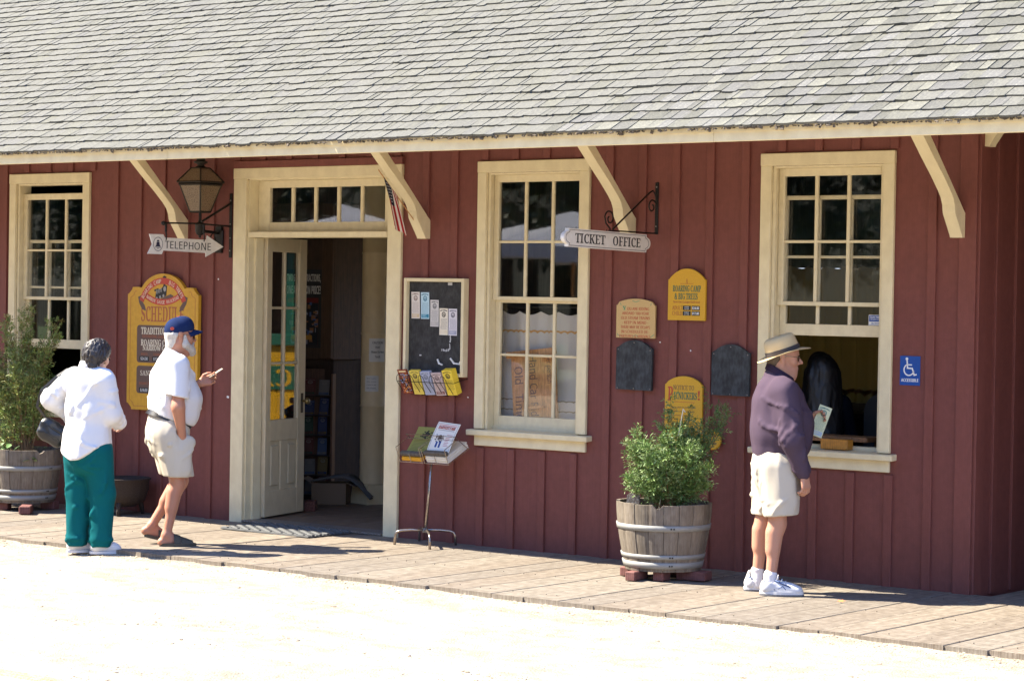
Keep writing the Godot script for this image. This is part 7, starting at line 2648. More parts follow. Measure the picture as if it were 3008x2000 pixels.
	mesh_part("crown", M.navy_cloth, cap, hx)
	st = new_st(true)
	var rows := []
	for j in 5:
		var row := []
		for k in 13:
			var a := lerpf(-1.15, 1.15, k / 12.0)
			var rr := lerpf(0.088, 0.176 - 0.03 * pow(absf(a) / 1.15, 2.0), j / 4.0)
			row.append(Vector3(0.005 + cos(a) * rr, 0.050 - 0.05 * pow(sin(a), 2.0) * (0.3 + 0.5 * j / 4.0) + 0.010 * (1.0 - j / 4.0) - 0.008 * j / 4.0, sin(a) * lerpf(0.078, 0.086, j / 4.0)))
		rows.append(row)
	for j in 4:
		for k in 12:
			var dn := Vector3(0, -0.004, 0)
			var mid: Vector3 = (rows[j][k] + rows[j + 1][k + 1]) / 2 + dn / 2
			quad_o(st, hx * rows[j][k], hx * rows[j][k + 1], hx * rows[j + 1][k + 1], hx * rows[j + 1][k], hx * mid)
			quad_o(st, hx * (rows[j][k] + dn), hx * (rows[j][k + 1] + dn), hx * (rows[j + 1][k + 1] + dn), hx * (rows[j + 1][k] + dn), hx * mid)
			if j == 3: quad_o(st, hx * rows[4][k], hx * rows[4][k + 1], hx * (rows[4][k + 1] + dn), hx * (rows[4][k] + dn), hx * rows[2][k])
	obj("visor", st, M.navy_cloth, cap)
	st = new_st()
	lathe(st, [Vector2(0, 0.149), Vector2(0.007, 0.146), Vector2(0.008, 0.141)], 10, hx)
	prism(st, arc(Vector2.ZERO, 0.014, 0.012, 0, 330, 12), 0.0, 0.003, hx * Transform3D(Basis(Vector3.UP, -0.55), Vector3(-0.070, 0.060, 0.067)))
	obj("red_patch", st, M.red_paint, cap)
	# white hair below the cap and a full white beard
	g_new(Vector3(-0.14, -0.16, -0.115), Vector3(0.14, 0.06, 0.115), 0.006)
	g_cap(Vector3(-0.028, 0.01, 0), Vector3(-0.040, -0.055, 0), 0.072, 0.050, 0.02, Vector3(1, 1.0, 1.14))
	g_cut(Vector3(0.95, -0.3, 0).normalized(), Vector3(0.95, -0.3, 0).normalized().dot(Vector3(-0.034, 0.0, 0)))
	g_crease(0.004, noise(24.0, 90, 2), Vector3(1, 0.5, 1), 0.02)
	mesh_part("hair", M.hair_white, o, hx)
	g_new(Vector3(-0.04, -0.17, -0.10), Vector3(0.15, 0.03, 0.10), 0.006)
	for z in [-1, 1]:
		g_cap(Vector3(0.022, 0.01, z * 0.073), Vector3(0.03, -0.05, z * 0.066), 0.010, 0.020, 0.015)
		g_cap(Vector3(0.03, -0.05, z * 0.062), Vector3(0.085, -0.085, z * 0.030), 0.024, 0.026, 0.02)
		g_cap(Vector3(0.106, -0.043, z * 0.008), Vector3(0.09, -0.062, z * 0.03), 0.010, 0.009, 0.008)
	g_cap(Vector3(0.075, -0.09, 0), Vector3(0.10, -0.105, 0), 0.036, 0.030, 0.02)
	g_cap(Vector3(0.10, -0.082, -0.01), Vector3(0.10, -0.082, 0.01), 0.018, 0.018, 0.01)
	g_crease(0.004, noise(28.0, 93, 2), Vector3(1, 0.6, 1), 0.02)
	mesh_part("beard", M.hair_white, o, hx)
	glasses(o, hx, M.lens_dark, M.wire_frame)
	st = new_st(true)
	tube(st, [hx * Vector3(0.107, -0.0635, -0.016), hx * Vector3(0.110, -0.0635, 0), hx * Vector3(0.107, -0.0635, 0.016)], 0.005, 6)
	obj("mouth", st, M.lip, o)
	# sandals
	for s in [[Vector3(-0.135, 0.0, 0.11), Vector3(1, 0, 0.06).normalized(), 0.0], [Vector3(-0.215, 0.052, -0.12), Vector3(0.97, -0.22, 0.0).normalized(), 1.0]]:
		var sd := node("sandal", o)
		var h: Vector3 = s[0]
		var f: Vector3 = s[1]
		sole(sd, h, f, 0.285, 0.105, 0.0, 0.026, M.sandal)
		var b := Basis(f, Vector3.UP, f.cross(Vector3.UP))
		for q in [[0.13, 0.088, 0.062], [0.185, 0.066, 0.052], [0.225, 0.052, 0.03]]:
			st = new_st(true)
			var up := []
			for k in 9:
				var a := PI * k / 8.0
				up.append([Vector3(q[0] - 0.026, 0.022 + sin(a) * (q[1] + 0.012 - 0.022), cos(a) * 0.053), Vector3(q[0] + 0.026, 0.022 + sin(a) * (q[1] - 0.022 - 0.004), cos(a) * 0.052)])
			for k in 8:
				quad_o(st, h + b * up[k][0], h + b * up[k][1], h + b * up[k + 1][1], h + b * up[k + 1][0], h + b * Vector3(q[0], 0.0, 0))
			obj("strap", st, M.sandal, sd)
	# what he holds
	var ph := thing("folded_leaflet", "small folded leaflet held up in the fingers of the man in the blue cap", "leaflet")
	ph.transform = o.transform * Transform3D(Basis(Vector3(0.83, 0.55, 0.02).normalized(), Vector3(-0.55, 0.83, 0.0).normalized(), Vector3(0, 0, 1)), Vector3(0.325, 1.325, -0.13))
	st = new_st()
	cbox(st, Vector3.ZERO, Vector3(0.125, 0.004, 0.07), 0.001)
	cbox(st, Vector3(-0.01, -0.0035, 0), Vector3(0.10, 0.002, 0.066), 0.0005)
	obj("sheet", st, M.old_paper, ph)

func make_hat_man() -> void:
	var th := 8.0
	var o := person("man in a straw hat, purple sweatshirt and khaki shorts waiting at the ticket window", Vector3(-8.507, 0, 0.955), 31.69 + th)
	o.scale = Vector3.ONE * 1.010
	var hx := Transform3D(Basis(Vector3.UP, 0.10).scaled(Vector3.ONE * 1.08), Vector3(0.055, 1.578, 0.0))
	var rk := Vector3(0.035, 0.475, 0.09)
	var ra := Vector3(-0.004, 0.10, 0.10)
	var rh := Vector3(0.045, 0.86, 0.095)
	var lk := Vector3(-0.03, 0.475, -0.10)
	var la := Vector3(-0.065, 0.10, -0.11)
	var lh := Vector3(0.03, 0.86, -0.095)
	var rs := Vector3(0.06, 1.36, 0.20)
	var re := Vector3(0.105, 1.05, 0.265)
	var rw := Vector3(0.19, 0.82, 0.225)
	var ls := Vector3(0.08, 1.36, -0.20)
	var le := Vector3(0.12, 1.08, -0.27)
	var lw := Vector3(0.285, 1.135, -0.17)
	var st := new_st(true)
	g_new(Vector3(-0.22, 0.0, -0.36), Vector3(0.36, 1.52, 0.36), 0.0115)
	leg_skin(rh, rk, ra, 1.02)
	leg_skin(lh, lk, la, 1.02)
	g_cap(ra, ra + Vector3(0.07, -0.05, 0), 0.038, 0.036, 0.02)
	g_cap(la, la + Vector3(0.07, -0.05, 0), 0.038, 0.036, 0.02)
	g_cap(Vector3(0.06, 0.95, 0), Vector3(0.06, 1.33, 0), 0.13, 0.13, 0.03, Vector3(1, 1, 1.2))
	g_cap(rs, re, 0.05, 0.045, 0.02)
	g_cap(re, rw, 0.045, 0.031, 0.02)
	g_cap(ls, le, 0.05, 0.045, 0.02)
	g_cap(le, lw, 0.045, 0.031, 0.02)
	g_cap(Vector3(0.04, 1.34, 0), Vector3(0.03, 1.48, 0), 0.075, 0.068, 0.03)
	g_mesh(st)
	head_shape({"nose": 0.010, "jowl": 1.0})
	g_cap(Vector3(0.0, -0.09, 0), Vector3(0.05, -0.12, 0), 0.055, 0.035, 0.03)
	g_mesh(st, hx)
	hand(rw, Vector3(0.16, -0.97, 0.02), Vector3(-0.65, -0.1, -0.75), 0.42, 1.05, [1])
	g_mesh(st)
	hand(lw, Vector3(0.80, 0.55, 0.15), Vector3(0.1, 0.2, 0.97), 0.55, 1.0, [-1])
	g_mesh(st)
	obj("body", st, M.skin, o)
	# sweatshirt
	g_new(Vector3(-0.24, 0.76, -0.38), Vector3(0.38, 1.56, 0.38), 0.0105)
	g_cap(Vector3(0.04, 1.30, 0), Vector3(0.04, 1.12, 0), 0.155, 0.16, 0.05, Vector3(1.0, 1, 1.28))
	g_cap(Vector3(-0.01, 1.28, 0), Vector3(0.0, 1.08, 0), 0.115, 0.125, 0.05, Vector3(1, 1, 1.45))
	g_cap(Vector3(0.06, 1.10, 0), Vector3(0.05, 0.98, 0), 0.185, 0.175, 0.05, Vector3(1, 1, 1.15))
	g_cap(Vector3(0.13, 1.13, 0), Vector3(0.125, 1.04, 0), 0.15, 0.145, 0.06, Vector3(1, 1, 1.1))
	g_cap(Vector3(0.10, 1.29, 0), Vector3(0.11, 1.18, 0), 0.105, 0.13, 0.06, Vector3(1, 1, 1.25))
	g_cap(Vector3(0.05, 1.375, -0.15), Vector3(0.05, 1.375, 0.15), 0.09, 0.09, 0.05)
	g_cap(Vector3(0.03, 1.39, 0), Vector3(0.035, 1.45, 0), 0.125, 0.092, 0.04)
	g_hem(func(p): return 0.925 - 0.10 * clampf((p.x + 0.12) / 0.36, 0.0, 1.0) + 0.02 * sin(p.x * 20.0))
	g_cap(rs, re, 0.088, 0.076, 0.04)
	g_cap(re, rw + Vector3(-0.012, 0.02, 0), 0.076, 0.05, 0.03)
	g_cap(rw + Vector3(-0.010, 0.035, 0), rw + Vector3(-0.004, 0.0, 0), 0.043, 0.040, 0.01)
	g_cap(ls, le, 0.088, 0.076, 0.04)
	g_cap(le, lw + Vector3(-0.03, -0.01, 0), 0.074, 0.048, 0.03)
	var cn := Vector3(0.50, 0.86, 0).normalized()
	g_cut(cn, cn.dot(Vector3(0.05, 1.468, 0)))
	g_folds(Vector3(0.05, 1.36, 0), Vector3(0.06, 0.97, 0), 10, 5, 1.4, 0.009, 0.6)
	g_folds(rs, re, 4, 6, 1.4, 0.008, 0.7)
	g_folds(re, rw, 5, 7, 1.8, 0.008, 0.4)
	g_crease(0.007, noise(2.2, 94, 2), Vector3(2.2, 0.7, 2.2))
	mesh_part("sweatshirt", M.purple_cloth, o)
	g_new(Vector3(-0.12, 1.38, -0.16), Vector3(0.20, 1.60, 0.16), 0.007)
	g_cap(Vector3(0.03, 1.42, 0), Vector3(0.042, 1.52, 0), 0.122, 0.088, 0.02, Vector3(1, 1, 1.02))
	var c1 := Vector3(0.50, 0.86, 0).normalized()
	g_cut(c1, c1.dot(Vector3(0.05, 1.502, 0)))
	g_cut(-c1, -c1.dot(Vector3(0.05, 1.448, 0)))
	mesh_part("collar", M.collar_cloth, o)
	# shorts
	g_new(Vector3(-0.22, 0.44, -0.30), Vector3(0.32, 1.02, 0.30), 0.0105)
	g_cap(Vector3(0.05, 0.95, 0), Vector3(0.05, 0.88, 0), 0.165, 0.165, 0.05, Vector3(1, 1, 1.1))
	g_cap(Vector3(0.02, 0.86, 0), Vector3(0.02, 0.80, 0), 0.135, 0.13, 0.05, Vector3(1, 1, 1.2))
	g_cap(Vector3(0.05, 0.86, 0.09), Vector3(0.060, 0.48, 0.10), 0.140, 0.112, 0.04)
	g_cap(Vector3(0.035, 0.86, -0.09), Vector3(0.0, 0.48, -0.105), 0.140, 0.112, 0.04)
	var hn := Vector3(0.10, -1, 0).normalized()
	g_cut(hn, hn.dot(Vector3(0.03, 0.535, 0)))
	g_cap(Vector3(0.10, 0.78, 0.20), Vector3(0.11, 0.62, 0.185), 0.03, 0.03, 0.02, Vector3(1, 1, 0.5))
	for q in [[rh, Vector3(0.06, 0.53, 0.10)], [lh, Vector3(0.0, 0.53, -0.105)]]: g_folds(q[0], q[1], 6, 8, 0.8, 0.008, 0.9)
	g_crease(0.0055, noise(2.6, 95, 2), Vector3(2.2, 0.5, 2.2))
	mesh_part("shorts", M.khaki, o)
	# hat, tilted back
	var hat := node("hat", o)
	var hb := Transform3D(Basis(Vector3(0, 1, 0), 0.05) * Basis(Vector3.BACK, 0.335), Vector3(0.068, 1.618, 0.0))
	st = new_st(true)
	lathe(st, [Vector2(0.110, -0.005), Vector2(0.110, 0.03), Vector2(0.104, 0.08), Vector2(0.096, 0.105), Vector2(0.080, 0.116), Vector2(0.05, 0.112), Vector2(0.02, 0.098), Vector2(0, 0.096)], 30, hb * Transform3D(Basis.from_scale(Vector3(1.06, 1, 0.90)), Vector3.ZERO))
	obj("crown", st, M.straw, hat)
	st = new_st(true)
	lathe(st, [Vector2(0.1135, 0.004), Vector2(0.1130, 0.034)], 30, hb * Transform3D(Basis.from_scale(Vector3(1.06, 1, 0.90)), Vector3.ZERO))
	obj("hat_band", st, M.hat_band, hat)
	st = new_st(true)
	var ring := []
	for j in 6:
		var row := []
		for k in 37:
			var a := TAU * k / 36.0
			var rr := lerpf(0.104, 0.187, j / 5.0)
			var y := 0.002 - 0.010 * j / 5.0 + 0.020 * pow(absf(sin(a)), 3.0) * pow(j / 5.0, 1.5) - 0.016 * pow(maxf(0.0, cos(a)), 2.0) * pow(j / 5.0, 2.0)
			row.append(hb * Vector3(cos(a) * rr * 1.0, y, sin(a) * rr * 0.90))
		ring.append(row)
	for j in 5:
		for k in 36:
			var dn := hb.basis.y * -0.004
			var mid: Vector3 = (ring[j][k] + ring[j + 1][k + 1]) / 2 + dn / 2
			quad_o(st, ring[j][k], ring[j][k + 1], ring[j + 1][k + 1], ring[j + 1][k], mid)
			quad_o(st, ring[j][k] + dn, ring[j][k + 1] + dn, ring[j + 1][k + 1] + dn, ring[j + 1][k] + dn, mid)
			if j == 4: quad_o(st, ring[5][k], ring[5][k + 1], ring[5][k + 1] + dn, ring[5][k] + dn, ring[3][k])
	obj("brim", st, M.straw, hat)
	# short hair round the back of the head
	g_new(Vector3(-0.14, -0.10, -0.115), Vector3(0.06, 0.09, 0.115), 0.006)
	g_cap(Vector3(-0.014, 0.02, 0), Vector3(-0.02, -0.03, 0), 0.088, 0.070, 0.02, Vector3(1, 1.0, 0.95))
	var hc := Vector3(0.85, -0.45, 0).normalized()
	g_cut(hc, hc.dot(Vector3(-0.022, 0.0, 0)))
	var hu := Vector3(-0.33, 0.94, 0).normalized()
	g_cut(hu, hu.dot(Vector3(0.0, 0.032, 0)))
	mesh_part("hair", M.hair_brown, o, hx)
	glasses(o, hx, M.lens_dark, M.wire_frame)
	st = new_st(true)
	tube(st, [hx * Vector3(0.103, -0.063, -0.018), hx * Vector3(0.107, -0.0635, 0), hx * Vector3(0.103, -0.063, 0.018)], 0.006, 6)
	obj("mouth", st, M.lip, o)
	# socks and running shoes
	for s in [[ra, Vector3(-0.072, 0.0, 0.10), Vector3(0.99, 0, 0.14).normalized()], [la, Vector3(-0.150, 0.0, -0.12), Vector3(0.95, 0, -0.05).normalized()]]:
		var a: Vector3 = s[0]
		var h: Vector3 = s[1]
		var f: Vector3 = s[2]
		g_new(a + Vector3(-0.08, -0.08, -0.08), a + Vector3(0.12, 0.09, 0.08), 0.007)
		g_cap(a + Vector3(0.005, -0.05, 0), a + Vector3(0, 0.035, 0), 0.045, 0.043, 0.01)
		g_crease(0.004, noise(9.0, 96, 2), Vector3(0.5, 2.0, 0.5), 0.02)
		mesh_part("sock", M.sock, o)
		var sh := node("running_shoe", o)
		shoe_shape(h, f, 0.295)
		g_cut(Vector3.DOWN, -0.018)
		g_cap(a + Vector3(0.0, 0.0, 0), a + Vector3(0.0, 0.08, 0), 0.052, 0.055, 0.004, Vector3.ONE, Basis(), true)
		mesh_part("upper", M.shoe_white, sh)
		sole(sh, h, f, 0.298, 0.112, 0.0, 0.012, M.shoe_sole, "outsole")
		sole(sh, h + Vector3(0, 0.0, 0), f, 0.294, 0.108, 0.012, 0.032, M.shoe_white, "midsole")
		var b := Basis(f, Vector3.UP, f.cross(Vector3.UP))
		st = new_st(true)
		for k in 5:
			var x := 0.115 + 0.025 * k
			var y := 0.121 - 0.0125 * k
			tube(st, [h + b * Vector3(x, y - 0.010, -0.032), h + b * Vector3(x + 0.006, y + 0.002, 0), h + b * Vector3(x, y - 0.010, 0.032)], 0.004, 5)
		tube(st, [h + b * Vector3(0.10, 0.13, -0.012), h + b * Vector3(0.12, 0.14, 0.03), h + b * Vector3(0.11, 0.11, 0.045)], 0.003, 5)
		obj("lace", st, M.shoe_white, sh)
		st = new_st(true)
		for z in [-1, 1]:
			tube(st, [h + b * Vector3(0.10, 0.105, z * 0.036), h + b * Vector3(0.15, 0.083, z * 0.041), h + b * Vector3(0.20, 0.062, z * 0.040)], 0.0055, 5)
			tube(st, [h + b * Vector3(0.018, 0.10, z * 0.030), h + b * Vector3(0.06, 0.085, z * 0.043), h + b * Vector3(0.10, 0.04, z * 0.046)], 0.003, 5)
			tube(st, [h + b * Vector3(0.12, 0.05, z * 0.047), h + b * Vector3(0.15, 0.068, z * 0.044), h + b * Vector3(0.17, 0.045, z * 0.047)], 0.0035, 5)
		obj("trim", st, M.shoe_blue, sh)
	# the leaflet in his left hand
	var lf := thing("train_leaflet", "pale green folded leaflet held by the man in the straw hat", "leaflet")
	lf.transform = o.transform * Transform3D(Basis(Vector3.BACK, -0.34) * Basis(Vector3.UP, -0.15), Vector3(0.315, 1.055, -0.128))
	put("sheet", card(0.088, 0.215, 0.002, -0.012, 4), uvmat(print_tex(Color(0.78, 0.80, 0.66), Color(0.24, 0.42, 0.42), Color(0.62, 0.70, 0.78), 401)), lf)

func make_woman() -> void:
	var th := 50.0
	var yw := 47.66
	var right := Vector3(cos(deg_to_rad(yw)), 0, -sin(deg_to_rad(yw)))
	var base := Vector3(-13.60, -0.030, 2.36)
	var o := person("woman in a white shirt and teal trousers seen from behind, black bag on her shoulder", base + right * -0.12, yw + th)
	o.scale = Vector3.ONE * 1.012
	# her frame: x forward (away from us), z her right
	var fl := o.transform.basis.inverse() * right      # picture-right in her frame
	var hx := Transform3D(Basis(Vector3.UP, 0.14) * Basis(Vector3.BACK, -0.12), Vector3(0.045, 1.470, 0.03))
	var ls := Vector3(-0.01, 1.30, -0.170)
	var le := Vector3(-0.07, 1.155, -0.305)
	var lw := Vector3(0.12, 1.0, -0.24)
	var rs := Vector3(-0.01, 1.30, 0.165)
	var re := Vector3(0.035, 1.06, 0.195)
	var rw := Vector3(0.23, 0.985, 0.125)
	var st := new_st(true)
	g_new(Vector3(-0.22, 0.02, -0.46), Vector3(0.36, 1.42, 0.36), 0.0115)
	g_cap(Vector3(0, 0.85, 0), Vector3(0, 1.28, 0), 0.12, 0.12, 0.03, Vector3(1, 1, 1.2))
	for z in [-1, 1]: g_cap(Vector3(0.0, 0.82, z * 0.085), Vector3(0.045 if z > 0 else 0.0, 0.08, z * 0.098), 0.055, 0.030, 0.01)
	g_cap(ls, le, 0.045, 0.04, 0.02)
	g_cap(le, lw, 0.04, 0.027, 0.02)
	g_cap(rs, re, 0.045, 0.04, 0.02)
	g_cap(re, rw, 0.04, 0.027, 0.02)
	g_cap(Vector3(-0.01, 1.28, 0), Vector3(0.0, 1.40, 0), 0.065, 0.052, 0.03)
	g_mesh(st)
	head_shape({"nose": -0.002})
	g_mesh(st, hx)
	hand(rw, Vector3(0.6, -0.35, -0.6), Vector3(-0.5, -0.2, -0.3), 0.5, 0.9, [1])
	g_mesh(st)
	hand(lw, Vector3(0.75, -0.2, 0.6), Vector3(-0.4, 0.2, 0.4), 0.5, 0.9, [-1])
	g_mesh(st)
	obj("body", st, M.skin_pink, o)
	# loose white shirt with a curved tail
	g_new(Vector3(-0.26, 0.66, -0.52), Vector3(0.36, 1.50, 0.40), 0.0105)
	g_cap(Vector3(-0.01, 1.26, 0), Vector3(-0.005, 1.08, 0), 0.122, 0.130, 0.05, Vector3(1.0, 1, 1.32))
	g_cap(Vector3(0.0, 1.06, 0), Vector3(0.0, 0.74, 0), 0.140, 0.165, 0.06, Vector3(1.0, 1, 1.22))
	g_cap(Vector3(-0.05, 0.88, 0), Vector3(-0.05, 0.72, 0), 0.13, 0.15, 0.05, Vector3(1.0, 1, 1.2))
	g_cap(Vector3(0.0, 1.325, -0.13), Vector3(0.0, 1.325, 0.13), 0.075, 0.075, 0.05)
	g_cap(Vector3(-0.01, 1.33, 0), Vector3(0.0, 1.395, 0), 0.10, 0.075, 0.04)
	g_hem(func(p): return 0.715 + 0.13 * clampf(pow(absf(p.z) / 0.20, 2.0), 0.0, 1.2) + (0.02 if p.x > 0.05 else 0.0))
	g_cap(ls, le, 0.080, 0.072, 0.04)
	g_cap(le, lw, 0.074, 0.050, 0.03)
	g_cap(rs, re, 0.082, 0.075, 0.04)
	g_cap(re, rw + Vector3(-0.02, 0, 0), 0.076, 0.052, 0.03)
	var cn := Vector3(0.25, 0.96, 0).normalized()
	g_cut(cn, cn.dot(Vector3(0.0, 1.425, 0)))
	g_folds(Vector3(0.0, 1.30, 0), Vector3(-0.01, 0.80, 0), 11, 9, 1.2, 0.009, 0.6)
	for q in [[ls, le], [le, lw], [rs, re], [re, rw]]: g_folds(q[0], q[1], 4, 10, 1.5, 0.008, 0.6)
	g_crease(0.007, noise(2.2, 97, 2), Vector3(2.2, 0.7, 2.2))
	mesh_part("shirt", M.white_cloth, o)
	g_new(Vector3(-0.14, 1.32, -0.14), Vector3(0.14, 1.48, 0.14), 0.007)
	g_cap(Vector3(-0.012, 1.36, 0), Vector3(0.0, 1.42, 0), 0.088, 0.074, 0.02)
	var c1 := Vector3(0.30, 0.95, 0).normalized()
	g_cut(c1, c1.dot(Vector3(-0.01, 1.440, 0)))
	g_cut(-c1, -c1.dot(Vector3(-0.01, 1.388, 0)))
	mesh_part("shirt_collar", M.white_cloth, o)
	# trousers
	g_new(Vector3(-0.24, 0.02, -0.28), Vector3(0.28, 0.96, 0.30), 0.0105)
	g_cap(Vector3(-0.01, 0.86, 0), Vector3(-0.01, 0.80, 0), 0.115, 0.128, 0.05, Vector3(1, 1, 1.20))
	g_cap(Vector3(-0.030, 0.79, 0), Vector3(-0.030, 0.72, 0), 0.125, 0.125, 0.05, Vector3(1, 1, 1.3))
	for z in [-1, 1]:
		var off := 0.045 if z > 0 else 0.0
		g_cap(Vector3(0.0, 0.78, z * 0.088), Vector3(0.012 + off, 0.45, z * 0.098), 0.118, 0.094, 0.03)
		g_cap(Vector3(0.012 + off, 0.45, z * 0.098), Vector3(0.0 + off, 0.12, z * 0.098), 0.092, 0.082, 0.03)
		g_cap(Vector3(0.0 + off, 0.105, z * 0.098), Vector3(0.0 + off, 0.07, z * 0.098), 0.082, 0.070, 0.02)
		g_cap(Vector3(0.0 + off, 0.06, z * 0.098), Vector3(0.0 + off, 0.05, z * 0.098), 0.076, 0.076, 0.008)
	g_cut(Vector3(0, -1, 0), -0.055)
	for z in [-1, 1]:
		var off := 0.045 if z > 0 else 0.0
		g_folds(Vector3(0.0, 0.78, z * 0.088), Vector3(0.012 + off, 0.45, z * 0.098), 5, 11 + z, 1.3, 0.009, 0.6)
		g_folds(Vector3(0.012 + off, 0.48, z * 0.098), Vector3(off, 0.09, z * 0.098), 6, 14 + z, 1.4, 0.009, 0.45)
		g_folds(Vector3(off, 0.17, z * 0.098), Vector3(off, 0.08, z * 0.098), 4, 17 + z, 2.2, 0.009, 0.3)
	g_crease(0.006, noise(2.2, 98, 2), Vector3(2.2, 0.6, 2.2))
	mesh_part("trousers", M.teal_cloth, o)
	# white shoes, toes to the picture's right
	for s in [[Vector3(-0.055, 0.0, -0.145), Vector3(0.86, 0, 0.50).normalized()], [Vector3(-0.015, 0.0, 0.045), Vector3(0.80, 0, 0.60).normalized()]]:
		var sh := node("shoe", o)
		shoe_shape(s[0], s[1], 0.25)
		g_cut(Vector3.DOWN, -0.014)
		mesh_part("upper", M.shoe_white, sh)
		sole(sh, s[0], s[1], 0.255, 0.10, 0.0, 0.020, M.shoe_white)
	# short dark hair
	g_new(Vector3(-0.16, -0.12, -0.13), Vector3(0.14, 0.17, 0.13), 0.006)
	g_cap(Vector3(-0.018, 0.045, 0), Vector3(0.02, 0.060, 0), 0.098, 0.092, 0.02, Vector3(1, 1, 0.94))
	g_cap(Vector3(-0.052, 0.0, 0), Vector3(-0.060, -0.055, 0), 0.060, 0.045, 0.03, Vector3(1, 1, 1.2))
	for z in [-1, 1]:
		g_cap(Vector3(0.01, 0.05, z * 0.068), Vector3(-0.02, 0.015, z * 0.078), 0.03, 0.022, 0.02)
		g_cap(Vector3(0.06, 0.075, z * 0.04), Vector3(0.078, 0.055, z * 0.04), 0.03, 0.02, 0.02)
	var hc := Vector3(0.72, -0.69, 0).normalized()
	g_cut(hc, hc.dot(Vector3(0.045, 0.02, 0)))
	g_crease(0.012, noise(17.0, 99, 2), Vector3(1.8, 0.6, 1.8), 0.03)
	mesh_part("hair", M.hair_dark, o, hx)
	glasses(o, hx, M.lens_dark, M.wire_frame)
	st = new_st(true)
	lathe(st, [Vector2(0, -0.008), Vector2(0.008, 0), Vector2(0, 0.008)], 8, hx * Transform3D(Basis(), Vector3(-0.004, -0.035, 0.082)))
	obj("earring", st, M.brass, o)
	# shoulder bag
	var bg := thing("shoulder_bag", "black leather shoulder bag hanging at the white-shirted woman's left side", "handbag")
	bg.transform = o.transform
	g_new(Vector3(-0.30, 0.74, -0.56), Vector3(0.05, 1.08, -0.18), 0.007)
	var bb := Basis(Vector3.UP, deg_to_rad(-50.0)) * Basis(Vector3.BACK, -0.55)
	var bc := Vector3(-0.055, 0.905, -0.30)
	g_cap(bc + bb * Vector3(-0.06, 0.02, 0), bc + bb * Vector3(0.06, 0.02, 0), 0.056, 0.056, 0.02, Vector3(1, 1.05, 0.66), bb)
	g_cap(bc + bb * Vector3(-0.055, -0.04, 0), bc + bb * Vector3(0.06, -0.04, 0), 0.05, 0.05, 0.03, Vector3(1, 1, 0.8), bb)
	g_crease(0.006, noise(5.0, 100, 2), Vector3(1, 1.4, 1))
	mesh_part("bag_body", M.leather, bg)
	st = new_st(true)
	for q in [[0.035, 0.042], [-0.02, 0.045]]:
		tube(st, [bc + bb * Vector3(-0.105, q[0], 0.015), bc + bb * Vector3(-0.06, q[0] - 0.01, q[1]), bc + bb * Vector3(0.06, q[0] - 0.01, q[1]), bc + bb * Vector3(0.105, q[0], 0.015)], 0.006, 6)
	obj("piping", st, M.leather, bg)
	st = new_st()
	var sp := [bc + bb * Vector3(-0.10, 0.06, 0), Vector3(-0.125, 1.10, -0.40), Vector3(-0.125, 1.22, -0.36), Vector3(-0.085, 1.33, -0.24), Vector3(-0.02, 1.385, -0.19), Vector3(0.07, 1.33, -0.22), Vector3(0.09, 1.2, -0.28), bc + bb * Vector3(0.10, 0.06, 0)]
	for k in sp.size() - 1:
		var a: Vector3 = sp[k]
		var b: Vector3 = sp[k + 1]
		box(st, (a + b) / 2, Vector3(0.006, (b - a).length() + 0.004, 0.022), Basis(Quaternion(Vector3.UP, (b - a).normalized())))
	obj("strap", st, M.leather, bg)

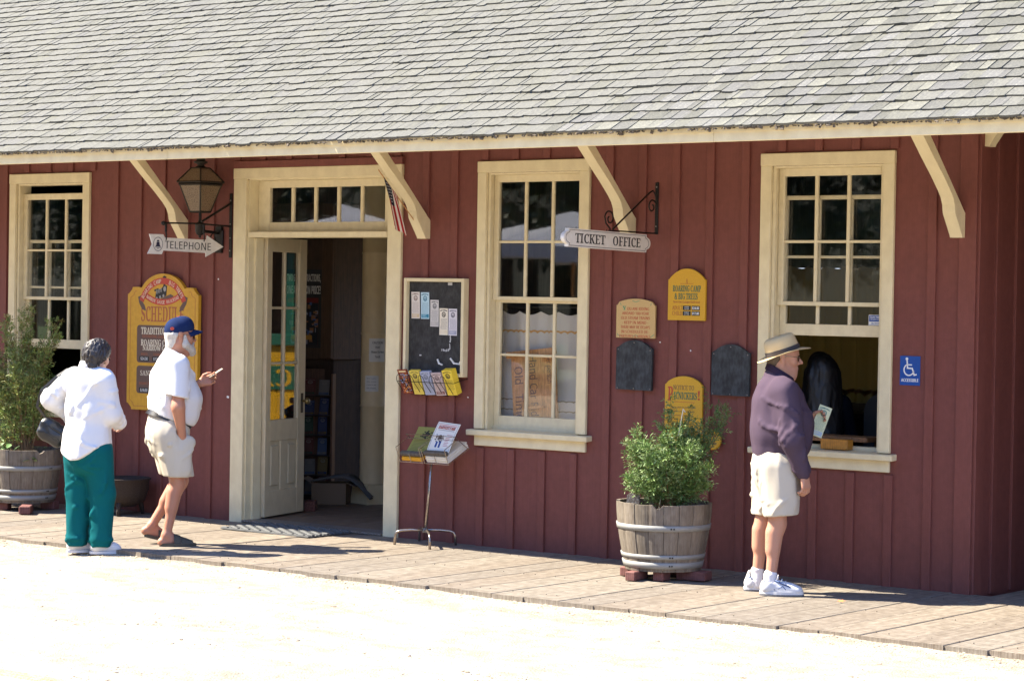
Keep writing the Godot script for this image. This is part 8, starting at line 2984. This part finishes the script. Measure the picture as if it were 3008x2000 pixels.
func make_clerk() -> void:
	var o := person("ticket clerk with long dark hair and dark clothes in the shade behind the window", Vector3(-9.02, 0.02, -0.55), 140.0)
	var hx := Transform3D(Basis(), Vector3(0.02, 1.44, 0))
	var st := new_st(true)
	g_new(Vector3(-0.2, 0.4, -0.34), Vector3(0.40, 1.40, 0.34), 0.013)
	g_cap(Vector3(0, 0.60, 0), Vector3(0, 1.18, 0), 0.13, 0.12, 0.03, Vector3(1, 1, 1.2))
	for z in [-1, 1]:
		g_cap(Vector3(0.0, 1.20, z * 0.17), Vector3(0.03, 0.96, z * 0.24), 0.045, 0.04, 0.02)
		g_cap(Vector3(0.03, 0.96, z * 0.24), Vector3(0.24, 1.02, z * 0.16), 0.04, 0.028, 0.02)
	g_cap(Vector3(0, 1.2, 0), Vector3(0, 1.36, 0), 0.06, 0.052, 0.03)
	g_mesh(st)
	head_shape({})
	g_mesh(st, hx)
	for z in [-1, 1]:
		hand(Vector3(0.25, 1.02, z * 0.16), Vector3(0.95, -0.1, -0.2 * z), Vector3(0, -1, 0), 0.3, 0.9, [z])
		g_mesh(st)
	obj("body", st, M.skin, o)
	g_new(Vector3(-0.22, 0.4, -0.36), Vector3(0.34, 1.32, 0.36), 0.012)
	g_cap(Vector3(0, 0.5, 0), Vector3(0, 1.14, 0), 0.155, 0.14, 0.03, Vector3(1, 1, 1.25))
	g_cap(Vector3(0, 1.22, -0.13), Vector3(0, 1.22, 0.13), 0.07, 0.07, 0.04)
	for z in [-1, 1]:
		g_cap(Vector3(0.0, 1.20, z * 0.17), Vector3(0.03, 0.96, z * 0.24), 0.07, 0.062, 0.03)
		g_cap(Vector3(0.03, 0.96, z * 0.24), Vector3(0.22, 1.015, z * 0.165), 0.062, 0.042, 0.03)
	g_cut(Vector3.UP, 1.295)
	g_crease(0.008, noise(3.0, 101, 2), Vector3(1.3, 0.8, 1.3))
	mesh_part("jacket", M.dark_cloth, o)
	g_new(Vector3(-0.24, 0.85, -0.22), Vector3(0.14, 1.64, 0.22), 0.009)
	g_cap(Vector3(-0.03, 1.485, 0), Vector3(0.02, 1.50, 0), 0.100, 0.094, 0.02, Vector3(1, 1, 0.95))
	g_cap(Vector3(-0.07, 1.42, 0), Vector3(-0.12, 1.0, 0), 0.095, 0.10, 0.05, Vector3(0.8, 1, 1.35))
	for z in [-1, 1]: g_cap(Vector3(-0.01, 1.44, z * 0.085), Vector3(-0.02, 1.10, z * 0.13), 0.04, 0.04, 0.04)
	var hc := Vector3(0.9, -0.43, 0).normalized()
	g_cut(hc, hc.dot(Vector3(0.06, 1.47, 0)))
	g_crease(0.008, noise(9.0, 102, 2), Vector3(1.6, 0.35, 1.6))
	mesh_part("long_hair", M.hair_black, o)

func make_people() -> void:
	make_cap_man()
	make_hat_man()
	make_woman()
	make_clerk()

func _ready() -> void:
	rng.seed = 4242
	make_view()
	serif = SystemFont.new(); serif.font_names = PackedStringArray(["Droid Serif"]); serif.font_weight = 700
	serif_light = SystemFont.new(); serif_light.font_names = PackedStringArray(["Droid Serif"])
	sans = SystemFont.new(); sans.font_names = PackedStringArray(["Droid Sans"]); sans.font_weight = 700
	sans_light = SystemFont.new(); sans_light.font_names = PackedStringArray(["Droid Sans"])
	make_textures()
	make_materials()
	make_ground()
	make_boardwalk()
	make_depot()
	make_surroundings()
	make_inside()
	make_signs()
	make_lantern()
	make_flag()
	make_stand()
	make_mat()
	make_planters()
	make_people()
	forget(self)
